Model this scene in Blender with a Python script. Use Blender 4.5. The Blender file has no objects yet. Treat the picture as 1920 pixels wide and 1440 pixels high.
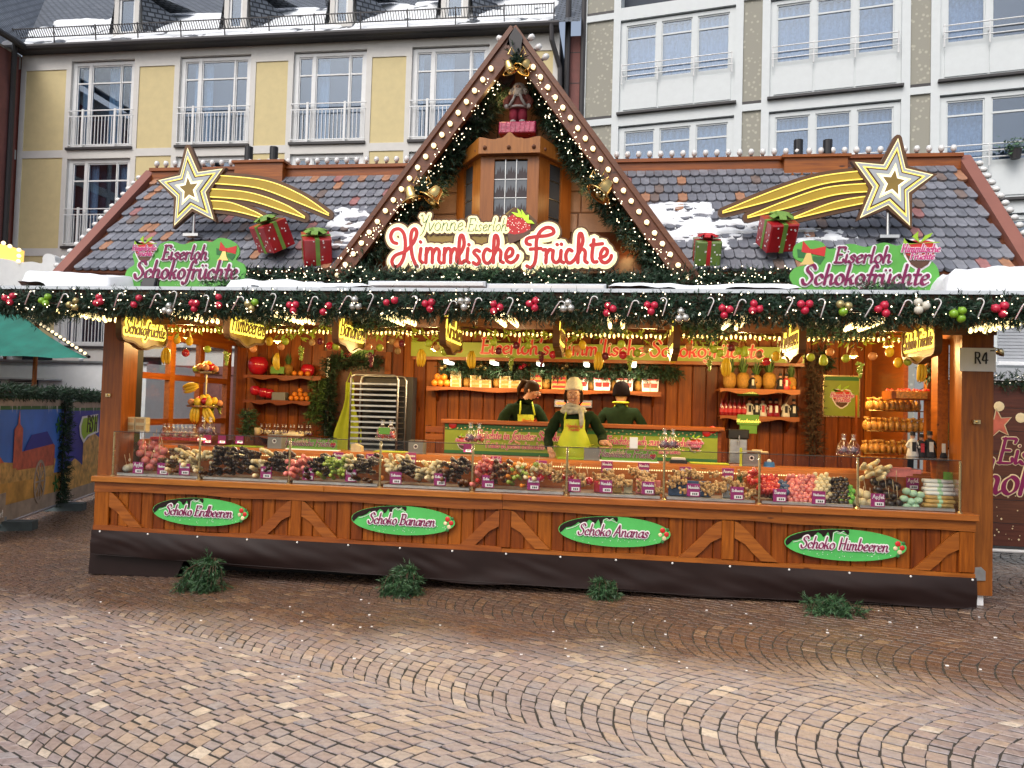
import bpy, math, random
from mathutils import Vector, Matrix, noise as mnoise
random.seed(11)
SC = bpy.context.scene
COL = SC.collection

# ------------------------------------------------------------------ camera, world, sun, exposure
CAM_POS = Vector((1.235, -7.645, 1.716))
YAW, PITCH, ROLL = math.radians(8.3), math.radians(2.0), math.radians(1.62)
FPX = 1440.0
_f = Vector((-math.sin(YAW)*math.cos(PITCH), math.cos(YAW)*math.cos(PITCH), math.sin(PITCH)))
_r0 = Vector((math.cos(YAW), math.sin(YAW), 0))
_u0 = _r0.cross(_f)
_r = _r0*math.cos(ROLL) + _u0*math.sin(ROLL)
_u = -_r0*math.sin(ROLL) + _u0*math.cos(ROLL)
cam = bpy.data.cameras.new('camera')
cam.sensor_width = 36.0
cam.lens = 36.0*FPX/1920.0
cam.clip_start = 0.05
cam.clip_end = 500
cam_o = bpy.data.objects.new('camera', cam)
COL.objects.link(cam_o)
cam_o.matrix_world = Matrix(((_r.x, _u.x, -_f.x, CAM_POS.x), (_r.y, _u.y, -_f.y, CAM_POS.y), (_r.z, _u.z, -_f.z, CAM_POS.z), (0, 0, 0, 1)))
SC.camera = cam_o

SUN_EL, SUN_ROT = math.radians(48), math.radians(200)
world = bpy.data.worlds.new('World')
SC.world = world
world.use_nodes = True
wn, wl = world.node_tree.nodes, world.node_tree.links
for n in list(wn): wn.remove(n)
w_out = wn.new('ShaderNodeOutputWorld'); w_bg = wn.new('ShaderNodeBackground')
w_sky = wn.new('ShaderNodeTexSky'); w_hs = wn.new('ShaderNodeHueSaturation')
w_sky.sky_type = 'NISHITA'; w_sky.sun_disc = False
w_sky.sun_elevation = SUN_EL; w_sky.sun_rotation = SUN_ROT
w_sky.air_density = 1.0; w_sky.dust_density = 4.0; w_sky.ozone_density = 1.0
w_hs.inputs['Saturation'].default_value = 0.62
w_bg.inputs['Strength'].default_value = 0.15
wl.new(w_sky.outputs[0], w_hs.inputs['Color']); wl.new(w_hs.outputs[0], w_bg.inputs['Color']); wl.new(w_bg.outputs[0], w_out.inputs['Surface'])
sun = bpy.data.lights.new('sun', 'SUN')
sun.energy = 0.8; sun.angle = math.radians(35); sun.color = (1.0, 0.98, 0.95)
sun_o = bpy.data.objects.new('sun', sun); COL.objects.link(sun_o)
sun_o.rotation_euler = (math.pi/2 - SUN_EL, 0, math.pi - SUN_ROT)
SC.view_settings.view_transform = 'Standard'
SC.view_settings.look = 'None'
SC.view_settings.exposure = 0.32
SC.view_settings.gamma = 1.0
SC.view_settings.use_curve_mapping = False
SC.cycles.max_bounces = 6
SC.cycles.transparent_max_bounces = 12
SC.cycles.use_denoising = True
SC.cycles.sample_clamp_indirect = 4.0
SC.cycles.caustics_reflective = False
SC.cycles.caustics_refractive = False

# ------------------------------------------------------------------ measuring: a picture point at a known depth -> place in the square
def ray(px, py):
    return _f + _r*((px-960)/FPX) + _u*((720-py)/FPX)
def P(px, py, Y):
    d = ray(px, py); t = (Y-CAM_POS.y)/d.y
    return CAM_POS + d*t
def PX(px, py, X):
    d = ray(px, py); t = (X-CAM_POS.x)/d.x
    return CAM_POS + d*t
def gz(x, y=0): return 0.01 + 0.0241*(x-4.4)
def PG(px, py):
    d = ray(px, py); t = (0.01+0.0241*(CAM_POS.x-4.4)-CAM_POS.z)/(d.z-0.0241*d.x)
    return CAM_POS + d*t
def proj(v):
    q = Vector(v)-CAM_POS; w = q.dot(_f)
    if w < 0.05: return None
    return (960+FPX*q.dot(_r)/w, 720-FPX*q.dot(_u)/w)

# ------------------------------------------------------------------ mesh helpers
def T(o, label=None, cat=None, group=None, kind=None):
    if label: o['label'] = label
    if cat: o['category'] = cat
    if group: o['group'] = group
    if kind: o['kind'] = kind
    return o
def E(name, loc=(0, 0, 0), label=None, cat=None, group=None, rz=0.0, kind=None):
    o = bpy.data.objects.new(name, None); COL.objects.link(o)
    o.location = loc; o.rotation_euler = (0, 0, rz); o.empty_display_size = .05
    return T(o, label, cat, group, kind)
def root_off(o):
    v = Vector((0, 0, 0))
    while o is not None:
        v += o.location; o = o.parent
    return v
def link(name, me, parent=None, loc=None, rot=None, sc=None):
    o = bpy.data.objects.new(name, me); COL.objects.link(o)
    if parent: o.parent = parent
    if loc is not None: o.location = loc
    if rot is not None: o.rotation_euler = rot
    if sc is not None: o.scale = sc if hasattr(sc, '__len__') else (sc, sc, sc)
    return o
class MB:
    def __init__(s): s.v = []; s.f = []; s.m = []
    def add(s, vs, fs, M=None, mi=0):
        b = len(s.v)
        if M is not None: vs = [M @ Vector(v) for v in vs]
        s.v.extend([tuple(v) for v in vs])
        for f in fs: s.f.append(tuple(i+b for i in f)); s.m.append(mi)
        return s
    def box(s, x0, x1, y0, y1, z0, z1, M=None, mi=0):
        return s.add([(x0, y0, z0), (x1, y0, z0), (x1, y1, z0), (x0, y1, z0), (x0, y0, z1), (x1, y0, z1), (x1, y1, z1), (x0, y1, z1)],
                     [(0, 3, 2, 1), (4, 5, 6, 7), (0, 1, 5, 4), (1, 2, 6, 5), (2, 3, 7, 6), (3, 0, 4, 7)], M, mi)
    def bbox(s, x0, x1, y0, y1, z0, z1, b=.006, M=None, mi=0):   # box with chamfered front (-y) edges
        vs = [(x0, y1, z0), (x1, y1, z0), (x1, y1, z1), (x0, y1, z1), (x0, y0+b, z0), (x1, y0+b, z0), (x1, y0+b, z1), (x0, y0+b, z1),
              (x0+b, y0, z0+b), (x1-b, y0, z0+b), (x1-b, y0, z1-b), (x0+b, y0, z1-b)]
        return s.add(vs, [(0, 1, 2, 3)[::-1], (8, 9, 10, 11), (4, 5, 9, 8), (5, 6, 10, 9), (6, 7, 11, 10), (7, 4, 8, 11),
                          (0, 1, 5, 4), (1, 2, 6, 5), (2, 3, 7, 6), (3, 0, 4, 7)], M, mi)
    def cyl(s, p0, p1, r0, r1=None, n=8, mi=0, caps=True):
        if r1 is None: r1 = r0
        p0, p1 = Vector(p0), Vector(p1); d = (p1-p0).normalized()
        a = d.orthogonal().normalized(); b = d.cross(a)
        vs = []
        for p, r in ((p0, r0), (p1, r1)):
            for k in range(n):
                t = 2*math.pi*k/n; vs.append(p+a*(r*math.cos(t))+b*(r*math.sin(t)))
        fs = [(k, (k+1) % n, n+(k+1) % n, n+k) for k in range(n)]
        if caps: fs += [tuple(range(n))[::-1], tuple(range(n, 2*n))]
        return s.add(vs, fs, None, mi)
    def tube(s, pts, r, n=6, mi=0):
        pts = [Vector(p) for p in pts]; N = len(pts)
        rr = r if hasattr(r, '__len__') else [r]*N
        vs = []; prev = None
        for i, p in enumerate(pts):
            d = (pts[min(i+1, N-1)]-pts[max(i-1, 0)])
            d = d.normalized() if d.length > 1e-9 else Vector((0, 0, 1))
            a = d.orthogonal().normalized() if prev is None else (prev-d*prev.dot(d))
            if a.length < 1e-6: a = d.orthogonal()
            a.normalize(); prev = a; b = d.cross(a)
            for k in range(n):
                t = 2*math.pi*k/n; vs.append(p+a*(rr[i]*math.cos(t))+b*(rr[i]*math.sin(t)))
        fs = []
        for i in range(N-1):
            for k in range(n):
                fs.append((i*n+k, i*n+(k+1) % n, (i+1)*n+(k+1) % n, (i+1)*n+k))
        fs += [tuple(range(n))[::-1], tuple(range((N-1)*n, N*n))]
        return s.add(vs, fs, None, mi)
    def lathe(s, prof, n=12, M=None, mi=0):      # prof: (r, z)
        vs = []; fs = []
        for r, z in prof:
            for k in range(n):
                t = 2*math.pi*k/n; vs.append((r*math.cos(t), r*math.sin(t), z))
        for i in range(len(prof)-1):
            for k in range(n):
                fs.append((i*n+k, i*n+(k+1) % n, (i+1)*n+(k+1) % n, (i+1)*n+k))
        if prof[0][0] > 1e-5: fs.append(tuple(range(n))[::-1])
        if prof[-1][0] > 1e-5: fs.append(tuple(range((len(prof)-1)*n, len(prof)*n)))
        return s.add(vs, fs, M, mi)
    def sph(s, c, r, n=10, m=6, sc=(1, 1, 1), mi=0, M=None):
        prof = [(max(1e-6, r*math.sin(math.pi*i/m)), -r*math.cos(math.pi*i/m)) for i in range(m+1)]
        X = Matrix.Translation(Vector(c)) @ Matrix.Diagonal((sc[0], sc[1], sc[2], 1))
        if M is not None: X = Matrix.Translation(Vector(c)) @ M @ Matrix.Diagonal((sc[0], sc[1], sc[2], 1))
        return s.lathe(prof, n, X, mi)
    def prism(s, poly, y0, y1, M=None, mi=0):    # polygon (x, z), extruded in y; y0 is the front
        n = len(poly)
        a = sum(poly[i][0]*poly[(i+1) % n][1]-poly[(i+1) % n][0]*poly[i][1] for i in range(n))
        if a < 0: poly = poly[::-1]
        vs = [(x, y0, z) for x, z in poly]+[(x, y1, z) for x, z in poly]
        fs = [tuple(range(n)), tuple(range(n, 2*n))[::-1]]+[(i+n, (i+1) % n+n, (i+1) % n, i) for i in range(n)]
        return s.add(vs, fs, M, mi)
    def quad(s, a, b, c, d, mi=0): return s.add([a, b, c, d], [(0, 1, 2, 3)], None, mi)
    def mesh(s, name, mats, off=None, smooth=False):
        me = bpy.data.meshes.new(name)
        vs = s.v if off is None else [(x-off.x, y-off.y, z-off.z) for x, y, z in s.v]
        me.from_pydata(vs, [], s.f)
        if not isinstance(mats, (list, tuple)): mats = [mats]
        for m in mats: me.materials.append(m)
        if len(mats) > 1: me.polygons.foreach_set('material_index', s.m)
        if smooth: me.polygons.foreach_set('use_smooth', [True]*len(me.polygons))
        me.update(); return me
    def obj(s, name, mats, parent=None, smooth=False, local=False):
        off = None if (local or parent is None) else root_off(parent)
        return link(name, s.mesh(name, mats, off, smooth), parent)
    def thing(s, name, mats, label, cat, group=None, smooth=False, kind=None, base=None):
        vs = s.v
        lo = Vector((min(v[0] for v in vs), min(v[1] for v in vs), min(v[2] for v in vs)))
        hi = Vector((max(v[0] for v in vs), max(v[1] for v in vs), max(v[2] for v in vs)))
        c = Vector(((lo.x+hi.x)/2, (lo.y+hi.y)/2, lo.z)) if base is None else Vector(base)
        o = link(name, s.mesh(name, mats, c, smooth)); o.location = c
        return T(o, label, cat, group, kind)
def copy_tree(o, parent=None):
    c = o.copy(); COL.objects.link(c); c.parent = parent
    for ch in list(o.children): copy_tree(ch, c)
    return c
ORD = ['first', 'second', 'third', 'fourth', 'fifth', 'sixth', 'seventh', 'eighth', 'ninth', 'tenth', 'eleventh', 'twelfth', 'thirteenth', 'fourteenth',
       'fifteenth', 'sixteenth', 'seventeenth', 'eighteenth', 'nineteenth', 'twentieth']
def ordn(i):
    if i < 20: return ORD[i]
    return ['twenty', 'thirty', 'forty'][i//10-2]+('-'+ORD[i % 10-1] if i % 10 else 'th') if (i+1) % 10 else ['', '', 'thirtieth', 'fortieth', 'fiftieth'][i//10]
def ordinal(i):
    n = i+1
    if n <= 20: return ORD[i]
    t = {2: 'twenty', 3: 'thirty', 4: 'forty', 5: 'fifty'}[n//10]
    return t[:-1]+'ieth' if n % 10 == 0 else t+'-'+ORD[n % 10-1]

# ------------------------------------------------------------------ materials
def nodes(name):
    m = bpy.data.materials.new(name); m.use_nodes = True
    nt = m.node_tree; b = nt.nodes['Principled BSDF']
    return m, nt, b
def lnk(nt, a, b): nt.links.new(a, b)
def math_n(nt, op, a, b=None, c=None):
    n = nt.nodes.new('ShaderNodeMath'); n.operation = op
    for i, x in enumerate((a, b, c)):
        if x is None: continue
        if isinstance(x, (int, float)): n.inputs[i].default_value = x
        else: nt.links.new(x, n.inputs[i])
    return n.outputs[0]
def rnd(nt):       # one random number for each object and each loose piece
    o = nt.nodes.new('ShaderNodeObjectInfo'); g = nt.nodes.new('ShaderNodeNewGeometry')
    return math_n(nt, 'FRACT', math_n(nt, 'ADD', math_n(nt, 'MULTIPLY', o.outputs['Random'], 7.31), g.outputs['Random Per Island']))
def coord(nt, scale=(1, 1, 1), rot=(0, 0, 0)):
    t = nt.nodes.new('ShaderNodeTexCoord'); mp = nt.nodes.new('ShaderNodeMapping')
    mp.inputs['Scale'].default_value = scale; mp.inputs['Rotation'].default_value = rot
    nt.links.new(t.outputs['Object'], mp.inputs['Vector']); return mp.outputs[0]
def noise(nt, vec, scale, detail=4, rough=.55):
    n = nt.nodes.new('ShaderNodeTexNoise'); n.inputs['Scale'].default_value = scale
    n.inputs['Detail'].default_value = detail; n.inputs['Roughness'].default_value = rough
    if vec is not None: nt.links.new(vec, n.inputs['Vector'])
    return n.outputs['Fac']
def ramp(nt, fac, stops, interp='LINEAR'):
    r = nt.nodes.new('ShaderNodeValToRGB'); r.color_ramp.interpolation = interp
    e = r.color_ramp.elements
    while len(e) > 1: e.remove(e[-1])
    e[0].position = stops[0][0]; e[0].color = (*stops[0][1], 1)
    for p, c in stops[1:]:
        k = e.new(p); k.color = (*c, 1)
    nt.links.new(fac, r.inputs[0]); return r.outputs[0]
def bump(nt, b, h, strength=.3, dist=.01):
    n = nt.nodes.new('ShaderNodeBump'); n.inputs['Strength'].default_value = strength; n.inputs['Distance'].default_value = dist
    nt.links.new(h, n.inputs['Height']); nt.links.new(n.outputs[0], b.inputs['Normal'])
def mixc(nt, fac, a, b, mode='MIX'):
    n = nt.nodes.new('ShaderNodeMix'); n.data_type = 'RGBA'; n.blend_type = mode
    for inp, x in ((n.inputs[0], fac), (n.inputs[6], a), (n.inputs[7], b)):
        if isinstance(x, (int, float)): inp.default_value = x
        elif isinstance(x, tuple): inp.default_value = (*x, 1)
        else: nt.links.new(x, inp)
    return n.outputs[2]
def dk(c, k): return tuple(max(0, min(1, x*k)) for x in c)
def pm(name, col, rough=.5, var=.15, ns=9, bmp=0, metal=0, emit=0, coat=0, isl=0, spec=.5, ecol=None, sheen=0):
    m, nt, b = nodes(name)
    v = coord(nt)
    f = noise(nt, v, ns)
    c = ramp(nt, f, [(.25, dk(col, 1-var)), (.75, dk(col, 1+var))])
    if isl:
        r = rnd(nt)
        hv = nt.nodes.new('ShaderNodeHueSaturation')
        lnk(nt, math_n(nt, 'MULTIPLY_ADD', r, 2*isl, 1-isl), hv.inputs['Value']); lnk(nt, c, hv.inputs['Color']); c = hv.outputs[0]
    lnk(nt, c, b.inputs['Base Color'])
    lnk(nt, math_n(nt, 'MULTIPLY_ADD', f, .2, rough-.1), b.inputs['Roughness'])
    b.inputs['Metallic'].default_value = metal
    b.inputs['Specular IOR Level'].default_value = spec
    if coat: b.inputs['Coat Weight'].default_value = coat; b.inputs['Coat Roughness'].default_value = .12
    if sheen: b.inputs['Sheen Weight'].default_value = sheen
    if emit:
        b.inputs['Emission Color'].default_value = (*(ecol or col), 1); b.inputs['Emission Strength'].default_value = emit
        m.cycles.emission_sampling = 'NONE'
    if bmp: bump(nt, b, noise(nt, v, ns*3.5, 6), bmp, .01)
    return m
def wood(name, c0, c1, axis='x', rough=.42, isl=.22, sc=1.0, coat=.15, spec=.4):
    m, nt, b = nodes(name)
    k = {'x': (1.2, 16, 16), 'y': (16, 1.2, 16), 'z': (16, 16, 1.2)}[axis]
    v = coord(nt, tuple(q*sc for q in k))
    r = rnd(nt)
    av = nt.nodes.new('ShaderNodeVectorMath'); av.operation = 'ADD'
    cx = nt.nodes.new('ShaderNodeCombineXYZ'); rr = math_n(nt, 'MULTIPLY', r, 37.0)
    for i in range(3): lnk(nt, rr, cx.inputs[i])
    lnk(nt, v, av.inputs[0]); lnk(nt, cx.outputs[0], av.inputs[1]); v = av.outputs[0]
    g = noise(nt, v, 2.2, 5, .6)
    c = ramp(nt, g, [(.25, c0), (.5, tuple((a+q)/2 for a, q in zip(c0, c1))), (.75, c1)])
    v2 = coord(nt, (1, 1, 1)); kn = nt.nodes.new('ShaderNodeTexVoronoi'); kn.inputs['Scale'].default_value = 3.1
    sv = coord(nt, tuple({'x': (.55, 1.7, 1.7), 'y': (1.7, .55, 1.7), 'z': (1.7, 1.7, .55)}[axis]))
    lnk(nt, sv, kn.inputs['Vector'])
    kf = ramp(nt, kn.outputs['Distance'], [(.035, (1, 1, 1)), (.075, (0, 0, 0))])
    c = mixc(nt, kf, c, dk(c0, .45))
    hv = nt.nodes.new('ShaderNodeHueSaturation')
    lnk(nt, math_n(nt, 'MULTIPLY_ADD', r, 2*isl, 1-isl), hv.inputs['Value']); lnk(nt, c, hv.inputs['Color'])
    lnk(nt, math_n(nt, 'MULTIPLY_ADD', r, .012, .494), hv.inputs['Hue'])
    lnk(nt, hv.outputs[0], b.inputs['Base Color'])
    lnk(nt, math_n(nt, 'MULTIPLY_ADD', g, .25, rough-.12), b.inputs['Roughness'])
    b.inputs['Coat Weight'].default_value = coat; b.inputs['Coat Roughness'].default_value = .25
    b.inputs['Specular IOR Level'].default_value = spec
    bump(nt, b, g, .25, .004)
    return m
def emis(name, col, s, sample=False):
    m, nt, b = nodes(name)
    b.inputs['Base Color'].default_value = (*dk(col, .8), 1); b.inputs['Roughness'].default_value = .3
    b.inputs['Emission Color'].default_value = (*col, 1); b.inputs['Emission Strength'].default_value = s
    if not sample: m.cycles.emission_sampling = 'NONE'
    return m
def glassy(name, tint=(1, 1, 1), refl=.08, rough=.02, gcol=(1, 1, 1)):
    m, nt, b = nodes(name)
    nt.nodes.remove(b)
    o = nt.nodes['Material Output']; mx = nt.nodes.new('ShaderNodeMixShader')
    t = nt.nodes.new('ShaderNodeBsdfTransparent'); g = nt.nodes.new('ShaderNodeBsdfGlossy'); lw = nt.nodes.new('ShaderNodeLayerWeight')
    t.inputs[0].default_value = (*tint, 1); g.inputs['Roughness'].default_value = rough; g.inputs[0].default_value = (*gcol, 1)
    lw.inputs[0].default_value = .5
    f = math_n(nt, 'MULTIPLY_ADD', math_n(nt, 'POWER', lw.outputs['Facing'], 4.0), .7, refl)
    lnk(nt, f, mx.inputs[0]); lnk(nt, t.outputs[0], mx.inputs[1]); lnk(nt, g.outputs[0], mx.inputs[2]); lnk(nt, mx.outputs[0], o.inputs[0])
    return m

W_OR0, W_OR1 = (.155, .034, .003), (.36, .096, .009)
M = {}
M['wood_x'] = wood('orange_wood_x', W_OR0, W_OR1, 'x')
M['wood_z'] = wood('orange_wood_z', (.12, .024, .002), (.32, .080, .007), 'z', isl=.34, coat=.05, spec=.25)
M['wood_y'] = wood('orange_wood_y', W_OR0, W_OR1, 'y')
M['wood_post'] = wood('post_wood', dk(W_OR0, .95), dk(W_OR1, .88), 'z', isl=.08)
M['wood_lite'] = wood('ledge_wood', (.26, .075, .008), (.46, .15, .018), 'x', isl=.1, rough=.35, coat=.3)
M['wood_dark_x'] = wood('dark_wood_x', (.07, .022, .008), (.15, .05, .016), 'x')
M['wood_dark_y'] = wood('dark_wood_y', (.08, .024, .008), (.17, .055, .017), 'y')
M['wood_barge'] = wood('barge_wood', (.10, .032, .014), (.19, .068, .028), 'x', isl=.08)
M['verge'] = pm('verge_metal', (.27, .105, .075), .45, .08, 5)
M['oriel'] = wood('oriel_wood', (.24, .078, .012), (.42, .15, .03), 'z', isl=.12)
M['white'] = pm('white_paint', (.78, .79, .79), .45, .05, 6)
M['snow'] = pm('snow', (.84, .87, .90), .75, .04, 9, bmp=.5)
M['black'] = pm('black_plastic', (.012, .012, .014), .4, .2)
M['dark'] = pm('dark_void', (.010, .009, .009), .8)
M['gold'] = pm('gold_metal', (.80, .55, .20), .22, .1, 6, metal=1)
M['brass'] = pm('brass_metal', (.62, .48, .25), .28, .1, 6, metal=1)
M['steel'] = pm('brushed_steel', (.58, .58, .57), .32, .1, 20, metal=1)
M['alu'] = pm('white_aluminium', (.62, .66, .70), .35, .05, 6)
M['needle'] = pm('fir_needles', (.020, .052, .026), .55, .35, 30, isl=.55)
M['needle2'] = pm('fir_needles_bright', (.045, .11, .045), .5, .3, 30, isl=.5)
M['twig'] = pm('twig_bark', (.06, .035, .02), .8)
M['fairy'] = emis('fairy_light', (1.0, .84, .56), 3.5)
M['bulb'] = emis('gable_bulb', (1.0, .80, .48), 1.3)
M['bulb_off'] = pm('clear_bulb_glass', (.80, .80, .78), .12, .05, coat=.6)
M['bulb_hot'] = emis('awning_bulb', (1.0, .80, .34), 3.0)
M['red'] = pm('red_gloss', (.50, .012, .03), .18, .1, coat=.5)
M['bauble_red'] = pm('red_bauble', (.55, .015, .05), .25, .08, coat=.3)
M['bauble_silver'] = pm('silver_bauble', (.62, .60, .55), .2, .06, metal=.7)
M['bauble_white'] = pm('pearl_bauble', (.68, .64, .54), .4, .05)
M['bauble_green'] = pm('green_bauble', (.22, .42, .02), .3, .08, coat=.3)
M['bauble_gold'] = pm('champagne_bauble', (.48, .38, .16), .25, .08, metal=.6)
M['cane_white'] = pm('cane_white', (.8, .78, .76), .3)
M['cane_red'] = pm('cane_red', (.5, .03, .04), .3)
M['choc'] = pm('dark_chocolate', (.028, .011, .006), .3, .3, 30, isl=.35, coat=.2)
M['choc_milk'] = pm('milk_chocolate', (.11, .042, .018), .35, .25, 30, isl=.35, coat=.2)
M['cream'] = pm('white_chocolate', (.72, .60, .36), .4, .12, 20, isl=.2)
M['coco'] = pm('coconut_coating', (.66, .62, .50), .8, .2, 60, bmp=.6)
M['pink'] = pm('pink_candy', (.70, .20, .18), .35, .15, 20, isl=.2, coat=.3)
M['straw'] = pm('strawberry_red', (.58, .03, .02), .28, .2, 40, isl=.25, coat=.3)
M['blue_c'] = pm('blue_chocolate', (.05, .09, .18), .4, .2, 20, isl=.3)
M['grape'] = pm('green_grape', (.30, .40, .06), .25, .15, 15, isl=.25, coat=.3)
M['green_c'] = pm('green_chocolate', (.15, .45, .06), .35, .15, 15, isl=.2)
M['orange'] = pm('orange_fruit', (.72, .23, .02), .42, .1, 25, bmp=.2, isl=.12)
M['yellow'] = pm('banana_yellow', (.78, .50, .03), .4, .12, 12)
M['lime'] = pm('lime_fruit', (.38, .48, .05), .4, .15, 12, isl=.2)
M['purple_f'] = pm('plum_fruit', (.14, .012, .03), .3, .2, 12)
M['nut'] = pm('nut_brown', (.48, .29, .12), .55, .25, 30, isl=.4)
M['stick'] = pm('wood_stick', (.66, .50, .30), .6)
M['tag'] = pm('magenta_card', (.32, .02, .16), .4, .06)
M['paper'] = pm('white_paper', (.88, .88, .88), .6, .03)
M['glass'] = glassy('display_glass', (.97, .98, .97), .03)
M['cello'] = glassy('cellophane', (.95, .95, .95), .09, .22)
M['tarp'] = pm('brown_tarpaulin', (.018, .009, .008), .5, .2, 3, spec=.22)
M['signgreen'] = pm('sign_green', (.115, .43, .07), .42, .12, 5)
M['ovalgreen'] = pm('oval_green', (.085, .50, .11), .4, .08, 6)
M['wine'] = pm('wine_lettering', (.21, .006, .075), .4, .05)
M['white_ink'] = pm('white_ink', (.85, .84, .84), .4, .03)
M['jacket'] = pm('green_fleece', (.010, .024, .010), .9, .25, 25, bmp=.2, spec=.15)
M['apron'] = pm('lime_apron', (.50, .60, .03), .6, .1, 6)
M['skin'] = pm('skin', (.55, .30, .20), .5, .08, 8)
M['hair'] = pm('brown_hair', (.035, .015, .007), .75, .3, 40, spec=.15)
print('p1 done')
# ================================================================== THE SETTING
# ------------------------------------------------------------------ ground with cobbles laid in arcs
def m_cobble():
    m, nt, b = nodes('porphyry_cobble')
    r = rnd(nt)
    c = ramp(nt, r, [(0, (.205, .165, .152)), (.16, (.24, .188, .168)), (.3, (.215, .188, .184)), (.46, (.265, .212, .182)), (.6, (.23, .178, .152)),
                     (.72, (.22, .20, .198)), (.84, (.30, .232, .175)), (.92, (.265, .198, .15)), (.965, (.42, .36, .28)), (1, (.25, .185, .16))])
    v = coord(nt)
    n1 = noise(nt, v, 26, 6, .7); n2 = noise(nt, v, .55, 3)
    c = mixc(nt, 1.0, c, ramp(nt, n1, [(.3, (.55, .53, .52)), (.55, (1, 1, 1)), (.75, (1.22, 1.18, 1.12))]), 'MULTIPLY')
    # stones in front of the counter: darker, browner and smoother than the others
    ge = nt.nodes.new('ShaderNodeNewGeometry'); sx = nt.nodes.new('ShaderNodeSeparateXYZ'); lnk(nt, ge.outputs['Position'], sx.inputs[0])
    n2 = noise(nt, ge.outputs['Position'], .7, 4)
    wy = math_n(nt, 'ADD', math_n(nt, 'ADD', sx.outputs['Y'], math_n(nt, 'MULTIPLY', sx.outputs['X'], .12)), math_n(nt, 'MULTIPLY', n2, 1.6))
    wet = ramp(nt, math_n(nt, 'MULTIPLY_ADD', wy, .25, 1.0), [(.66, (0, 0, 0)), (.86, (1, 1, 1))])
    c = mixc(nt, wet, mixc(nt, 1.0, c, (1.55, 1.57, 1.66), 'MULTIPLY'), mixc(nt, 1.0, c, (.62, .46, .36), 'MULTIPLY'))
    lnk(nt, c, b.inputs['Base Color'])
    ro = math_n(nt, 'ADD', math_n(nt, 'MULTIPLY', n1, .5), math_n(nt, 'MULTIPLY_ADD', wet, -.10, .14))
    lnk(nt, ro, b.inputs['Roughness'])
    b.inputs['Specular IOR Level'].default_value = .6
    bump(nt, b, n1, .55, .006)
    return m
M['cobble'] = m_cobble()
M['grout'] = pm('sand_joints', (.040, .037, .031), .85, .35, 30, bmp=.5)
gm = MB()
S = 140
gm.add([(-S, -S, gz(-S)-.0055), (S, -S, gz(S)-.0055), (S, S, gz(S)-.0055), (-S, S, gz(-S)-.0055)], [(0, 1, 2, 3)])
ground = gm.obj('ground', M['grout']); T(ground, 'wet square paved with brown cobbles in arcs', 'ground', kind='structure')
def cobbles():
    ca, sa = math.cos(math.radians(-25)), math.sin(math.radians(-25))
    ex, ny = Vector((ca, sa)), Vector((-sa, ca))
    W = 1.75; HA = math.radians(47); R = W/2/math.sin(HA); s = .106
    rng = random.Random(5)
    stones = []
    for k in range(-4, 9):
        vk = -1.71+W*k
        off = rng.random()*s
        for i in range(-145, 145):
            u0 = i*s+off
            n = 20 if rng.random() < .6 else 19
            cuts = [-HA+2*HA*(j+(rng.uniform(-.2, .2) if 0 < j < n else 0))/n for j in range(n+1)]
            for j in range(n):
                pm_ = (cuts[j]+cuts[j+1])/2
                cu = u0+s/2+R*(1-math.cos(pm_)); cv = vk+R*math.sin(pm_)
                p = ex*cu+ny*cv
                if p.y < -5.4 or p.y > 8 or abs(p.x) > 11: continue
                if abs(p.x) < 4.2 and p.y > .75: continue
                if p.x > 0 and p.y > 3.2: continue
                q = proj((p.x, p.y, gz(p.x)))
                if q is None or q[0] < -330 or q[0] > 2250 or q[1] > 1690: continue
                cs = []
                g = rng.uniform(.006, .010)
                for (a, uu) in ((cuts[j], 0), (cuts[j+1], 0), (cuts[j+1], s), (cuts[j], s)):
                    a2 = a+(1.15*g/R if a == cuts[j] else -1.15*g/R)
                    u2 = u0+uu+R*(1-math.cos(a2))+(g if uu == 0 else -g)/max(.6, math.cos(a2))*.55
                    w = ex*(u2+rng.uniform(-.006, .006))+ny*(vk+R*math.sin(a2)+rng.uniform(-.006, .006))
                    cs.append(w)
                stones.append(((p.x-CAM_POS.x)**2+(p.y-CAM_POS.y)**2, p, cs, q))
    stones.sort(key=lambda t: t[0])
    def stone(mb, p, cs, org):
        z0 = gz(p.x)+rng.uniform(-.0015, .002); tx, ty = rng.uniform(-.025, .025), rng.uniform(-.025, .025)
        c = sum(cs, Vector((0, 0)))/4
        vs = []
        for kk, (sc, dz) in enumerate(((.95, .0), (1.0, -.0025), (1.01, -.034))):
            for w in cs:
                q = c+(w-c)*sc
                vs.append((q.x-org.x, q.y-org.y, z0+dz+(q.x-c.x)*tx+(q.y-c.y)*ty-org.z))
        fs = [(0, 1, 2, 3)]
        for kk in (0, 4):
            for a in range(4):
                b_ = (a+1) % 4; fs.append((kk+a, kk+4+a, kk+4+b_, kk+b_))
        # faces must point up
        n = (Vector(vs[1])-Vector(vs[0])).cross(Vector(vs[2])-Vector(vs[1]))
        if n.z < 0: fs = [f[::-1] for f in fs]
        mb.add(vs, fs)
    mass = MB(); cnt = 0
    for d, p, cs, q in stones:
        inside = 0 < q[0] < 1920 and q[1] < 1445
        if inside and cnt < 300:
            mb = MB(); org = Vector((p.x, p.y, gz(p.x))); stone(mb, p, cs, org)
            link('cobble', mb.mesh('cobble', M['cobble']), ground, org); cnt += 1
        else: stone(mass, p, cs, Vector((0, 0, 0)))
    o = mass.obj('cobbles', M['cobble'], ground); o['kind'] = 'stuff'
    print('cobbles', len(stones))
cobbles()
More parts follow.
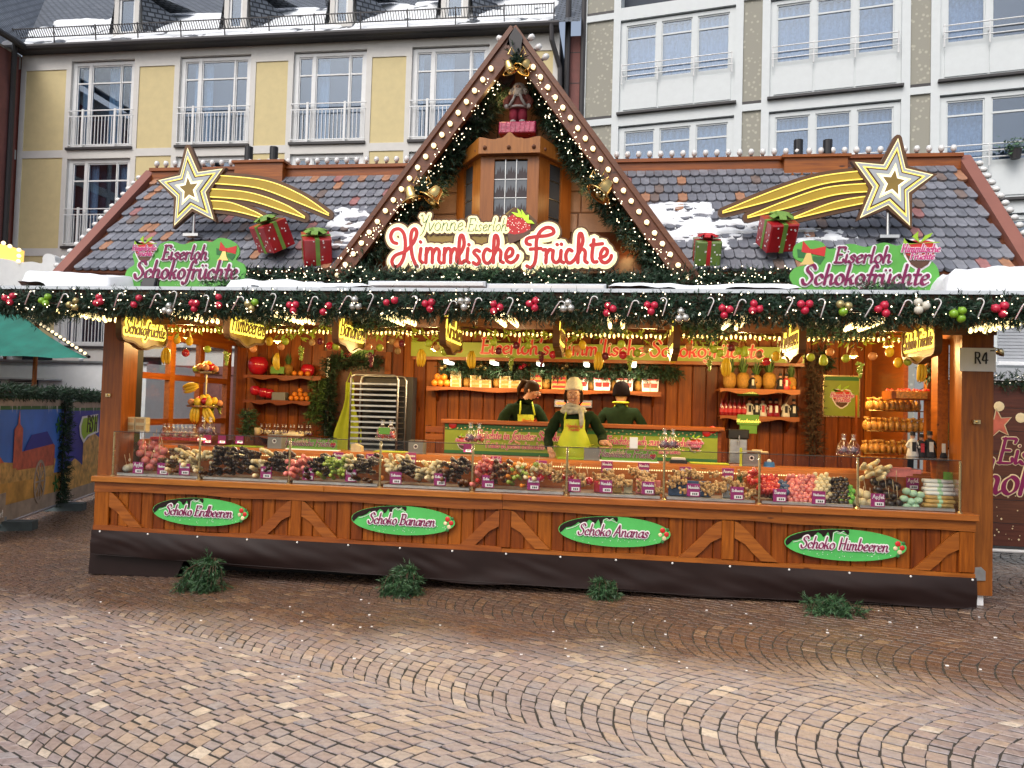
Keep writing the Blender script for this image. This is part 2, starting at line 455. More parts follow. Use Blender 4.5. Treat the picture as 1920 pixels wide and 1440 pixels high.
# crumbs and bits lying on the stones
cr = MB(); rg = random.Random(3)
for i in range(60):
    p = PG(rg.uniform(150, 1900), rg.uniform(1120, 1270)); s_ = rg.uniform(.004, .011)
    cr.box(p.x-s_, p.x+s_, p.y-s_*.6, p.y+s_*.6, p.z, p.z+.006)
T(cr.obj('litter', M['paper']), 'tiny white crumbs of litter on the wet cobbles', 'litter', kind='stuff')

# ------------------------------------------------------------------ facades behind
M['stucco'] = pm('cream_stucco', (.67, .56, .30), .8, .06, 4, bmp=.15)
M['band'] = pm('pale_band', (.68, .665, .63), .7, .05, 4)
M['redstone'] = pm('red_sandstone', (.23, .095, .085), .8, .18, 3, bmp=.2)
M['redplaster'] = pm('red_plaster', (.36, .105, .075), .8, .08, 3)
M['greywhite'] = pm('facade_white', (.66, .70, .71), .6, .04, 5)
M['pipe'] = pm('dark_pipe', (.035, .032, .034), .5)
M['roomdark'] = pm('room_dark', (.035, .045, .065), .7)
M['curtain'] = pm('lace_curtain', (.34, .42, .54), .8, .3, 14, bmp=.2)
M['curtain2'] = pm('pale_curtain', (.36, .46, .55), .8, .15, 9)
M['pane'] = glassy('window_pane', (.70, .78, .86), .13, .02, (.75, .82, .9))
def m_slate():
    m, nt, b = nodes('slate_roofing')
    br = nt.nodes.new('ShaderNodeTexBrick'); br.inputs['Scale'].default_value = 2.4
    br.inputs['Color1'].default_value = (.12, .135, .155, 1); br.inputs['Color2'].default_value = (.20, .22, .245, 1); br.inputs['Mortar'].default_value = (.02, .022, .026, 1)
    br.inputs['Mortar Size'].default_value = .06; br.inputs['Brick Width'].default_value = .6; br.inputs['Row Height'].default_value = .35
    u = nt.nodes.new('ShaderNodeTexCoord'); lnk(nt, u.outputs['UV'], br.inputs['Vector'])
    lnk(nt, br.outputs[0], b.inputs['Base Color']); b.inputs['Roughness'].default_value = .4
    bump(nt, b, br.outputs['Fac'], -.5, .03)
    return m
M['slate'] = m_slate()
def uvquad(me, scale=1.0):
    uv = me.uv_layers.new(name='UVMap')
    for p in me.polygons:
        n = p.normal; a = Vector((1, 0, 0)) if abs(n.x) < .8 else Vector((0, 1, 0))
        a = (a-n*a.dot(n)).normalized(); bb = n.cross(a)
        for li in p.loop_indices:
            co = me.vertices[me.loops[li].vertex_index].co
            uv.data[li].uv = (co.dot(a)*scale, co.dot(bb)*scale)
def speckle():
    m, nt, b = nodes('speckled_render')
    v = coord(nt); vo = nt.nodes.new('ShaderNodeTexVoronoi'); vo.inputs['Scale'].default_value = 8.0; lnk(nt, v, vo.inputs['Vector'])
    c = ramp(nt, vo.outputs['Distance'], [(.2, (.48, .46, .38)), (.34, (.33, .32, .27))])
    lnk(nt, c, b.inputs['Base Color']); b.inputs['Roughness'].default_value = .8; bump(nt, b, vo.outputs['Distance'], -.4, .02)
    return m
M['speckle'] = speckle()

def curtain_mesh(name, w, h, mat, amp=.03, per=.12):
    mb = MB(); n = max(6, int(w/per*4)); vs = []
    for j in (0, 1):
        for i in range(n+1):
            x = w*i/n; vs.append((x, amp*math.sin(2*math.pi*x/per+.6*math.sin(x*9)), h*j))
    mb.add(vs, [(i, i+1, n+2+i, n+1+i) for i in range(n)])
    return mb.mesh(name, mat, smooth=True)
def window_kit(lights, h, bot, frame_mat, fw=.07, trans=.78, depth=.05, curt=None):
    """lights: list of (x0, x1); returns meshes"""
    W = lights[-1][1]+fw
    fr = MB()
    xs = [0]+[c for l in lights for c in l]+[W]
    fr.box(0, W, -depth, .06, bot-.09, bot); fr.box(0, W, -depth, .06, h, h+.1)
    for a, b_ in zip(xs[::2], xs[1::2]): fr.box(a, b_, -depth, .06, bot, h)
    for a, b_ in lights:
        fr.box(a, b_, -depth*.5, .05, bot+(h-bot)*trans-.02, bot+(h-bot)*trans+.025)
        fr.box(a, a+.035, -depth*.4, .045, bot, h); fr.box(b_-.035, b_, -depth*.4, .045, bot, h)
        fr.box(a+.035, b_-.035, -depth*.4, .045, bot, bot+.04); fr.box(a+.035, b_-.035, -depth*.4, .045, h-.04, h)
    panes = []
    for a, b_ in lights:
        zt = bot+(h-bot)*trans
        for (z0, z1) in ((bot+.04, zt-.02), (zt+.025, h-.04)):
            p = MB(); p.box(a+.036, b_-.036, .0, .012, z0, z1); panes.append(p.mesh('pane', M['pane']))
    return fr.mesh('window', frame_mat), panes, W

# ---- the cream building, level with the stall
YF = 14.0
def fx(px, py=200): return P(px, py, YF).x
def fz(px, py): return P(px, py, YF).z
zs0 = fz(185, 277); zs1 = fz(185, 462); SH = zs0-zs1; zs2 = zs1-SH
zE = fz(600, 74)
house = E('apartment_house', (fx(500), YF, 0), 'cream apartment house with white bands and slate roof behind stall', 'building')
xa, xb = fx(38), fx(1046)
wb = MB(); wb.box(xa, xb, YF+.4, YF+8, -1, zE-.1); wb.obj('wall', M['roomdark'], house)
cols = [(132, 250), (335, 468), (548, 685), (770, 915)]
# white pilasters and bands
pw = MB()
edges = [38] + [e for c in cols for e in c] + [1046]
cream_rng = []
for a, b_ in zip(edges[::2], edges[1::2]):
    x0, x1 = fx(a), fx(b_); cream_rng.append((x0, x1))
    pw.box(x0, x0+.17, YF-.03, YF+.4, zs2-3.2, zE-.1); pw.box(x1-.17, x1, YF-.03, YF+.4, zs2-3.2, zE-.1)
    for z in (zs0, zs1, zs2):
        pw.box(x0+.17, x1-.17, YF-.028, YF+.4, z-.30, z-.06)
    pw.box(x0+.17, x1-.17, YF-.028, YF+.4, zE-.62, zE-.1)
    pw.box(x0+.17, x1-.17, YF-.028, YF+.4, zs2-3.2, zs2-.6, )
for a, b_ in cols:
    x0, x1 = fx(a), fx(b_)
    for z in (zs0, zs1, zs2): pw.box(x0, x1, YF-.026, YF+.4, z-.34, z-.0)
    pw.box(x0, x1, YF-.026, YF+.4, zE-.36, zE-.1)
    pw.box(x0, x1, YF-.026, YF+.4, zs2-3.2, zs2-.34)
pw.obj('band', M['band'], house)
for (x0, x1) in cream_rng:
    for z0, z1 in ((zs0-.06, zE-.62), (zs1-.06, zs0-.30), (zs2-.06, zs1-.30)):
        p = MB(); p.box(x0+.17, x1-.17, YF, YF+.4, z0, z1); p.obj('plaster_panel', M['stucco'], house)
gb = MB(); gb.box(xa, xb, YF-.06, YF-.032, zs2-3.2, zs2-.62); gb.box(xa, xb, YF-.10, YF-.062, zs2-.8, zs2-.55)
gb.obj('plinth_band', M['redstone'], house)
HW = SH-.34-.12
for ci, (a, b_) in enumerate(cols):
    x0, x1 = fx(a), fx(b_); W = x1-x0
    L = [(.14, .14+.19*W), (.14+.235*W, .14+.235*W+.46*W), (W-.14-.17*W, W-.14)]
    me, panes, W2 = window_kit(L, HW, .10, M['white'], .14, .78)
    rl = MB(); sl = MB(); sl.box(-.05, W+.05, -.22, .0, -.075, -.002)
    for z in (.55, .98, 1.16): rl.box(-.03, W+.03, -.17, -.145, z, z+.03) if z != .55 else None
    rl.box(-.03, W+.03, -.17, -.145, .07, .1)
    nb = 19
    for i in range(nb+1): x = i*W/nb; rl.box(x-.010, x+.010, -.168, -.147, .1, .98)
    for x in (W*.22, W*.73): rl.box(x-.035, x+.035, -.18, -.14, -.05, 1.22); rl.box(x-.02, x+.02, -.14, -.05, 1.0, 1.04); rl.box(x-.02, x+.02, -.14, -.05, .1, .14)
    rme = rl.mesh('railing', M['white']); sme = sl.mesh('sill', M['pipe'])
    for ri, z in enumerate((zs0, zs1, zs2)):
        if ri == 2 and ci > 1: continue
        w = link('window', me, house, Vector((x0, YF+.12, z))-house.location)
        for pmesh in panes: link('pane', pmesh, w)
        link('railing', rme, w); link('sill', sme, w)
        rg = random.Random(ci*7+ri)
        for (l0, l1) in L:
            cw = (l1-l0)*rg.choice([.25, .35, .5, .8]); xo = l0 if rg.random() < .5 else l1-cw
            if rg.random() < .6: link('curtain', curtain_mesh('curtain', cw, HW-.15, M['curtain2']), w, (xo, .14, .12))
# gutter, snow guard, roof
g = MB(); g.tube([(xa-.3, YF-.35, zE-.02), (xb, YF-.35, zE-.02)], .10, 8); g.box(xa, xb, YF-.34, YF, zE-.12, zE-.06)
g.obj('gutter', M['pipe'], house)
rs = math.radians(40); cy, cz = math.cos(rs), math.sin(rs)
def roofp(x, t, lift=0): return (x, YF-.35+t*cy-lift*cz, zE+.02+t*cz+lift*cy)
r = MB(); r.quad(roofp(xa-6, 0), roofp(xb+.6, 0), roofp(xb+.6, 8), roofp(xa-6, 8)); ro = r.obj('roof', M['slate'], house); uvquad(ro.data)
sg = MB()
x0, x1 = fx(40, 60), fx(1040, 50)
for t_, l in ((.38, .16), (.38, .42)): sg.tube([roofp(x0, t_, l), roofp(x1, t_, l)], .018, 4)
n = 210
for i in range(n+1):
    x = x0+(x1-x0)*i/n; a, b_ = roofp(x, .38, .14), roofp(x, .38, .44); sg.tube([a, b_], .012, 4)
for i in range(13):
    x = x0+(x1-x0)*i/12; sg.tube([roofp(x, .1, .0), roofp(x, .38, .46)], .02, 4)
sg.obj('snow_guard', M['pipe'], house)
def snow_sheet(name, u0, u1, v0, v1, fn, nu, nv, thr, amp, seed, ns=1.0, edge=.12, label=None, vs_=1.0, parent=None, mat=None):
    """lumpy sheet of snow: fn(u, v, h) -> point"""
    vs = {}; mb = MB(); hs = []
    for j in range(nv+1):
        for i in range(nu+1):
            u = i/nu; v = j/nv
            h = mnoise.noise((u0+(u1-u0)*u)*ns*Vector((1, 0, 0))+Vector((0, (v0+(v1-v0)*v)*ns*vs_, seed)))*.6 + mnoise.noise(Vector(((u0+(u1-u0)*u)*ns*3.1, (v0+(v1-v0)*v)*ns*3.1*vs_, seed+9)))*.35
            e = min(u, 1-u, v*.8, (1-v)*.8)/edge
            hs.append(h-thr-max(0, 1-e)*.9)
    keep = {}
    for j in range(nv):
        for i in range(nu):
            idx = [j*(nu+1)+i, j*(nu+1)+i+1, (j+1)*(nu+1)+i+1, (j+1)*(nu+1)+i]
            if max(hs[k] for k in idx) <= 0: continue
            f = []
            for k in idx:
                if k not in keep:
                    uu = u0+(u1-u0)*(k % (nu+1))/nu; vv = v0+(v1-v0)*(k//(nu+1))/nv
                    hh = max(-.03, hs[k]); keep[k] = len(mb.v); mb.v.append(tuple(fn(uu, vv, amp*(math.sqrt(max(0, hh))*.9)+.004-(.03 if hs[k] <= 0 else 0))))
                f.append(keep[k])
            mb.f.append(tuple(f)); mb.m.append(0)
    o = mb.obj(name, mat or M['snow'], parent, smooth=True); T(o, label, 'snow' if not parent else None, kind='stuff')
    return o
snow_sheet('snow', xa-1, xb, .0, 3.4, lambda u, v, h: roofp(u, v, h), 300, 60, -.22, .11, 3.0, 1.3, .02, 'melting snow patches on the slate roof of the cream house')
# dormers
for k, (pl, pr, pt, pb) in enumerate(((218, 262, 8, 54), (424, 464, 0, 44), (622, 662, -12, 34), (830, 878, -20, 24))):
    t0 = .75; Yd = YF-.35+t0*cy; zb = zE+.02+t0*cz
    xl, xr = P(pl, pt, Yd).x, P(pr, pt, Yd).x; zt = zb+1.35
    d = MB(); d.box(xl-.02, xl+.13, Yd-.05, Yd+1.6, zb-.1, zt); d.box(xr-.13, xr+.02, Yd-.05, Yd+1.6, zb-.1, zt); d.box(xl+.13, xr-.13, Yd-.05, Yd+1.6, zt-.16, zt-.01); d.box(xl+.13, xr-.13, Yd-.05, Yd+.6, zb-.1, zb+.08)
    o = d.obj('dormer', M['band'], house)
    d = MB(); d.box(xl+.2, xr-.2, Yd+.03, Yd+.04, zb+.15, zt-.2); d.obj('pane', M['pane'], o)
    d = MB(); d.box(xl+.131, xl+.2, Yd, Yd+.05, zb+.08, zt-.16); d.box(xr-.2, xr-.131, Yd, Yd+.05, zb+.08, zt-.16); d.box(xl+.2, xr-.2, Yd, Yd+.05, zb+.08, zb+.15); d.box(xl+.2, xr-.2, Yd, Yd+.05, zt-.2, zt-.161); d.obj('sash', M['white'], o)
    d = MB(); d.box(xl+.132, xr-.132, Yd+.2, Yd+.24, zb+.08, zt-.16); d.obj('lining', M['roomdark'], o)
    d = MB(); xm = (xl+xr)/2; e = .3
    A = [(xl-.18, Yd-.2, zt), (xr+.18, Yd-.2, zt), (xr+.9, Yd+1.7, zt+.25), (xl-.9, Yd+1.7, zt+.25), (xl+.2, Yd+.35, zt+.42), (xr-.2, Yd+.35, zt+.42), (xr, Yd+1.9, zt+.6), (xl, Yd+1.9, zt+.6)]
    d.add(A, [(0, 1, 5, 4), (1, 2, 6, 5), (3, 0, 4, 7), (4, 5, 6, 7), (1, 0, 3, 2)])
    # flared slate cheeks
    for (xs_, sg_) in ((xl, -1), (xr, 1)):
        d.add([(xs_+.03*sg_, Yd+.02, zt), (xs_+.2*sg_, Yd-.05, zb-.05), (xs_+.75*sg_, Yd+1.2, zb+1.0), (xs_+.1*sg_, Yd+1.4, zt)], [(0, 1, 2, 3)] if sg_ > 0 else [(3, 2, 1, 0)])
    q = d.obj('dormer_roof', M['slate'], o); uvquad(q.data)
for pxx, rr_, wob in ((1046, .07, 1),):
    d = MB(); x = fx(pxx, 60)-.15
    d.tube([(x, YF-.38, zE-.05), (x+.02, YF-.36, zE-.5), (x+.25, YF-.12, zE-1.2), (x+.28, YF-.1, zE-3), (x+.28, YF-.1, 0)], rr_, 8); d.obj('downpipe', M['pipe'], house)

# ---- red wing at the far left, coming forward
XW = fx(36)-.02
wing = E('corner_house', (XW-2, 9, 0), 'red plastered corner house with slate roof at the left edge', 'building')
d = MB(); d.box(XW-8, XW-.05, 2, YF+3, -1, zE-.1); d.obj('wall', M['redplaster'], wing)
d = MB()
for z in (zs0, zs1, zs2): d.box(XW-.05, XW, 2, YF, z-.32, z-.02)
d.box(XW-.05, XW, 2, YF, zE-.55, zE-.1)
for y in (YF-.55, YF-1.2, YF-4.3, YF-6): d.box(XW-.05, XW+.002, y, y+.18, -1, zE-.1)
d.obj('band', M['band'], wing)
d = MB(); d.box(XW-.02, XW+.03, YF-1.0, YF-.1, -1, zE-.2); d.obj('quoin', M['redstone'], wing)
d = MB(); d.tube([(XW+.25, YF-.55, zE), (XW+.2, YF-.5, zE-.8), (XW+.12, YF-.4, zE-1.4), (XW+.12, YF-.4, 0)], .08, 8); d.obj('downpipe', M['pipe'], wing)
d = MB(); d.quad((XW+.45, 2, zE+.0), (XW+.45, YF+6, zE+.0), (XW-6, YF+6, zE+7.2), (XW-6, 2, zE+7.2)); o = d.obj('roof', M['slate'], wing); uvquad(o.data)
d = MB(); d.tube([(XW+.45, 2, zE-.02), (XW+.45, YF-.3, zE-.02)], .1, 8); d.obj('gutter', M['pipe'], wing)

# ---- sandstone strip and downpipes between the two houses
strip = E('stair_tower', (fx(1070), YF+.3, 0), 'narrow red sandstone wall with dark downpipes between the houses', 'building')
d = MB(); d.box(fx(1040, 60)+.3, fx(1110, 60)+.9, YF+.25, YF+4, -1, zE-.1); d.obj('wall', M['redstone'], strip)
d = MB()
for i in range(14): d.box(fx(1040, 60)+.3, fx(1110, 60)+.9, YF+.24, YF+.26, zE-.6-i*.9, zE-.58-i*.9)
d.obj('joint', M['pipe'], strip)
for pxx in (1062, 1092):
    x = fx(pxx, 150); d = MB(); d.tube([(x, YF+.1, zE+1), (x, YF+.1, 0)], .085, 8); d.obj('downpipe', M['pipe'], strip)

# ---- the grey-white house on the right, turned towards the square
AR = math.radians(11.0)
OB = P(1091, 200, YF+.1)
eB = Vector((math.cos(AR), -math.sin(AR), 0)); nB = Vector((math.sin(AR), math.cos(AR), 0))
def PB(px, py):
    dd = ray(px, py); t = (OB-CAM_POS).dot(nB)/dd.dot(nB); p = CAM_POS+dd*t
    return (p-OB).dot(eB), p.z
hr = E('apartment_house', (OB.x, OB.y, 0), 'grey and white apartment house with speckled strips on the right', 'building', rz=-AR)
hR = PB(1867, 153)[1]-PB(1867, 385)[1]
zsR = PB(1560, 173)[1]
ub = lambda px: PB(px, 140)[0]
UMAX = ub(1990)+3
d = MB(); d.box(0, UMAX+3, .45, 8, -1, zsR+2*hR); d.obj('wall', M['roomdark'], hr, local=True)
colsR = [(1162, 1378), (1443, 1690), (1762, 2040)]
edR = [1091]+[e for c in colsR for e in c]
pr_ = MB()
for a, b_ in zip(edR[::2], edR[1::2]):
    u0, u1 = ub(a), ub(b_); st = .2 if a != 1091 else .12
    pr_.box(u0, u0+st, -.03, .45, -1, zsR+2*hR); pr_.box(u1-.2, u1, -.03, .45, -1, zsR+2*hR)
    for k in range(-3, 2):
        z = zsR+k*hR
        pr_.box(u0+st, u1-.2, -.028, .45, z-.28, z-.1)
    for k in range(-3, 2):
        z = zsR+k*hR
        q = MB(); q.box(u0+st, u1-.2, .03, .45, z-.1, z+hR-.28); q.obj('render_panel', M['speckle'], hr, local=True)
        q = MB(); q.box(u0+st-.0, u1-.2, -.02, .03, z-.1, z-.02); q.obj('sill', M['pipe'], hr, local=True)
for a, b_ in colsR:
    u0, u1 = ub(a), ub(b_)
    for k in range(-3, 2): pr_.box(u0, u1, -.026, .45, zsR+k*hR-.36, zsR+k*hR-.0)
pr_.obj('band', M['greywhite'], hr, local=True)
for ci, (a, b_) in enumerate(colsR):
    u0, u1 = ub(a), ub(b_); W = u1-u0; n = 3
    lw = (W-.16-.16-.14*(n-1))/n
    L = [(.16+i*(lw+.14), .16+i*(lw+.14)+lw) for i in range(n)]
    bot = .95; H = hR-.50
    me, panes, W2 = window_kit(L, H, bot, M['greywhite'], .16, .76)
    sp = MB(); sp.box(0, W, -.06, .05, .02, bot-.09)
    for i in range(n): sp.box(L[i][0]-.05, L[i][1]+.05, -.085, -.06, .10, bot-.14)
    rl = MB()
    for z in (bot+.06, bot+.22, bot+.38): rl.tube([(.05, -.2, z), (W-.05, -.2, z)], .017, 5)
    for x in [.08]+[l[1]+.07 for l in L[:-1]]+[W-.08]: rl.tube([(x, -.2, bot-.15), (x, -.2, bot+.42)], .02, 5); rl.tube([(x, -.2, bot+.2), (x, -.05, bot+.2)], .014, 4)
    sm = MB(); sm.box(-.05, W+.05, -.24, -.03, -.06, .0)
    spm, rlm, smm = sp.mesh('spandrel', M['greywhite']), rl.mesh('railing', M['white']), sm.mesh('sill', M['pipe'])
    for k in (0, -1, -2):
        w = link('window', me, hr, (u0, .1, zsR+k*hR))
        for q in panes: link('pane', q, w)
        link('spandrel', spm, w); link('railing', rlm, w); link('sill', smm, w)
        rg = random.Random(ci*5+k)
        for li, (l0, l1) in enumerate(L):
            if ci == 2 and li > 0: continue
            link('curtain', curtain_mesh('curtain', l1-l0, H-bot-.1, M['curtain'], .055, rg.uniform(.10, .18)), w, (l0, .14, bot+.04))
# potted plant on the right-hand railing
uu, zz = PB(1899, 303)
pp = OB+eB*uu-nB*.22; pot = E('potted_plant', (pp.x, pp.y, zz), 'small green plant in a dark pot on the window railing', 'plant')
d = MB(); d.lathe([(.10, 0), (.14, .2), (.15, .22), (.12, .22)], 10); d.obj('pot', M['pipe'], pot, local=True)
d = MB(); rg = random.Random(2)
for i in range(160):
    a = Vector((rg.gauss(0, .13), rg.gauss(0, .1), .3+rg.gauss(0, .08))); n_ = Vector((rg.uniform(-1, 1), rg.uniform(-1, 1), rg.uniform(-.3, 1))).normalized()*.07; q = n_.orthogonal().normalized()*.03
    d.add([a-q, a+n_, a+q, a-n_*.3], [(0, 1, 2, 3)])
d.obj('foliage', M['needle2'], pot, local=True)
print('p2 done')
# ================================================================== LETTERING (pen strokes)
GL = {
'a': (.50, [[(.40, .40), (.25, .5), (.08, .34), (.08, .12), (.2, 0), (.34, .12), (.41, .34)], [(.42, .5), (.41, .14), (.46, .0), (.56, .08)]]),
'b': (.48, [[(.10, 1), (.08, .5), (.08, .12)], [(.08, .28), (.2, .49), (.36, .42), (.38, .15), (.22, 0), (.08, .12)]]),
'c': (.43, [[(.36, .38), (.25, .5), (.08, .36), (.08, .12), (.22, 0), (.41, .12)]]),
'd': (.52, [[(.40, .40), (.25, .5), (.08, .34), (.08, .12), (.2, 0), (.34, .12), (.41, .34)], [(.43, 1), (.41, .5), (.41, .14), (.46, .0), (.56, .08)]]),
'e': (.43, [[(.07, .22), (.26, .27), (.36, .39), (.25, .5), (.09, .37), (.08, .13), (.22, 0), (.42, .12)]]),
'f': (.34, [[(.44, .90), (.34, 1.0), (.23, .85), (.18, .3), (.12, -.18), (.0, -.3), (-.07, -.22)], [(.05, .48), (.35, .5)]]),
'g': (.50, [[(.40, .40), (.25, .5), (.08, .34), (.08, .12), (.2, 0), (.34, .12), (.41, .34)], [(.42, .5), (.40, -.1), (.26, -.3), (.06, -.22)]]),
'h': (.51, [[(.10, 1), (.08, .5), (.08, 0)], [(.08, .28), (.22, .49), (.36, .42), (.36, .13), (.42, .0), (.52, .08)]]),
'i': (.25, [[(.10, .5), (.10, .13), (.15, 0), (.25, .08)], [(.125, .70), (.135, .715)]]),
'k': (.47, [[(.10, 1), (.08, .5), (.08, 0)], [(.36, .48), (.22, .32), (.10, .25)], [(.12, .27), (.28, .22), (.33, .04), (.45, .05)]]),
'l': (.25, [[(.12, 1), (.10, .5), (.10, .13), (.15, 0), (.25, .08)]]),
'm': (.72, [[(.08, .5), (.08, 0)], [(.08, .28), (.2, .49), (.32, .42), (.32, 0)], [(.32, .28), (.44, .49), (.56, .42), (.56, .13), (.61, 0), (.72, .08)]]),
'n': (.51, [[(.08, .5), (.08, 0)], [(.08, .28), (.22, .49), (.36, .42), (.36, .13), (.42, .0), (.52, .08)]]),
'o': (.48, [[(.24, .5), (.08, .37), (.08, .13), (.24, 0), (.4, .13), (.4, .37), (.24, .5)]]),
'p': (.48, [[(.08, .5), (.08, -.3)], [(.08, .28), (.2, .49), (.36, .42), (.38, .15), (.22, 0), (.08, .12)]]),
'r': (.36, [[(.08, .5), (.08, 0)], [(.08, .28), (.2, .47), (.34, .46)]]),
's': (.40, [[(.34, .40), (.22, .5), (.10, .40), (.18, .28), (.31, .18), (.27, .03), (.14, 0), (.03, .09)]]),
't': (.33, [[(.17, .78), (.14, .14), (.2, 0), (.34, .08)], [(.0, .5), (.34, .5)]]),
'u': (.52, [[(.08, .5), (.08, .14), (.2, 0), (.35, .12), (.39, .3)], [(.40, .5), (.40, .13), (.45, 0), (.54, .08)]]),
'v': (.42, [[(.04, .5), (.18, .02), (.22, .02), (.38, .5)]]),
'z': (.42, [[(.06, .48), (.36, .48), (.06, .02), (.40, .02)]]),
'S': (.58, [[(.52, .82), (.38, 1), (.17, .92), (.15, .72), (.38, .5), (.47, .26), (.3, 0), (.1, .04), (.02, .22)]]),
'E': (.58, [[(.13, 1), (.13, 0)], [(.05, .98), (.50, .98), (.51, .82)], [(.13, .52), (.40, .52)], [(.05, .02), (.52, .02), (.54, .2)]]),
'B': (.62, [[(.13, 1), (.13, 0)], [(.04, .98), (.4, .96), (.46, .74), (.38, .55), (.14, .53)], [(.15, .53), (.46, .48), (.53, .25), (.42, .04), (.04, .02)]]),
'A': (.64, [[(.02, 0), (.32, 1)], [(.32, 1), (.56, 0)], [(.13, .35), (.46, .35)]]),
'H': (.68, [[(.13, 1), (.13, 0)], [(.54, 1), (.54, 0)], [(.13, .52), (.54, .52)]]),
'F': (.54, [[(.13, 1), (.13, 0)], [(.05, .98), (.50, .98), (.51, .82)], [(.13, .52), (.40, .52)]]),
'T': (.56, [[(.28, 1), (.26, 0)], [(.02, .98), (.54, .98)]]),
'M': (.80, [[(.1, 0), (.12, 1)], [(.12, 1), (.4, .1)], [(.4, .1), (.66, 1)], [(.66, 1), (.68, 0)]]),
'K': (.62, [[(.13, 1), (.13, 0)], [(.54, 1), (.14, .45)], [(.2, .52), (.58, 0)]]),
'W': (.86, [[(.02, 1), (.22, 0)], [(.22, 0), (.42, .9)], [(.42, .9), (.60, 0)], [(.60, 0), (.82, 1)]]),
'Y': (.62, [[(.02, .9), (.1, 1), (.18, .8), (.24, .55), (.36, .52), (.48, .7)], [(.54, 1), (.46, .5), (.38, -.1), (.22, -.3), (.08, -.2)]]),
'0': (.5, [[(.24, 1), (.08, .7), (.08, .3), (.24, 0), (.4, .3), (.4, .7), (.24, 1)]]),
'2': (.5, [[(.06, .8), (.24, 1), (.4, .8), (.3, .5), (.05, .02), (.42, .02)]]),
'4': (.5, [[(.34, 0), (.34, 1), (.04, .3), (.46, .3)]]),
'R': (.62, [[(.13, 1), (.13, 0)], [(.13, .98), (.4, .96), (.47, .74), (.38, .52), (.14, .5)], [(.3, .5), (.54, 0)]]),
"'": (.2, [[(.1, 1), (.07, .8)]]), ' ': (.3, []), '#': (.5, [[(.15, 0), (.2, .8)], [(.35, 0), (.4, .8)], [(.05, .3), (.45, .3)], [(.07, .55), (.48, .55)]]),
}
GL['ü'] = (GL['u'][0], GL['u'][1]+[[(.13, .72), (.135, .735)], [(.33, .72), (.335, .735)]])
GL['ß'] = (.5, [[(.08, 0), (.08, .75), (.2, 1), (.36, .85), (.24, .55), (.4, .3), (.3, 0), (.16, .05)]])
GL['w'] = (.62, [[(.04, .5), (.18, .02)], [(.18, .02), (.31, .45)], [(.31, .45), (.42, .02)], [(.42, .02), (.58, .5)]])
def crom(pts, k=5):
    if len(pts) < 3: return [pts[0], pts[-1]] if len(pts) == 2 else pts
    closed = pts[0] == pts[-1]
    P_ = ([pts[-2]]+pts+[pts[1]]) if closed else ([pts[0]]+pts+[pts[-1]])
    out = []
    for i in range(1, len(P_)-2):
        p0, p1, p2, p3 = P_[i-1:i+3]
        for j in range(k):
            t = j/k
            out.append(tuple(.5*((2*p1[c])+(-p0[c]+p2[c])*t+(2*p0[c]-5*p1[c]+4*p2[c]-p3[c])*t*t+(-p0[c]+3*p1[c]-3*p2[c]+p3[c])*t**3) for c in (0, 1)))
    out.append(P_[-2]); return out
def layout(text, size=1.0, slant=.25, track=0.0, k=4):
    x = 0; st = []
    for ch in text:
        adv, ss = GL.get(ch, GL[' '])
        for s in ss: st.append([((x+px+py*slant)*size, py*size) for px, py in crom(s, k)])
        x += adv+track
    return st, x*size
def ribbon(mb, pts, w, thin, nib, yf, yb, X, mi=0, extra=0.0, cap=3):
    n = len(pts)
    if n < 2: return
    L, Rr, dirs, ws = [], [], [], []
    for i in range(n):
        a = pts[max(i-1, 0)]; b = pts[min(i+1, n-1)]
        dx, dz = b[0]-a[0], b[1]-a[1]; l = math.hypot(dx, dz) or 1; dx /= l; dz /= l
        ww = (thin+(w-thin)*abs(dx*math.sin(nib)-dz*math.cos(nib)))/2+extra
        dirs.append((dx, dz)); ws.append(ww)
    def pt(i, ang):
        dx, dz = dirs[i]; c, s = math.cos(ang), math.sin(ang)
        return (pts[i][0]+ws[i]*(dx*c-dz*s), pts[i][1]+ws[i]*(dx*s+dz*c))
    left = [pt(i, math.pi/2) for i in range(n)]; right = [pt(i, -math.pi/2) for i in range(n)]
    endc = [pt(n-1, math.pi/2-math.pi*(j+1)/(cap+1)) for j in range(cap)]
    stc = [pt(0, -math.pi/2-math.pi*(j+1)/(cap+1)) for j in range(cap)]
    vs = []; eps = .00012
    for i in range(n): vs.append((left[i][0], yf-eps*i, left[i][1])); vs.append((right[i][0], yf-eps*i, right[i][1]))
    b0 = len(vs)
    for q in endc: vs.append((q[0], yf-eps*(n-1), q[1]))
    b1 = len(vs)
    for q in stc: vs.append((q[0], yf, q[1]))
    fs = [(2*i, 2*i+1, 2*i+3, 2*i+2) for i in range(n-1)]
    fs.append(tuple([2*n-2, 2*n-1]+list(range(b0, b0+cap))[::-1]))
    fs.append(tuple([1, 0]+list(range(b1, b1+cap))[::-1]))
    # rim: boundary loop
    loop = [2*i for i in range(n)]+list(range(b0, b0+cap))+[2*i+1 for i in range(n)][::-1]+list(range(b1, b1+cap))
    bb = len(vs)
    for k_ in loop: v = vs[k_]; vs.append((v[0], yb, v[2]))
    m_ = len(loop)
    for k_ in range(m_): fs.append((loop[k_], loop[(k_+1) % m_], bb+(k_+1) % m_, bb+k_))
    mb.add(vs, fs, X, mi)
def lettering(strokes, w, thin, nib, yf, yb, X, extra=0.0):
    mb = MB()
    for i, s in enumerate(strokes): ribbon(mb, s, w, thin, nib, yf-.0006*(i % 5), yb, X, 0, extra)
    return mb
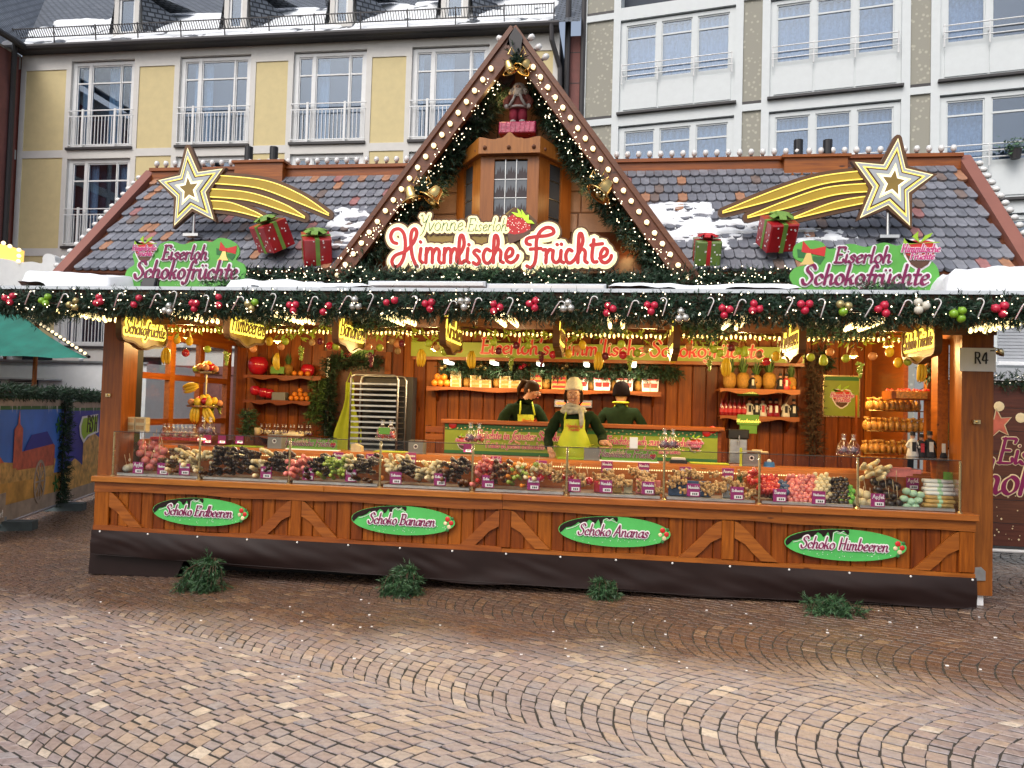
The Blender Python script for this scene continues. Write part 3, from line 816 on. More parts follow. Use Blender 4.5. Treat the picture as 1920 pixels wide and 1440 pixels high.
def text_parts(parent, text, size, X, mat, outline_mat=None, w=.13, thin=.035, nib=.5, out=.05, y=-.004, slant=.25, track=0., lift=.006, name='lettering', center=True, local=False):
    st, wd = layout(text, size, slant, track)
    if center: st = [[(x-wd/2, z) for x, z in s] for s in st]
    if outline_mat:
        lettering(st, w*size, thin*size, nib, y, 0.0, X, out*size).obj(name+'_outline', outline_mat, parent, local=local)
    return lettering(st, w*size, thin*size, nib, y-lift, y+.002, X).obj(name, mat, parent, local=local)

# ================================================================== THE STALL
stall = E('market_stall', (0, .6, 0), 'orange wooden Christmas market stall with tiled roof and pointed gable', 'stall')
XL, XR = -4.44, 4.47
ZC = .884
# --- counter front
cf = MB(); cf.box(XL+.01, XR-.01, .075, .12, .28, .82); cfo = cf.obj('counter_front', M['wood_dark_x'], stall)
x = XL+.02; rg = random.Random(8)
while x < XR-.05:
    w = rg.uniform(.115, .155); x2 = min(x+w, XR-.02); dy = rg.uniform(0, .006)
    p = MB(); p.bbox(x+.002, x2-.002, .048+dy, .075, .33, .735, .008); p.obj('plank', M['wood_z'], cfo); x = x2
def wavy_board(x0, x1, y0, y1, z0, z1, amp, top=True, n=60, seed=0):
    up = [(x0+(x1-x0)*i/n) for i in range(n+1)]
    wv = [amp*(math.sin(u*3.1+seed)+.6*math.sin(u*7.7+1+seed)) for u in up]
    poly = ([(u, z0) for u in up]+[(u, z1+q) for u, q in zip(up[::-1], wv[::-1])]) if top else ([(u, z0+q) for u, q in zip(up, wv)]+[(u, z1) for u in up[::-1]])
    b = MB(); b.prism(poly, y0, y1); return b
xm = P(942, 940, 0).x
for k, (a, b_) in enumerate(((XL, xm), (xm+.003, XR))):
    wavy_board(a, b_, .012, .048, .72, .82, .007, False, 50, k).obj('rail', M['wood_x'], cfo)
    wavy_board(a, b_, .014, .048, .285, .342, .008, True, 50, k+2).obj('rail', M['wood_x'], cfo)
stx = [(XL, P(201, 950, 0).x), (P(544, 960, 0).x, P(563, 960, 0).x), (P(936, 980, 0).x, P(957, 980, 0).x), (P(1354, 1010, 0).x, P(1377, 1010, 0).x), (P(1801, 1040, 0).x, XR)]
for a, b_ in stx:
    p = MB(); p.bbox(a, b_, .018, .0478, .344, .7185, .006); p.obj('stile', M['wood_z'], cfo)
for i in range(4):
    a = stx[i][1]+.004; b_ = stx[i+1][0]-.004; L_ = .40; t = .115
    for s_ in (1, -1):
        x0 = a if s_ > 0 else b_
        poly = [(x0, .712), (x0+s_*.0, .712-t*1.35)]
        poly = [(x0, .714), (x0, .714-.16), (x0+s_*.10, .50), (x0+s_*.17, .42), (x0+s_*(L_-.15), .347), (x0+s_*L_, .347), (x0+s_*.27, .47), (x0+s_*.13, .62), (x0+s_*.04, .70)]
        p = MB(); p.prism(poly, .02, .0476); p.obj('brace', M['wood_x'], cfo)
# --- ledge boards
rg = random.Random(4)
cuts = [XL-.015, P(610, 905, 0).x, P(943, 918, 0).x, P(1465, 945, 0).x, XR+.015]
for a, b_ in zip(cuts[:-1], cuts[1:]):
    p = MB(); p.bbox(a+.001, b_-.001, -.035, .60, .822, ZC, .006); p.obj('counter_ledge', M['wood_lite'], stall)
# --- tarpaulin skirt and what is under the stall
def tarp():
    nx, nz = 220, 12; vs = []
    for j in range(nz+1):
        for i in range(nx+1):
            u = i/nx; x = XL-.01+(XR-XL+.02)*u; v = j/nz
            zb = .035-.04*math.sin(u*math.pi)-.015*u+.02*max(0, (u-.93)/.07)**2+.012*math.sin(u*23)+.008*math.sin(u*51)
            z = .30+(zb-.30)*v
            bul = .05*math.sin(math.pi*v)*(.35+.65*abs(math.sin(u*8.2+.5)))*math.exp(-((u-.17)/.12)**2)
            bul += .045*math.sin(math.pi*min(1, v*1.1))*math.exp(-((u-.9)/.09)**2)
            y = .012-.012*v-bul-.02*v*mnoise.noise(Vector((x*1.7+v*1.2, v*1.5, 1)))-.012*math.sin(math.pi*v)*mnoise.noise(Vector((x*4.5-v*3, v*2, 4)))
            vs.append((x, y, z))
    fs = [(j*(nx+1)+i, (j+1)*(nx+1)+i, (j+1)*(nx+1)+i+1, j*(nx+1)+i+1) for j in range(nz) for i in range(nx)]
    m = MB(); m.add(vs, fs)
    o = m.obj('tarpaulin', M['tarp'], stall, smooth=True)
    h = MB(); h.tube([(XL, .0, .04), (-2, -.01, .012), (0, -.012, -.005), (2, -.01, -.005), (XR, 0, .025)], .003, 5); h.obj('hem', M['tarp'], o)
    for px, py in ((187, 995), (277, 999), (370, 1003), (463, 1009), (557, 1013), (653, 1017), (750, 1022), (848, 1028), (949, 1032), (1051, 1038), (1155, 1044), (1261, 1050), (1369, 1058), (1480, 1065), (1593, 1072), (1708, 1080), (1824, 1087)):
        q = P(px, py, 0); s = MB(); s.sph((q.x, .004, .285), .011, 8, 5); s.obj('stud', M['white'], o)
tarp()
d = MB(); d.box(XL+.02, XR-.05, .55, .6, -.2, .3); d.obj('inner_skirt', M['dark'], stall)
d = MB(); d.add([(XL-.06, .09, .3), (XL-.07, .07, gz(XL)+.01), (XL+.95, .10, gz(XL)+.02), (XL+1.15, .12, .3), (XL-.06, 2.9, .3), (XL-.07, 2.9, gz(XL))], [(0, 1, 2, 3), (4, 5, 1, 0)]); d.obj('corner_skirt', M['tarp'], stall)
d = MB(); d.tube([(-2.2, .35, -.02), (-1.2, .33, -.05), (-.2, .35, -.03)], .015, 5); d.box(-4.3, 4.3, .7, 2.8, .12, .2); d.obj('chassis', M['black'], stall)
d = MB(); d.box(XL, XR, .62, 3.0, .28, .34); d.obj('floor', M['wood_dark_x'], stall)
# --- posts
def post(x0, x1, y0, y1, z0, z1):
    p = MB(); p.box(x0, x1, y0, y1, z0, z1); return p.obj('post', M['wood_post'], stall)
post(-4.50, -4.25, .13, .38, .29, 2.76)
post(4.40, 4.68, .16, .44, .115, 2.76)
d = MB(); d.box(4.44, 4.62, .2, .4, gz(4.5), .114); d.obj('footing', M['paper'], stall)
q = P(1837, 1077, .15); d = MB(); d.prism([(q.x-.045, q.z-.06), (q.x+.05, q.z-.055), (q.x+.05, q.z+.03), (q.x+.01, q.z+.07), (q.x-.05, q.z+.06)], .148, .156); d.obj('corner_bracket', M['steel'], stall)
for (px, py) in ((205, 741), (1830, 791)):
    q = P(px, py, .14); d = MB(); d.box(q.x-.03, q.x+.03, .115, .158, q.z-.018, q.z+.018); d.sph((q.x, .11, q.z), .012); d.obj('latch', M['brass'], stall)
# --- back wall
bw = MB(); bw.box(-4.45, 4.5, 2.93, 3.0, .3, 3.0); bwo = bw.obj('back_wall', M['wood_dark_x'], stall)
x = -4.4; rg = random.Random(9)
DX0, DX1 = P(612, 690, 2.9).x, P(722, 690, 2.9).x
while x < 4.45:
    w = rg.uniform(.15, .19); x2 = min(4.45, x+w)
    if not (x < DX1+.02 and x2 > DX0-.02):
        p = MB(); p.bbox(x+.003, x2-.003, 2.902+rg.uniform(0, .006), 2.93, .34, 2.78, .01); p.obj('plank', M['wood_z'], bwo)
    x = x2
ZD = P(670, 672, 2.9).z
d = MB(); d.box(DX0-.09, DX0, 2.88, 2.925, .34, ZD+.1); d.box(DX1, DX1+.09, 2.88, 2.925, .34, ZD+.1); d.box(DX0, DX1, 2.88, 2.925, ZD, ZD+.1); d.obj('door_frame', M['wood_z'], stall)
d = MB(); d.box(DX0+.12, DX1-.002, 2.915, 2.925, .34, ZD-.002); d.obj('door', M['wood_dark_y'], stall)
d = MB(); d.box(DX0+.002, DX0+.05, 2.90, 2.925, .34, ZD-.002); d.obj('door_edge', M['steel'], stall)
d = MB(); d.box(DX0, DX1, 2.905, 2.925, ZD+.102, 2.78); d.obj('lintel_board', M['wood_x'], stall)
# --- ceiling, header
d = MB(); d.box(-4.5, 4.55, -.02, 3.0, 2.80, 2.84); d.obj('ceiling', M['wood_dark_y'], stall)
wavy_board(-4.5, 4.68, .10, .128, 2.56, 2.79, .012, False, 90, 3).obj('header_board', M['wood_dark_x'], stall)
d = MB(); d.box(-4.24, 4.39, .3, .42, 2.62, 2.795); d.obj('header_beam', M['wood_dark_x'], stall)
# --- left side wall with its window
sw = MB()
sw.box(-4.47, -4.42, .38, 2.93, .34, 1.18); sw.obj('side_wall', M['wood_y'], stall); sw = MB(); sw.box(-4.47, -4.42, .38, 2.93, 2.55, 2.8); sw.obj('side_wall', M['wood_y'], stall)
wf = MB()
ys = [.62, 1.32, 2.0, 2.72]
for y in ys: wf.box(-4.475, -4.40, y-.05, y+.05, 1.18, 2.55)
for z in (1.18, 1.42, 1.98, 2.48): wf.box(-4.47, -4.405, .57, 2.77, z, z+.075)
wfo = wf.obj('window_frame', M['wood_y'], stall)
for a, b_ in zip(ys[:-1], ys[1:]):
    for z0, z1 in ((1.5, 1.975), (2.06, 2.475)):
        p = MB(); p.box(-4.44, -4.436, a+.05, b_-.05, z0, z1); p.obj('pane', M['glass'], wfo)
d = MB(); d.box(-4.46, -4.30, .39, .56, .9, 2.6); d.obj('shutter', M['dark'], stall)
d = MB(); d.box(-4.40, -4.36, .56, .60, .9, 2.55); d.obj('shutter_edge', M['wood_y'], stall)
# --- right side wall with an opening
for b6 in ((.44, 2.93, .34, 1.2), (1.75, 2.93, 1.2, 2.8), (.44, 1.75, 2.5, 2.8)): sw = MB(); sw.box(4.42, 4.47, *b6); sw.obj('side_wall', M['wood_y'], stall)
d = MB(); d.box(4.36, 4.42, .9, .98, 1.2, 2.5); d.box(4.30, 4.40, .46, .62, .9, 2.55); d.obj('window_frame', M['wood_y'], stall)
# --- awning flap
FZ0, FZ1 = 2.73, 2.80
d = MB(); d.add([(-5.35, -1.02, FZ0), (5.35, -1.02, FZ0), (5.0, .1, FZ1-.02), (-4.95, .1, FZ1-.02), (-5.35, -1.02, FZ0+.035), (5.35, -1.02, FZ0+.035), (5.0, .1, FZ1+.015), (-4.95, .1, FZ1+.015)],
      [(0, 3, 2, 1), (4, 5, 6, 7), (0, 1, 5, 4), (1, 2, 6, 5), (2, 3, 7, 6), (3, 0, 4, 7)]); flap = d.obj('awning_flap', M['wood_dark_y'], stall)
d = MB(); d.box(-5.36, 5.36, -1.075, -1.03, FZ0+.02, FZ0+.052); d.obj('edge_trim', M['alu'], flap)
d = MB(); d.box(-5.3, 5.3, -1.02, -.97, FZ0-.12, FZ0-.005); d.obj('fascia', M['wood_dark_x'], flap)
# --- lamp bars under the flap
for (px, py) in ((165, 600), (363, 602), (550, 602), (748, 607), (948, 610), (1155, 612), (1378, 608), (1620, 607), (1868, 607)):
    X = P(px, py, -.55).x
    b = MB(); b.box(X-.085, X+.085, -.93, -.16, 2.585, 2.62); b.box(X-.02, X+.02, -.6, -.5, 2.62, 2.75); bar = b.obj('lamp_bar', M['wood_dark_y'], stall)
    bm = MB(); bm.lathe([(.001, -.055), (.016, -.045), (.019, -.028), (.013, -.008), (.012, 0)], 7); bme = bm.mesh('bulb', M['bulb_hot'], smooth=True)
    for s_ in (-1, 1):
        for i in range(8): link('bulb', bme, bar, Vector((X+s_*.06, -.90+i*.1, 2.585))-root_off(bar))
    if px < 200 or px > 1800: continue
    l = bpy.data.lights.new('lamp_bar_light', 'POINT'); l.energy = 17; l.color = (1.0, .76, .42); l.shadow_soft_size = .12
    lo = bpy.data.objects.new('lamp_bar_light', l); COL.objects.link(lo); lo.location = (X, -.5, 2.46)
# --- roof
RE, RT = Vector((0, 0, 3.12)), Vector((0, 1.45, 4.62))
sv = (RT-RE); SL = sv.length; sv.normalize(); sn = Vector((0, -sv.z, sv.y))
RX0, RX1 = -4.86, 4.88
def rp(x, t, h=0): return Vector((x, 0, 0))+RE+sv*t+sn*h
d = MB()
d.add([rp(RX0, -.02), rp(RX1, -.02), rp(RX1, SL), rp(RX0, SL), rp(RX0, -.02, -.06), rp(RX1, -.02, -.06), rp(RX1, SL, -.06), rp(RX0, SL, -.06)], [(0, 1, 2, 3), (7, 6, 5, 4), (0, 4, 5, 1), (1, 5, 6, 2), (3, 7, 4, 0)])
d.add([(RX0, 1.45, 4.62), (RX1, 1.45, 4.62), (RX1, 3.1, 3.0), (RX0, 3.1, 3.0)], [(0, 1, 2, 3)])
for X in (RX0+.1, RX1-.1): d.add([(X, .02, 3.05), (X, 3.0, 3.05), (X, 1.45, 4.58)], [(0, 1, 2)])
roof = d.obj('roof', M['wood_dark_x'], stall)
def m_tile():
    m, nt, b = nodes('plain_tile')
    r = rnd(nt)
    c = ramp(nt, r, [(0, (.17, .178, .205)), (.25, (.225, .232, .265)), (.5, (.185, .19, .22)), (.72, (.25, .256, .285)), (.80, (.19, .196, .225)), (.87, (.42, .21, .12)), (.915, (.38, .17, .16)), (.95, (.20, .15, .13)), (1, (.16, .15, .165))], 'CONSTANT')
    v = coord(nt); n = noise(nt, v, 14, 5); c = mixc(nt, 1.0, c, ramp(nt, n, [(.3, (.7, .7, .7)), (.7, (1.15, 1.15, 1.15))]), 'MULTIPLY')
    lnk(nt, c, b.inputs['Base Color']); lnk(nt, math_n(nt, 'MULTIPLY_ADD', n, .4, .22), b.inputs['Roughness']); bump(nt, b, n, .2, .005)
    return m
M['tile'] = m_tile()
TW, EXP, TL = .102, .182, .27
GC = .05      # gable centre line
def gable_half(z): return max(0, (5.50-z)*.733)
tp = [(-TW/2+.003, TL), (-TW/2+.003, .035), (-TW*.36, .010), (-TW*.16, 0), (TW*.16, 0), (TW*.36, .010), (TW/2-.003, .035), (TW/2-.003, TL)]
tm = MB(); n_ = len(tp)
tm.add([(x, y, .034 if y < .1 else .0) for x, y in tp]+[(x, y, .0 if y < .1 else -.006) for x, y in tp], [tuple(range(n_))[::-1] if False else tuple(range(n_))]+[(i, i+n_, (i+1) % n_+n_, (i+1) % n_) for i in range(n_)])
# orient: local x along eave, y up the slope, z off the slope
TM = Matrix(((1, 0, 0, 0), (0, sv.y, sn.y, 0), (0, sv.z, sn.z, 0), (0, 0, 0, 1)))
a_ = [Vector(tm.v[i]) for i in tm.f[0][:3]]
if (a_[1]-a_[0]).cross(a_[2]-a_[1]).z < 0: tm.f = [f[::-1] for f in tm.f]
tile_v = [TM @ Vector(v) for v in tm.v]; tile_f = tm.f
tmb = MB(); tmb.add(tile_v, tile_f); tme = tmb.mesh('tile', M['tile'])
rows = int(SL/EXP); spots = []
for j in range(rows):
    t = j*EXP
    nx = int((RX1-RX0-.12)/TW)
    for i in range(nx):
        x = RX0+.06+TW/2+i*TW+(TW/2 if j % 2 else 0)
        if x > RX1-.06: continue
        p = rp(x, t, .012)
        if abs(x-GC) < gable_half(p.z)-.12: continue
        spots.append(p)
spots.sort(key=lambda p: (p-CAM_POS).length)
rest = MB(); rg = random.Random(6)
for k, p in enumerate(spots):
    if k < 300: link('tile', tme, roof, p-root_off(roof), (rg.uniform(-.02, .02), rg.uniform(-.015, .015), rg.uniform(-.02, .02)))
    else: rest.add([v+p for v in tile_v], tile_f)
o = rest.obj('tiles', M['tile'], roof); o['kind'] = 'stuff'
print('tiles', len(spots))
# ridge board with its bulbs
d = MB(); d.box(RX0+.02, RX1-.02, 1.36, 1.42, 4.52, 4.66); d.box(RX0, RX1, 1.33, 1.55, 4.66, 4.70); ridge = d.obj('ridge_board', M['wood_x'], stall)
bm = MB(); bm.lathe([(.017, 0), (.017, .03)], 8, None, 1); bm.lathe([(.012, .03), (.030, .055), (.034, .078), (.024, .104), (.001, .112)], 9, None, 0)
bulb_me = bm.mesh('bulb', [M['bulb_off'], M['black']], smooth=True)
x = RX0+.06
while x < RX1:
    if abs(x-GC) > gable_half(4.7)-.05: link('bulb', bulb_me, ridge, Vector((x, 1.40, 4.70))-root_off(ridge))
    x += .128
for s_, X in ((-1, RX0), (1, RX1)):
    d = MB()
    a0, b0 = X-s_*.02, X+s_*.11
    lo, hi = sorted((a0, b0))
    d.add([rp(lo, -.10, -.1), rp(hi, -.10, -.1), rp(hi, SL+.05, -.1), rp(lo, SL+.05, -.1), rp(lo, -.10, .07), rp(hi, -.10, .07), rp(hi, SL+.05, .07), rp(lo, SL+.05, .07)],
          [(0, 3, 2, 1), (4, 5, 6, 7), (0, 1, 5, 4), (1, 2, 6, 5), (2, 3, 7, 6), (3, 0, 4, 7)])
    vg = d.obj('verge_board', M['verge'], stall)
    for i in range(15): link('bulb', bulb_me, vg, rp(X+s_*.13, .1+i*.14, .0)-root_off(vg), (0, s_*1.5, 0))
# chimney boxes
for (a, b_, zt, tubes) in (((440), (530), 306, ((467, 276), (514, 276))), ((1471), (1590), 296, ((1497, 263), (1552, 263)))):
    p0, p1 = P(a, zt, 1.25), P(b_, zt, 1.25)
    d = MB(); d.box(p0.x, p1.x, 1.25, 1.6, 4.45, p0.z); d.box(p0.x-.03, p1.x+.03, 1.22, 1.63, p0.z, p0.z+.03); ch = d.obj('chimney_box', M['wood_x'], stall)
    for (tx, ty) in tubes:
        q = P(tx, ty, 1.42); d = MB(); d.lathe([(.052, 0), (.052, q.z-p0.z-.03), (.04, q.z-p0.z-.03), (.04, .1)], 14, Matrix.Translation((q.x, 1.42, p0.z+.03))); d.obj('flue_pipe', M['black'], ch, smooth=False)
# --- gable
GY = -.12
AP = Vector((GC, GY, 5.57)); GH = 2.47; GW = 1.81
def gp(s, t, h, y):      # s side, t along the rake from the apex, h off the rake (up)
    d_ = Vector((s*GW, 0, -GH)).normalized(); nrm = Vector((s*GH, 0, GW)).normalized()
    return Vector((GC, y, 5.57))+d_*t+nrm*h
GLn = math.hypot(GW, GH)+.06
def m_bw(): return M['wood_barge']
for s in (-1, 1):
    d = MB()
    A = [gp(s, 0, -.0, GY), gp(s, GLn, 0, GY), gp(s, GLn, -.15, GY), gp(s, .09, -.15, GY)]
    B = [v+Vector((0, .05, 0)) for v in A]
    fs = [(0, 1, 2, 3), (7, 6, 5, 4), (0, 4, 5, 1), (1, 5, 6, 2), (2, 6, 7, 3)]
    if s < 0: fs = [f[::-1] for f in fs]
    d.add(A+B, fs); bb = d.obj('barge_board', M['wood_barge'], stall)
    d = MB()
    for (h0, h1, yy) in ((.035, -.012, GY-.03), (-.138, -.165, GY-.025)):
        A = [gp(s, .0 if h0 > 0 else .12, h0, yy), gp(s, GLn+.02, h0, yy), gp(s, GLn+.02, h1, yy), gp(s, .0 if h0 > 0 else .12, h1, yy)]
        B = [v+Vector((0, .09 if h0 > 0 else .08, 0)) for v in A]; d.add(A+B, [f if s > 0 else f[::-1] for f in ((0, 1, 2, 3), (7, 6, 5, 4), (0, 4, 5, 1), (1, 5, 6, 2), (2, 6, 7, 3), (3, 7, 4, 0))])
    d.obj('moulding', M['wood_barge'], bb)
    bl = MB(); bl.lathe([(.036, 0), (.036, .012)], 10, None, 1); bl.lathe([(.026, .012), (.031, .03), (.026, .05), (.012, .06), (.001, .062)], 10, None, 0)
    bl = bl.mesh('bulb', [M['bulb'], M['gold']], smooth=True)
    nb = 20 if s < 0 else 21
    for i in range(nb):
        p = gp(s, .46+i*(GLn-.52)/(nb-1), -.072, GY-.001); link('bulb', bl, bb, p-root_off(bb), (math.pi/2, 0, 0), .84)
    # roof slab above, soffit boards below
    d = MB()
    A = [gp(s, 0, .0, GY+.05), gp(s, GLn, .0, GY+.05), gp(s, GLn, .0, 1.9), gp(s, 0, .0, 1.9)]
    B = [gp(s, 0, .045, GY+.02), gp(s, GLn, .045, GY+.02), gp(s, GLn, .045, 1.9), gp(s, 0, .045, 1.9)]
    d.add(A+B, [f if s > 0 else f[::-1] for f in ((0, 1, 2, 3), (7, 6, 5, 4), (0, 4, 5, 1), (1, 5, 6, 2), (2, 6, 7, 3), (3, 7, 4, 0))]); gs = d.obj('gable_roof', M['verge'], stall)
    k = 0; t = .05
    while t < GLn-.05:
        w = .155; d = MB(); A = [gp(s, t+.003, -.001, GY+.052), gp(s, min(t+w, GLn)-.003, -.001, GY+.052), gp(s, min(t+w, GLn)-.003, -.001, .6), gp(s, t+.003, -.001, .6)]
        B = [v+gp(s, 0, -.014, 0)-gp(s, 0, 0, 0) for v in A]; d.add(A+B, [f if s < 0 else f[::-1] for f in ((0, 1, 2, 3), (7, 6, 5, 4), (0, 4, 5, 1), (1, 5, 6, 2), (2, 6, 7, 3), (3, 7, 4, 0))]); d.obj('soffit_board', M['wood_dark_y'], gs); t += w
    for i in range(3 if s > 0 else 1): link('bulb', bulb_me, gs, gp(s, .12+i*.13, .045, GY+.15)-root_off(gs), (0, s*.9, 0))
# apex shield
q = lambda px, py: (P(px, py, GY-.04).x, P(px, py, GY-.04).z)
d = MB(); d.prism([q(966, 52), q(980, 70), q(980, 74), q(978, 84), q(977, 97), q(977, 102), q(972, 108), q(963, 108), q(958, 102), q(958, 94), q(955, 78), q(955, 70)], GY-.055, GY-.0305); d.obj('apex_shield', M['pipe'], stall)
# gable wall of stone blocks
GYW = .5
d = MB(); d.prism([(GC-gable_half(3.0)+.05, 3.0), (GC+gable_half(3.0)-.05, 3.0), (GC, 5.45)], GYW+.05, GYW+.1); gw = d.obj('gable_wall', M['redstone'], stall)
M['stone'] = pm('beige_sandstone', (.44, .27, .185), .8, .2, 6, bmp=.8, isl=.12)
rg = random.Random(12); z = 3.13; r_ = 0
while z < 5.25:
    h = rg.choice([.2, .24, .27]); hw = gable_half(z+h*.5)-.02; x = GC-hw
    while x < GC+hw-.02:
        w = rg.uniform(.3, .55); x2 = min(x+w, GC+hw)
        if GC+hw-x2 < .15: x2 = GC+hw
        d = MB(); d.bbox(x+.004, x2-.004, GYW+rg.uniform(0, .012), GYW+.05, z+.004, z+h-.004, .01); d.obj('stone', M['stone'], gw); x = x2
    z += h
d = MB(); d.box(GC-1.72, GC+1.72, .3, .5, 3.02, 3.125); d.obj('gable_sill', M['wood_dark_x'], stall)
d = MB(); d.box(GC-1.72, GC+1.72, .05, .3, 2.8, 3.05); d.obj('gable_base', M['wood_dark_x'], stall)
# --- oriel window
ZO0, ZO1 = 3.5, P(955, 276, -.05).z
fxl, fxr = P(901, 330, -.02).x, P(1010, 330, -.02).x
ol, orr = P(866, 340, .45).x-.05, P(1068, 340, .45).x+.02
orl = MB(); orl.box(fxl+.02, fxr-.02, .10, .45, ZO0, ZO1); oro = orl.obj('oriel', M['roomdark'], stall)
wl, wr = P(926, 350, -.02).x, P(988, 350, -.02).x; wt = P(955, 298, -.02).z
d = MB(); d.box(fxl, wl, -.02, .02, ZO0, ZO1); d.box(wr, fxr, -.02, .02, ZO0, ZO1); d.box(wl, wr, -.02, .02, wt, ZO1); d.box(wl, wr, -.02, .02, ZO0, ZO0+.12); d.obj('oriel_frame', M['oriel'], oro)
for (xf, xb_) in ((fxl, ol), (fxr, orr)):
    A = Vector((xf, -.02, 0)); Bv = Vector((xb_, .44, 0)); e_ = Bv-A
    def sp_(u, z, off=0): n2 = Vector((e_.y, -e_.x, 0)).normalized()*(1 if xf > GC else -1); v = A+e_*u+n2*off; return (v.x, v.y, z)
    d = MB()
    for (u0, u1, z0, z1) in ((0, .32, ZO0, ZO1), (.68, 1, ZO0, ZO1), (.32, .68, wt, ZO1), (.32, .68, ZO0, ZO0+.1)):
        d.add([sp_(u0, z0), sp_(u1, z0), sp_(u1, z1), sp_(u0, z1), sp_(u0, z0, -.04), sp_(u1, z0, -.04), sp_(u1, z1, -.04), sp_(u0, z1, -.04)], [(0, 1, 2, 3), (7, 6, 5, 4), (0, 4, 5, 1), (1, 5, 6, 2), (2, 6, 7, 3), (3, 7, 4, 0)] if xf > GC else [(3, 2, 1, 0), (4, 5, 6, 7), (1, 5, 4, 0), (2, 6, 5, 1), (3, 7, 6, 2), (0, 4, 7, 3)])
    d.obj('oriel_side', M['oriel'], oro)
    d = MB(); d.add([sp_(.32, ZO0+.1, -.02), sp_(.68, ZO0+.1, -.02), sp_(.68, wt, -.02), sp_(.32, wt, -.02)], [(0, 1, 2, 3)]); d.obj('pane', M['roomdark'], oro)
    d = MB()
    for k in range(4): z_ = wt-.19*k-.17; d.tube([sp_(.32, z_, -.015), sp_(.68, z_, -.015)], .004, 4)
    d.obj('glazing_lead', M['steel'], oro)
M['leadpane'] = pm('leaded_pane', (.10, .11, .125), .12, .3, 5, coat=.6)
M['plumdark'] = pm('plum_print', (.025, .012, .016), .4)
pw_ = (wr-wl)/3; ph = .19
for i in range(3):
    for k in range(4):
        x0 = wl+i*pw_; z1 = wt-.015-k*ph; z0 = z1-ph
        d = MB(); d.box(x0+.004, x0+pw_-.004, .0, .01, z0+.004, z1-.004); pn = d.obj('pane', M['leadpane'], oro)
        d = MB(); f_ = lambda u, v: (x0+.006+u*(pw_-.012), z0+.006+v*(ph-.012))
        d.prism([f_(0, 0), f_(1, 0), f_(1, .55), f_(.93, .3), f_(.8, .62), f_(.66, .35), f_(.52, .75), f_(.4, .4), f_(.28, .6), f_(.12, .25), f_(0, .3)], -.003, .0); d.obj('hill_print', M['plumdark'], pn)
d = MB()
for i in (1, 2): d.tube([(wl+i*pw_, -.006, ZO0+.1), (wl+i*pw_, -.006, wt)], .0045, 4)
for k in range(1, 4): d.tube([(wl, -.006, wt-.015-k*ph), (wr, -.006, wt-.015-k*ph)], .0045, 4)
d.obj('glazing_lead', M['steel'], oro)
# crown board of the oriel
zt0, zt1 = P(955, 288, -.08).z, P(955, 256, -.08).z
cl, cr_ = P(898, 270, -.09).x, P(1013, 270, -.09).x
n = 30; top = []
for i in range(n+1):
    u = i/n; top.append((cl+(cr_-cl)*u, zt1-.02+.012*math.cos(u*math.pi*4)*(1 if abs(u-.5) > .2 else .2)+.06*math.exp(-((u-.5)/.07)**2)))
d = MB(); d.prism([(cl, zt0), (cr_, zt0)]+top[::-1], -.10, -.06); cb = d.obj('oriel_crown', M['oriel'], oro)
for (xf, xb_, s) in ((cl, P(862, 290, .4).x-.1, -1), (cr_, P(1070, 290, .4).x+.08, 1)):
    A0 = [(xf, -.10, zt0), (xb_, .42, zt0-.03), (xb_, .42, zt1-.1), (xf, -.10, zt1-.008)]; A1 = [(x_-s*.035, y_+.02, z_) for x_, y_, z_ in A0]
    d = MB(); d.add(A0+A1, [f if s > 0 else f[::-1] for f in ((0, 1, 2, 3), (7, 6, 5, 4), (0, 4, 5, 1), (2, 6, 7, 3))]); d.obj('crown_wing', M['oriel'], cb)
d = MB(); d.add([(cl, -.09, zt0), (cr_, -.09, zt0), (P(1068, 290, .4).x+.05, .42, zt0-.03), (P(864, 290, .4).x-.07, .42, zt0-.03)], [(0, 3, 2, 1)]); d.box(cl+.03, cr_-.03, -.06, -.021, ZO1-.06, zt0+.002); d.obj('cornice', M['wood_barge'], cb)
d = MB(); d.box(cl, cr_, -.05, .45, zt1-.05, zt1-.03); d.obj('oriel_top', M['oriel'], oro)
for px, py in ((909, 277), (954, 276), (1001, 275), (891, 279), (1020, 276)):
    qv = P(px, py, -.10); d = MB(); d.sph((qv.x, -.105 if 895 < px < 1015 else -.03, qv.z), .022, 8, 6); d.obj('knob', M['wood_barge'], cb)
print('p3 done')
# ================================================================== SIGNS
I4 = Matrix.Identity(4)
M['neon_cream'] = emis('lit_cream', (1.0, .88, .45), .62)
M['neon_white'] = emis('lit_white', (1.0, .95, .78), .75)
M['neon_yellow'] = emis('neon_yellow', (1.0, .78, .14), .85)
M['sign_red'] = pm('sign_red', (.55, .02, .02), .3, .1, emit=.06, ecol=(.9, .05, .03))
M['sign_gold'] = pm('sign_gold', (.30, .19, .03), .35, .25, 3)
M['sign_brown'] = pm('sign_brown', (.11, .045, .012), .4, .2, 4)
M['leaf_sign'] = pm('leaf_sign', (.35, .60, .03), .4, .1, 5)
M['leaf_dark'] = pm('leaf_dark', (.03, .16, .04), .5, .1, 5)
M['silver_paint'] = pm('silver_paint', (.42, .44, .47), .4, .08, 5)
M['tailgold'] = pm('tail_gold', (.46, .30, .012), .35, .15, 3)
M['pinkink'] = pm('pink_ink', (.55, .06, .22), .4, .05)
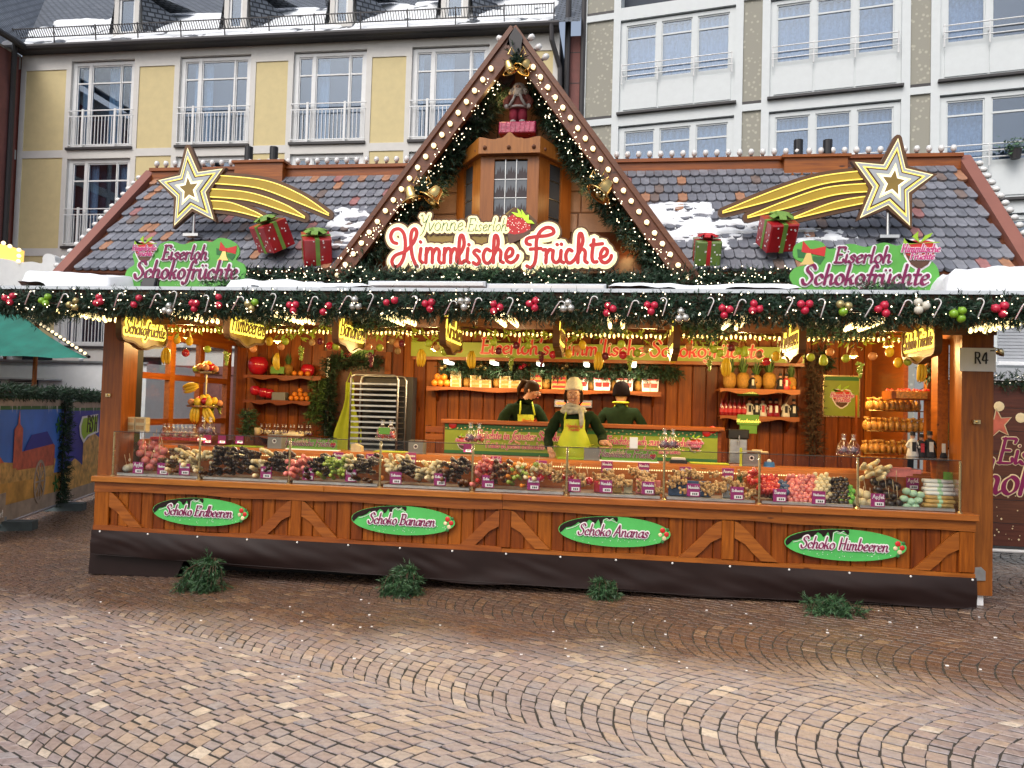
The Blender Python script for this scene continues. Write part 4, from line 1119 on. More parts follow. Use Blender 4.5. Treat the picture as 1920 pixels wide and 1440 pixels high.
def berry(parent, c, r, y, X=I4, local=False, text=True, outline=M['white_ink'], tilt=0.0):
    """strawberry emblem dipped in chocolate: c=(x, z)"""
    def rot(x, z): return (c[0]+x*math.cos(tilt)-z*math.sin(tilt), c[1]+x*math.sin(tilt)+z*math.cos(tilt))
    body = [(-.95, .35), (-.75, .72), (-.3, .82), (0, .72), (.3, .82), (.75, .72), (.95, .35), (.8, -.2), (.5, -.72), (.1, -1), (-.1, -1), (-.5, -.72), (-.8, -.2)]
    out = []
    o = MB(); o.prism([rot(x*r*1.14, z*r*1.14) for x, z in body], y-.001, y+.003, X); out.append(o.obj('emblem_edge', outline, parent, local=local))
    o = MB(); o.prism([rot(x*r, z*r) for x, z in body], y-.005, y-.0015, X); b = o.obj('berry', M['sign_red'], parent, local=local)
    o = MB(); o.prism([rot(x*r, z*r) for x, z in ((-.83, -.1), (-.4, -.28), (0, -.12), (.4, -.3), (.83, -.1), (.5, -.72), (.1, -1), (-.1, -1), (-.5, -.72))], y-.008, y-.0055, X); o.obj('chocolate_dip', M['choc_milk'], parent, local=local)
    o = MB()
    for k, (a, b_) in enumerate((((-.9, .75), (-.95, .95)), ((-.35, 1.2), (-.1, 1.4)), ((.4, 1.25), (.75, 1.3)), ((.95, .85), (1.15, .7)))):
        o.prism([rot(.0, .62*r), rot((a[0]-.12)*r, (a[1]-.15)*r), rot(b_[0]*r, b_[1]*r), rot((a[0]+.22)*r, (a[1]-.2)*r)], y-.009-.0006*k, y-.0065, X)
    o.obj('berry_leaf', M['leaf_sign'], parent, local=local)
    if text:
        st, w = layout('Himmlische', r*.5, .25); st = [[(c[0]+x-w/2, c[1]+z+.05*r) for x, z in s] for s in st]
        st2, w2 = layout('Früchte', r*.46, .25); st += [[(c[0]+x-w2/2+.1*r, c[1]+z-.42*r) for x, z in s] for s in st2]
        lettering(st, .05*r, .03*r, .5, y-.012, y-.009, X, .05*r).obj('emblem_text_outline', M['white_ink'], parent, local=local)
        lettering(st, .10*r, .04*r, .5, y-.016, y-.0125, X).obj('emblem_text', M['pinkink'], parent, local=local)
def zoomP(zx, zy, ox, oy, sc, Y):
    v = P(ox+zx/sc, oy+zy/sc, Y); return (v.x, v.z)
# ---- main sign
YS = -.30
H_ = [[(185, 312), (155, 300), (140, 258), (160, 215), (205, 205), (240, 245), (250, 330), (236, 420), (203, 478), (168, 485), (150, 445), (178, 402), (250, 372), (308, 312), (336, 240), (322, 205), (298, 230), (292, 300), (302, 400), (324, 462), (340, 486)],
 [(365, 350), (357, 430), (377, 455)], [(361, 300), (364, 303)],
 [(407, 350), (402, 456)], [(402, 400), (426, 352), (451, 364), (450, 456)], [(451, 400), (476, 352), (501, 368), (499, 438), (516, 460)],
 [(542, 350), (537, 456)], [(537, 400), (561, 352), (588, 366), (586, 456)], [(587, 400), (611, 352), (636, 372), (632, 438), (650, 460)],
 [(650, 402), (686, 330), (681, 262), (661, 256), (651, 320), (651, 430), (669, 460), (691, 442)],
 [(716, 350), (709, 436), (726, 456)], [(722, 320), (724, 323)],
 [(802, 372), (778, 362), (760, 382), (792, 418), (802, 448), (782, 470), (756, 456)],
 [(882, 368), (853, 355), (831, 400), (841, 450), (869, 460), (897, 432)],
 [(897, 425), (940, 330), (936, 262), (916, 260), (909, 330), (906, 456)], [(906, 402), (935, 358), (961, 374), (958, 438), (980, 456)],
 [(997, 422), (1040, 402), (1051, 366), (1026, 350), (1000, 390), (1006, 440), (1040, 456), (1076, 432), (1090, 402)],
 [(1182, 322), (1153, 312), (1158, 278), (1215, 264), (1300, 256), (1354, 236), (1346, 203), (1302, 195), (1256, 226), (1228, 290), (1226, 380), (1215, 458), (1186, 494), (1156, 482)], [(1180, 356), (1262, 350)],
 [(1276, 362), (1300, 366), (1297, 456)], [(1297, 402), (1322, 360), (1340, 362)],
 [(1352, 366), (1348, 430), (1374, 456), (1402, 430), (1411, 366)], [(1411, 366), (1408, 438), (1430, 456)], [(1380, 320), (1383, 322)], [(1412, 318), (1415, 320)],
 [(1492, 368), (1466, 358), (1446, 400), (1456, 450), (1484, 457), (1515, 430)],
 [(1515, 430), (1570, 312), (1566, 247), (1547, 245), (1540, 320), (1536, 456)], [(1536, 402), (1562, 356), (1590, 374), (1588, 438), (1606, 456)],
 [(1655, 285), (1641, 400), (1650, 448), (1678, 450)], [(1632, 326), (1720, 315)],
 [(1698, 424), (1744, 402), (1756, 366), (1731, 350), (1706, 390), (1711, 444), (1745, 456), (1776, 432), (1786, 404)]]
ms = E('main_sign', tuple(P(940, 515, YS)), 'glowing gable sign with red script lettering and strawberry over the counter', 'sign')
Hs = [crom([zoomP(x, y, 700, 380, 4, YS) for x, y in s], 6) for s in H_]
back = MB()
back.prism([zoomP(x, y, 700, 380, 4, YS) for x, y in ((340, 120), (430, 190), (680, 150), (700, 110), (780, 100), (830, 170), (960, 110), (1050, 40), (1210, 130), (1220, 180), (1190, 240), (1230, 230), (1180, 420), (1110, 440), (1000, 480), (380, 460), (370, 250))], YS-.012, YS+.02)
back.obj('backing_plate', M['sign_gold'], ms)
lettering(Hs, .032, .032, 0, YS-.014, YS+.02, I4, .060).obj('backing_edge', M['sign_brown'], ms)
lettering(Hs, .032, .032, 0, YS-.026, YS-.015, I4, .042).obj('halo', M['neon_cream'], ms)
lettering(Hs, .032, .032, 0, YS-.036, YS-.027, I4, .012).obj('lettering_edge', M['neon_white'], ms)
lettering(Hs, .036, .034, 0, YS-.046, YS-.037, I4).obj('lettering', M['sign_red'], ms)
for txt, zx0, zx1, zy in (('Yvonne', 338, 676, 218), ('Eiserloh', 706, 1004, 220)):
    st, w = layout(txt, 1.0, .2); a = zoomP(zx0, zy, 700, 380, 4, YS); b_ = zoomP(zx1, zy+4, 700, 380, 4, YS); s_ = (b_[0]-a[0])/w
    st = [[(a[0]+x*s_, a[1]+z*s_*1.05) for x, z in q] for q in st]
    lettering(st, .02, .02, 0, YS-.02, YS+.01, I4, .034).obj('name_edge', M['sign_brown'], ms)
    lettering(st, .02, .018, 0, YS-.030, YS-.021, I4, .017).obj('name_lettering', M['neon_cream'], ms)
    lettering(st, .006, .005, 0, YS-.038, YS-.031, I4).obj('name_line', M['leaf_dark'], ms)
c_ = zoomP(1095, 165, 700, 380, 4, YS)
o = MB(); o.prism([zoomP(x, y, 700, 380, 4, YS) for x, y in ((1060, 35), (1150, 70), (1225, 140), (1222, 190), (1195, 240), (1100, 290), (1020, 325), (1005, 250), (985, 170), (1010, 90))], YS-.02, YS+.012); o.obj('berry_backing', M['sign_brown'], ms)
o = MB(); o.prism([zoomP(x, y, 700, 380, 4, YS) for x, y in ((1010, 120), (1060, 88), (1130, 100), (1180, 150), (1182, 205), (1130, 232), (1060, 245), (1015, 235), (1000, 170))], YS-.034, YS-.021); sb = o.obj('strawberry', M['sign_red'], ms)
o = MB(); o.prism([zoomP(x, y, 700, 380, 4, YS) for x, y in ((1012, 232), (1060, 246), (1135, 232), (1188, 200), (1180, 240), (1110, 280), (1025, 318))], YS-.038, YS-.0345); o.obj('chocolate_dip', M['choc_milk'], ms)
o = MB()
for k, pl in enumerate((((1040, 78), (1095, 90), (1120, 120), (1080, 112)), ((1085, 52), (1108, 75), (1120, 118), (1092, 95)), ((1115, 58), (1150, 108), (1140, 130), (1118, 110)), ((1120, 118), (1168, 98), (1170, 135), (1140, 135)), ((1130, 130), (1190, 142), (1212, 165), (1160, 160)))):
    o.prism([zoomP(x, y, 700, 380, 4, YS) for x, y in pl], YS-.044-.0007*k, YS-.0385)
o.obj('berry_leaf', emis('leaf_lit', (.45, .80, .03), .7), ms)
o = MB(); rg = random.Random(1)
for i in range(46):
    x, y = rg.uniform(1010, 1175), rg.uniform(105, 228); q = zoomP(x, y, 700, 380, 4, YS); o.sph((q[0], YS-.035, q[1]), .004, 5, 4)
o.obj('seeds', M['neon_white'], ms)['kind'] = 'stuff'
# ---- the two aluminium light bars under it
for k, (a, b_) in enumerate((((692, 526), (912, 532)), ((914, 531), (1137, 537)))):
    p0, p1 = P(*a, -.62), P(*b_, -.62); z = (p0.z+p1.z)/2+.012
    t = E('light_bar', (p0.x, -.62, z-.06), ('longer white' if False else 'white')+' aluminium light bar under the main sign, '+('left' if k == 0 else 'right')+' one of the pair', 'light bar', 'light bars under the main sign')
    o = MB(); o.bbox(p0.x, p1.x, -.65, -.58, z-.062, z-.006, .008); o.obj('housing', M['alu'], t)
    o = MB(); o.bbox(p0.x+.02, p1.x-.02, -.656, -.651, z-.052, z-.018, .003); o.obj('cover', M['white'], t)
    o = MB(); o.box(p0.x+.2, p0.x+.22, -.6, -.4, z-.2, z-.06); o.box(p1.x-.22, p1.x-.2, -.6, -.4, z-.2, z-.06); o.obj('bracket', M['steel'], t)
# ---- shooting stars
def comet(tips, cen, bands, label, Y):
    W_ = lambda p: (P(p[0], p[1], Y).x, P(p[0], p[1], Y).z)
    tp_ = [W_(p) for p in tips]; c = W_(cen)
    star = []
    for i in range(5):
        a, b_ = tp_[i], tp_[(i+1) % 5]; m = ((a[0]+b_[0])/2, (a[1]+b_[1])/2)
        star += [a, (c[0]+(m[0]-c[0])*.56, c[1]+(m[1]-c[1])*.56)]
    sc = lambda s: [(c[0]+(x-c[0])*s, c[1]+(z-c[1])*s) for x, z in star]
    t = E('comet_sign', (c[0], Y, min(q[1] for q in tp_)), label, 'comet sign', 'shooting star signs on the roof')
    o = MB()
    for b_ in bands:
        up = crom([W_(p) for p in b_[0]], 6); lo = crom([W_(p) for p in b_[1]], 6)
        o.prism(up+lo[::-1], Y-.004, Y+.03); 
        ribbon(o, up, .09, .09, 0, Y-.006, Y+.03, I4); ribbon(o, lo, .09, .09, 0, Y-.009, Y+.03, I4)
    o.obj('tail_board', M['sign_brown'], t)
    for b_ in bands:
        up = crom([W_(p) for p in b_[0]], 6); lo = crom([W_(p) for p in b_[1]], 6)
        o = MB(); o.prism(up+lo[::-1], Y-.022, Y-.0125); tb = o.obj('tail_band', M['tailgold'], t)
        o = MB(); o.tube([(x, Y-.026, z) for x, z in up], .006, 5); o.tube([(x, Y-.026, z) for x, z in lo], .006, 5); o.obj('neon_tube', M['neon_yellow'], tb)
    o = MB(); o.prism(sc(.96), Y-.030, Y+.03); ribbon(o, sc(.95)+[sc(.95)[0]], .075, .075, 0, Y-.032, Y+.03, I4); o.obj('star_board', M['sign_brown'], t)
    for s, mm, y_, nm in ((.95, 'neon_cream', .040, 'star_line'), (.90, 'silver_paint', .044, 'star_plate'), (.76, 'neon_yellow', .048, 'star_line'), (.69, 'sign_brown', .052, 'star_plate'), (.62, 'silver_paint', .056, 'star_plate'), (.42, 'neon_cream', .060, 'star_line'), (.34, 'neon_white', .063, 'star_line'), (.27, 'sign_gold', .066, 'star_plate')):
        o = MB(); o.prism(sc(s), Y-y_, Y-y_+.0035); o.obj(nm, M[mm], t)
    # stand on the roof
    q = (sum(p[0] for p in tp_)/5, min(p[1] for p in tp_))
    o = MB(); o.cyl((q[0], Y+.04, q[1]-.06), (q[0], Y+.04, q[1]+.3), .016); o.box(q[0]-.09, q[0]+.09, Y-.02, Y+.1, q[1]-.09, q[1]-.06); o.cyl((q[0], Y+.04, q[1]+.1), (q[0], Y+.5, q[1]+.3), .012); o.obj('stand', M['steel'], t)
Z1 = lambda l: [(x/3, y/3) for x, y in l]
Z3 = lambda l: [(1280+x/3, y/3) for x, y in l]
comet([(355, 275), (424, 316), (406, 416), (329, 428), (298, 339)], (359, 358),
      [(Z1([(1230, 990), (1500, 1020), (1700, 1100), (1855, 1205)]), Z1([(1200, 1035), (1450, 1060), (1650, 1130), (1855, 1215)])),
       (Z1([(1170, 1065), (1400, 1085), (1600, 1150), (1720, 1222)]), Z1([(1170, 1110), (1400, 1130), (1600, 1190), (1720, 1230)])),
       (Z1([(1180, 1132), (1300, 1142), (1430, 1190), (1490, 1222)]), Z1([(1190, 1175), (1330, 1192), (1490, 1232)]))],
      'shooting star sign with golden tail on the left roof slope', .22)
comet([(1682, 257), (1751, 329), (1705, 429), (1607, 414), (1597, 304)], (1671, 346),
      [(Z3([(1000, 965), (750, 1000), (500, 1080), (222, 1193)]), Z3([(1020, 1010), (780, 1040), (500, 1130), (222, 1202)])),
       (Z3([(1050, 1035), (800, 1060), (560, 1140), (362, 1220)]), Z3([(1060, 1080), (850, 1100), (600, 1170), (362, 1229)])),
       (Z3([(1050, 1105), (850, 1140), (622, 1226)]), Z3([(1020, 1145), (830, 1185), (622, 1234)]))],
      'shooting star sign with golden tail on the right roof slope', .22)
# ---- green roof signs
def bow_bell(parent, cx, cz, s, y):
    o = MB(); o.prism([(cx-.5*s, cz+.9*s), (cx, cz+.3*s), (cx-.1*s, cz-.05*s), (cx-.6*s, cz+.1*s)], y-.004, y); o.prism([(cx+1.1*s, cz+.5*s), (cx+.05*s, cz+.25*s), (cx+.1*s, cz-.05*s), (cx+1.0*s, cz-.25*s)], y-.0045, y); o.prism([(cx-.12*s, cz+.3*s), (cx+.14*s, cz+.3*s), (cx+.14*s, cz-.02*s), (cx-.12*s, cz-.02*s)], y-.007, y); o.obj('bow_print', M['sign_red'], parent)
    o = MB(); o.prism([(cx-.25*s, cz-.0*s), (cx-.5*s, cz-.6*s), (cx-.75*s, cz-.85*s), (cx+.35*s, cz-.85*s), (cx+.15*s, cz-.5*s), (cx+.05*s, cz-.02*s)], y-.0075, y-.0046); o.obj('bell_print', M['gold'], parent)
    o = MB(); o.prism([(cx-.9*s, cz+.3*s), (cx-.4*s, cz+.2*s), (cx-.3*s, cz-.4*s), (cx-.85*s, cz-.3*s)], y-.002, y); o.prism([(cx+.2*s, cz-.2*s), (cx+1.05*s, cz-.3*s), (cx+.7*s, cz-.85*s), (cx+.2*s, cz-.5*s)], y-.0022, y); o.obj('holly_print', M['leaf_dark'], parent)
def flecks(parent, x0, x1, z0, z1, y, n, seed, name='snow_fleck', inside=None):
    o = MB(); rg = random.Random(seed)
    for i in range(n):
        x, z = rg.uniform(x0, x1), rg.uniform(z0, z1)
        if inside and not inside(x, z): continue
        s = rg.uniform(.002, .005); o.prism([(x-s, z), (x, z-s), (x+s, z), (x, z+s)], y-.002, y-.0005)
    o.obj(name, M['white_ink'], parent)['kind'] = 'stuff'
for k, (ox, oy, sc_, poly, e_txt, s_txt, bell, ber, lab) in enumerate((
    (230, 430, 4.571, ((25, 420), (45, 345), (105, 300), (90, 220), (150, 180), (290, 165), (330, 125), (420, 102), (520, 130), (600, 108), (700, 102), (770, 108), (830, 75), (920, 90), (990, 140), (1003, 210), (975, 262), (1040, 300), (1058, 365), (1040, 440), (985, 490), (900, 505), (300, 515), (150, 508), (65, 480)), (535, 262, 390), (545, 425, 880), (885, 190, 95), (195, 190, 100), 'green cloud-shaped roof sign with purple lettering on the left roof'),
    (1280, 380, 3.0, ((600, 420), (630, 368), (690, 348), (625, 310), (630, 242), (700, 213), (780, 222), (825, 262), (940, 232), (1030, 250), (1130, 225), (1200, 243), (1260, 240), (1400, 330), (1440, 395), (1432, 470), (1372, 516), (700, 520), (640, 485)), (1005, 340, 320), (1020, 462, 715), (715, 285, 70), (1330, 285, 78), 'green cloud-shaped roof sign with purple lettering on the right roof'))):
    Y = -.55
    zp = lambda x, y: zoomP(x, y, ox, oy, sc_, Y)
    pl = crom([zp(x, y) for x, y in poly]+[zp(*poly[0])], 4)[:-1]
    t = E('roof_sign', (zp(poly[0][0]+300, 0)[0], Y, min(q[1] for q in pl)), lab, 'sign', 'green signs on the awning')
    o = MB(); o.prism(pl, Y-.008, Y+.012); o.obj('board', M['signgreen'], t)
    for txt, (cx, cy, wz) in (('Eiserloh', e_txt), ('Schokofrüchte', s_txt)):
        a = zp(cx-wz/2, cy-2); b_ = zp(cx+wz/2, cy+2); st, w = layout(txt, 1.0, .22, .02); s_ = (b_[0]-a[0])/w
        hh = (1.0 if txt == 'Eiserloh' else 1.0)
        st = [[(a[0]+x*s_, (a[1]+b_[1])/2+z*s_*hh) for x, z in q] for q in st]
        lettering(st, .17*s_, .05*s_, .55, Y-.014, Y-.009, I4, .085*s_).obj('lettering_outline', M['white_ink'], t)
        lettering(st, .17*s_, .05*s_, .55, Y-.024, Y-.0185, I4).obj('lettering', M['wine'], t)
    bx = zp(bell[0], bell[1]); bow_bell(t, bx[0], bx[1], bell[2]/sc_/190, Y-.009)
    bx = zp(ber[0], ber[1]); berry(t, bx, ber[2]/sc_/190, Y-.010)
    flecks(t, zp(60, 0)[0], zp(poly[10][0]+300, 0)[0], zp(0, poly[0][1]+60)[1], zp(0, poly[0][1]-20)[1], Y-.008, 40, k)
    o = MB(); x0 = min(q[0] for q in pl); x1 = max(q[0] for q in pl); zb = min(q[1] for q in pl); o.box(x0+.2, x0+.24, Y+.013, Y+.04, zb-.05, zb+.4); o.box(x1-.24, x1-.2, Y+.013, Y+.04, zb-.05, zb+.4); o.obj('stand', M['steel'], t)
# floodlights in front of them
for k, (px, py, lab) in enumerate(((281, 532, 'black floodlight in front of the left green roof sign'), (1679, 544, 'black floodlight in front of the right green roof sign'))):
    c = P(px, py, -.85); t = E('floodlight', (c.x, -.85, c.z-.08), lab, 'floodlight', 'floodlights on the awning edge')
    o = MB(); R_ = Matrix.Translation(c) @ Matrix.Rotation(-.35, 4, 'X'); o.bbox(-.075, .075, -.03, .03, -.052, .052, .01, R_); o.obj('body', M['black'], t)
    o = MB(); o.box(-.092, -.08, -.01, .01, -.1, .02, Matrix.Translation(c)); o.box(.08, .092, -.01, .01, -.1, .02, Matrix.Translation(c)); o.box(-.092, .092, -.012, .012, -.107, -.1, Matrix.Translation(c)); o.obj('bracket', M['black'], t)
    o = MB(); o.bbox(-.065, .065, .031, .034, -.042, .042, .002, R_); o.obj('lens', M['leadpane'], t)
# ---- oval signs on the counter front
ov = [((375, 960), 'Schoko', 'Erdbeeren', 'leftmost green oval counter sign, reading Schoko Erdbeeren'), ((755, 976), 'Schoko', 'Bananen', 'green oval counter sign reading Schoko Bananen'), ((1151, 997), 'Schoko', 'Ananas', 'green oval counter sign reading Schoko Ananas'), ((1584, 1022), 'Schoko', 'Himbeeren', 'rightmost green oval counter sign, reading Schoko Himbeeren')]
for k, ((px, py), w1, w2, lab) in enumerate(ov):
    c = P(px, py, 0.0); Y = .004; A_, B_ = .545, .147
    t = E('oval_sign', (c.x, Y, c.z-B_), lab, 'sign', 'oval signs on the counter front')
    el = [(c.x+A_*math.cos(2*math.pi*i/64), c.z+B_*math.sin(2*math.pi*i/64)) for i in range(64)]
    o = MB(); o.prism(el, Y-.006, Y+.008); o.obj('board', M['ovalgreen'], t)
    e2 = lambda u: c.z+B_*.985*math.sqrt(max(0, 1-((u-c.x)/(A_*.99))**2))
    e3 = lambda u: c.z-B_*.985*math.sqrt(max(0, 1-((u-c.x)/(A_*.99))**2))
    xs = [-.99, -.96, -.9, -.8, -.7, -.6, -.5, -.4, -.3, -.2, -.1, 0, .06]
    top = [(c.x+u*A_, e2(c.x+u*A_)) for u in xs]
    drip = [(.07, .80), (.05, .66), (.02, .75), (-.03, .92), (-.09, .80), (-.14, .90), (-.2, .78), (-.215, .25), (-.235, .20), (-.255, .55), (-.28, .80), (-.33, .5), (-.36, .45), (-.39, .62), (-.45, .75), (-.52, .45), (-.58, .40), (-.64, .55), (-.7, .35), (-.78, .2), (-.86, .15), (-.93, -.12), (-.965, -.22)]
    pl = top+[(c.x+u*A_, c.z+v*B_) for u, v in drip]
    o = MB(); o.prism(pl, Y-.010, Y-.0065); o.obj('chocolate_print', M['tarp'], t)
    o = MB(); ribbon(o, [(c.x+u*A_+.006, c.z+v*B_-.006) for u, v in drip[7:2:-1]], .006, .004, 0, Y-.012, Y-.0105, I4); ribbon(o, [(c.x+u*A_+.004, c.z+v*B_-.006) for u, v in ((.05, .64), (.0, .72), (-.06, .8), (-.1, .74), (-.14, .8))], .006, .003, 0, Y-.013, Y-.0105, I4); ribbon(o, [(c.x+u*A_+.004, c.z+v*B_-.006) for u, v in ((-.62, .48), (-.7, .28), (-.8, .14), (-.86, .08))], .006, .004, 0, Y-.0125, Y-.0105, I4); o.obj('glaze_print', M['white_ink'], t)
    st, w = layout(w1+' '+w2, 1.0, .25, -.01); s_ = {0: .76, 1: .70, 2: .68, 3: .78}[k]/w
    hz = .108
    st = [[(c.x+x*s_-w*s_/2-.015, c.z-.04+z*hz) for x, z in q] for q in st]
    lettering(st, .015, .003, .55, Y-.016, Y-.0135, I4, .0115).obj('lettering_outline', M['white_ink'], t)
    lettering(st, .015, .003, .55, Y-.025, Y-.0195, I4).obj('lettering', M['wine'], t)
    o = MB()
    for (u, v, r, mi) in ((.86, .25, .026, 0), (.93, .0, .024, 0), (.82, -.05, .02, 1), (.89, -.28, .022, 1), (.95, .3, .016, 2), (.86, -.5, .018, 2)): o.sph((c.x+u*A_, Y-.008, c.z+v*B_), r, 10, 6, (1, .25, 1), mi)
    o.obj('berry_print', [M['sign_red'], M['cream'], M['leaf_dark']], t, smooth=True)
    flecks(t, c.x-.4, c.x+.45, c.z-.12, c.z-.04, Y-.006, 40, 20+k, inside=lambda x, z: ((x-c.x)/A_)**2+((z-c.z)/B_)**2 < .9)
# ---- stall number on the right post
a, b_ = P(1799, 652, .15), P(1866, 697, .15)
t = E('number_sheet', (a.x, .15, b_.z), 'white paper sheet reading R4 pinned to the right post', 'paper sign')
o = MB(); o.box(a.x, b_.x, .138, .142, b_.z, a.z); o.obj('sheet', M['paper'], t)
text_parts(t, 'R4', .105, Matrix.Translation((a.x+.185, .137, b_.z+.075)), M['black'], None, .11, .10, 0, 0, -.002, 0, .05)
o = MB(); o.box(b_.x-.05, b_.x-.01, .135, .1375, a.z-.03, a.z-.02); o.obj('corner_print', M['black'], t)
# ---- lit fruit signs hanging under the flap, edge-on to the front
words = ['Schokofrüchte', 'Himbeeren', 'Bananen', 'Kirschen', 'Ananas', 'Trauben', 'Erdbeeren', 'Schoko Früchte']
for k, (px, py) in enumerate(((268, 622), (460, 617), (655, 626), (846, 629), (1049, 633), (1264, 639), (1487, 642), (1727, 643))):
    c = P(px, py, -.02); t = E('hanging_sign', (c.x, c.y, c.z-.17), 'lit yellow hanging sign, '+ordinal(k)+' from the left, reading '+words[k]+' under the awning', 'hanging sign', 'lit hanging signs under the awning')
    right = c.x > CAM_POS.x
    R_ = Matrix.Translation((0, 0, .17)) @ Matrix.Rotation(-math.pi/2 if right else math.pi/2, 4, 'Z')
    pl = crom([(-.40, .02), (-.37, .13), (-.2, .15), (-.1, .17), (0, .2), (.1, .17), (.2, .13), (.37, .12), (.40, 0), (.37, -.12), (.2, -.14), (.1, -.17), (0, -.19), (-.1, -.17), (-.2, -.13), (-.37, -.11), (-.40, .02)], 4)[:-1]
    o = MB(); o.prism(pl, -.02, .02, R_); o.obj('board', M['sign_gold'], t, local=True)
    o = MB(); ribbon(o, pl+[pl[0]], .022, .022, 0, -.03, .03, R_); o.obj('rim', M['sign_brown'], t, local=True)
    st, w = layout(words[k], 1.0, .25); s_ = .70/w
    st = [[(x*s_-.35, -.045+z*min(.2, s_*1.3)) for x, z in q] for q in st]
    o = lettering(st, .02, .02, 0, -.026, -.0205, R_, .020); o2 = lettering([[(-x, z) for x, z in q] for q in st], .02, .02, 0, -.026, -.0205, R_ @ Matrix.Rotation(math.pi, 4, 'Z'), .030)
    o.obj('glow', emis('sign_glow', (1.0, .82, .10), 1.5), t, local=True); o2.obj('glow', M['neon_yellow'], t, local=True)
    lettering(st, .016, .010, .5, -.036, -.029, R_).obj('lettering', M['sign_brown'], t, local=True)
    o = MB(); o.tube([R_ @ Vector((-.15, 0, .14)), R_ @ Vector((-.15, 0, .30))], .004, 4); o.tube([R_ @ Vector((.15, 0, .14)), R_ @ Vector((.15, 0, .30))], .004, 4); o.obj('hanger', M['steel'], t, local=True)
    o = MB()
    for j in range(9):
        a0 = math.pi*(j+.5)/9; o.prism([(.0, .16), (math.cos(a0)*.07-.008, .19+math.sin(a0)*.05), (math.cos(a0)*.07+.008, .19+math.sin(a0)*.05)], -.004-.0005*j, .004, R_)
    o.obj('crest', M['gold'], t, local=True)
print('p4 done')
# ================================================================== GREENERY AND DECORATION
def needles_mesh(samples, seed, nl=.05, n_per=9, spine=.11, wid=.0055, droop=.2):
    """samples: list of (pos, outward direction)"""
    mb = MB(); rg = random.Random(seed); V, F = mb.v, mb.f
    for p, dr in samples:
        d = (dr+Vector((rg.gauss(0, .55), rg.gauss(0, .55), rg.gauss(0, .55)-droop))).normalized()
        a = d.orthogonal().normalized(); b = d.cross(a); L = spine*rg.uniform(.6, 1.25)
        for k in range(n_per):
            t = (k+.5)/n_per; ang = rg.uniform(0, 6.28); q = a*math.cos(ang)+b*math.sin(ang)
            base = p+d*(L*t); tip = base+(d*.75+q*.75)*(nl*rg.uniform(.7, 1.2)); s = d.cross(q)*wid
            i = len(V); V.extend((tuple(base-s), tuple(base+s), tuple(tip))); F.append((i, i+1, i+2)); mb.m.append(0)
    return mb
def path_points(pts, step):
    out = []; pts = [Vector(p) for p in pts]
    for a, b in zip(pts[:-1], pts[1:]):
        n = max(1, int((b-a).length/step)); d = (b-a).normalized()
        for i in range(n): out.append((a+(b-a)*(i/n), d))
    return out
LIGHT = MB(); LIGHT.sph((0, 0, 0), .0075, 5, 4)
def garland(name, pts, rad, per_m, seed, label, cat='garland', lights=0, group=None, mat='needle', asp=1.0, lmat='fairy', front=True, **kw):
    rg = random.Random(seed); L = sum((Vector(b)-Vector(a)).length for a, b in zip(pts[:-1], pts[1:]))
    pp = path_points(pts, L/max(1, int(L*per_m))); S_ = []
    for p, d in pp:
        a = d.orthogonal().normalized(); b = d.cross(a); ang = rg.uniform(0, 6.28); r = rad*math.sqrt(rg.random())*.72
        o = a*math.cos(ang)+b*math.sin(ang); S_.append((p+o*r*1.0, o+d*rg.uniform(-.6, .6)))
    t = E(name, tuple(pts[0]), label, cat, group)
    o = needles_mesh(S_, seed, **kw).obj('needles', M[mat], t)
    o = MB(); o.tube([p for p, d in pp[::max(1, len(pp)//60)]]+[pts[-1]], .012, 5); o.obj('stem', M['twig'], t)
    if lights:
        lb = MB()
        for i in range(lights):
            p, d = rg.choice(pp); ang = rg.uniform(0, 6.28); a = Vector((0, -1, 0)) if front else d.orthogonal().normalized()
            up = d.cross(a).normalized(); v = rg.uniform(-1, 1)*rad*1.0
            q = p+up*v+a*(math.sqrt(max(.1, 1.3*rad*rad-v*v))*.95+.015)+d*rg.uniform(-.05, .05)
            s = rg.uniform(.6, 1.2); lb.sph(q, .0058*s, 5, 4)
        lo = lb.obj('fairy_lights', M[lmat], t); lo['kind'] = 'stuff'
    return t
EZ = 2.612; EY = -1.10
garland('eave_garland', [(-5.35, EY, EZ), (-2.5, EY, EZ-.012), (0, EY, EZ+.0), (2.5, EY, EZ-.008), (5.35, EY, EZ)], .105, 620, 1, 'long fir garland with baubles running along the whole awning edge', lights=300, n_per=10, spine=.09, nl=.042)
for gx, gz_ in ((GC-.75, 3.95), (GC+.75, 3.95), (GC-.12, 4.95), (GC-1.2, 3.4), (GC+1.2, 3.4)):   # the warm glow of the gable's fairy lights
    l = bpy.data.lights.new('fairy_glow', 'POINT'); l.energy = 2.5; l.color = (1, .62, .25); l.shadow_soft_size = .1; lo = bpy.data.objects.new('fairy_glow', l); COL.objects.link(lo); lo.location = (gx, .12, gz_)
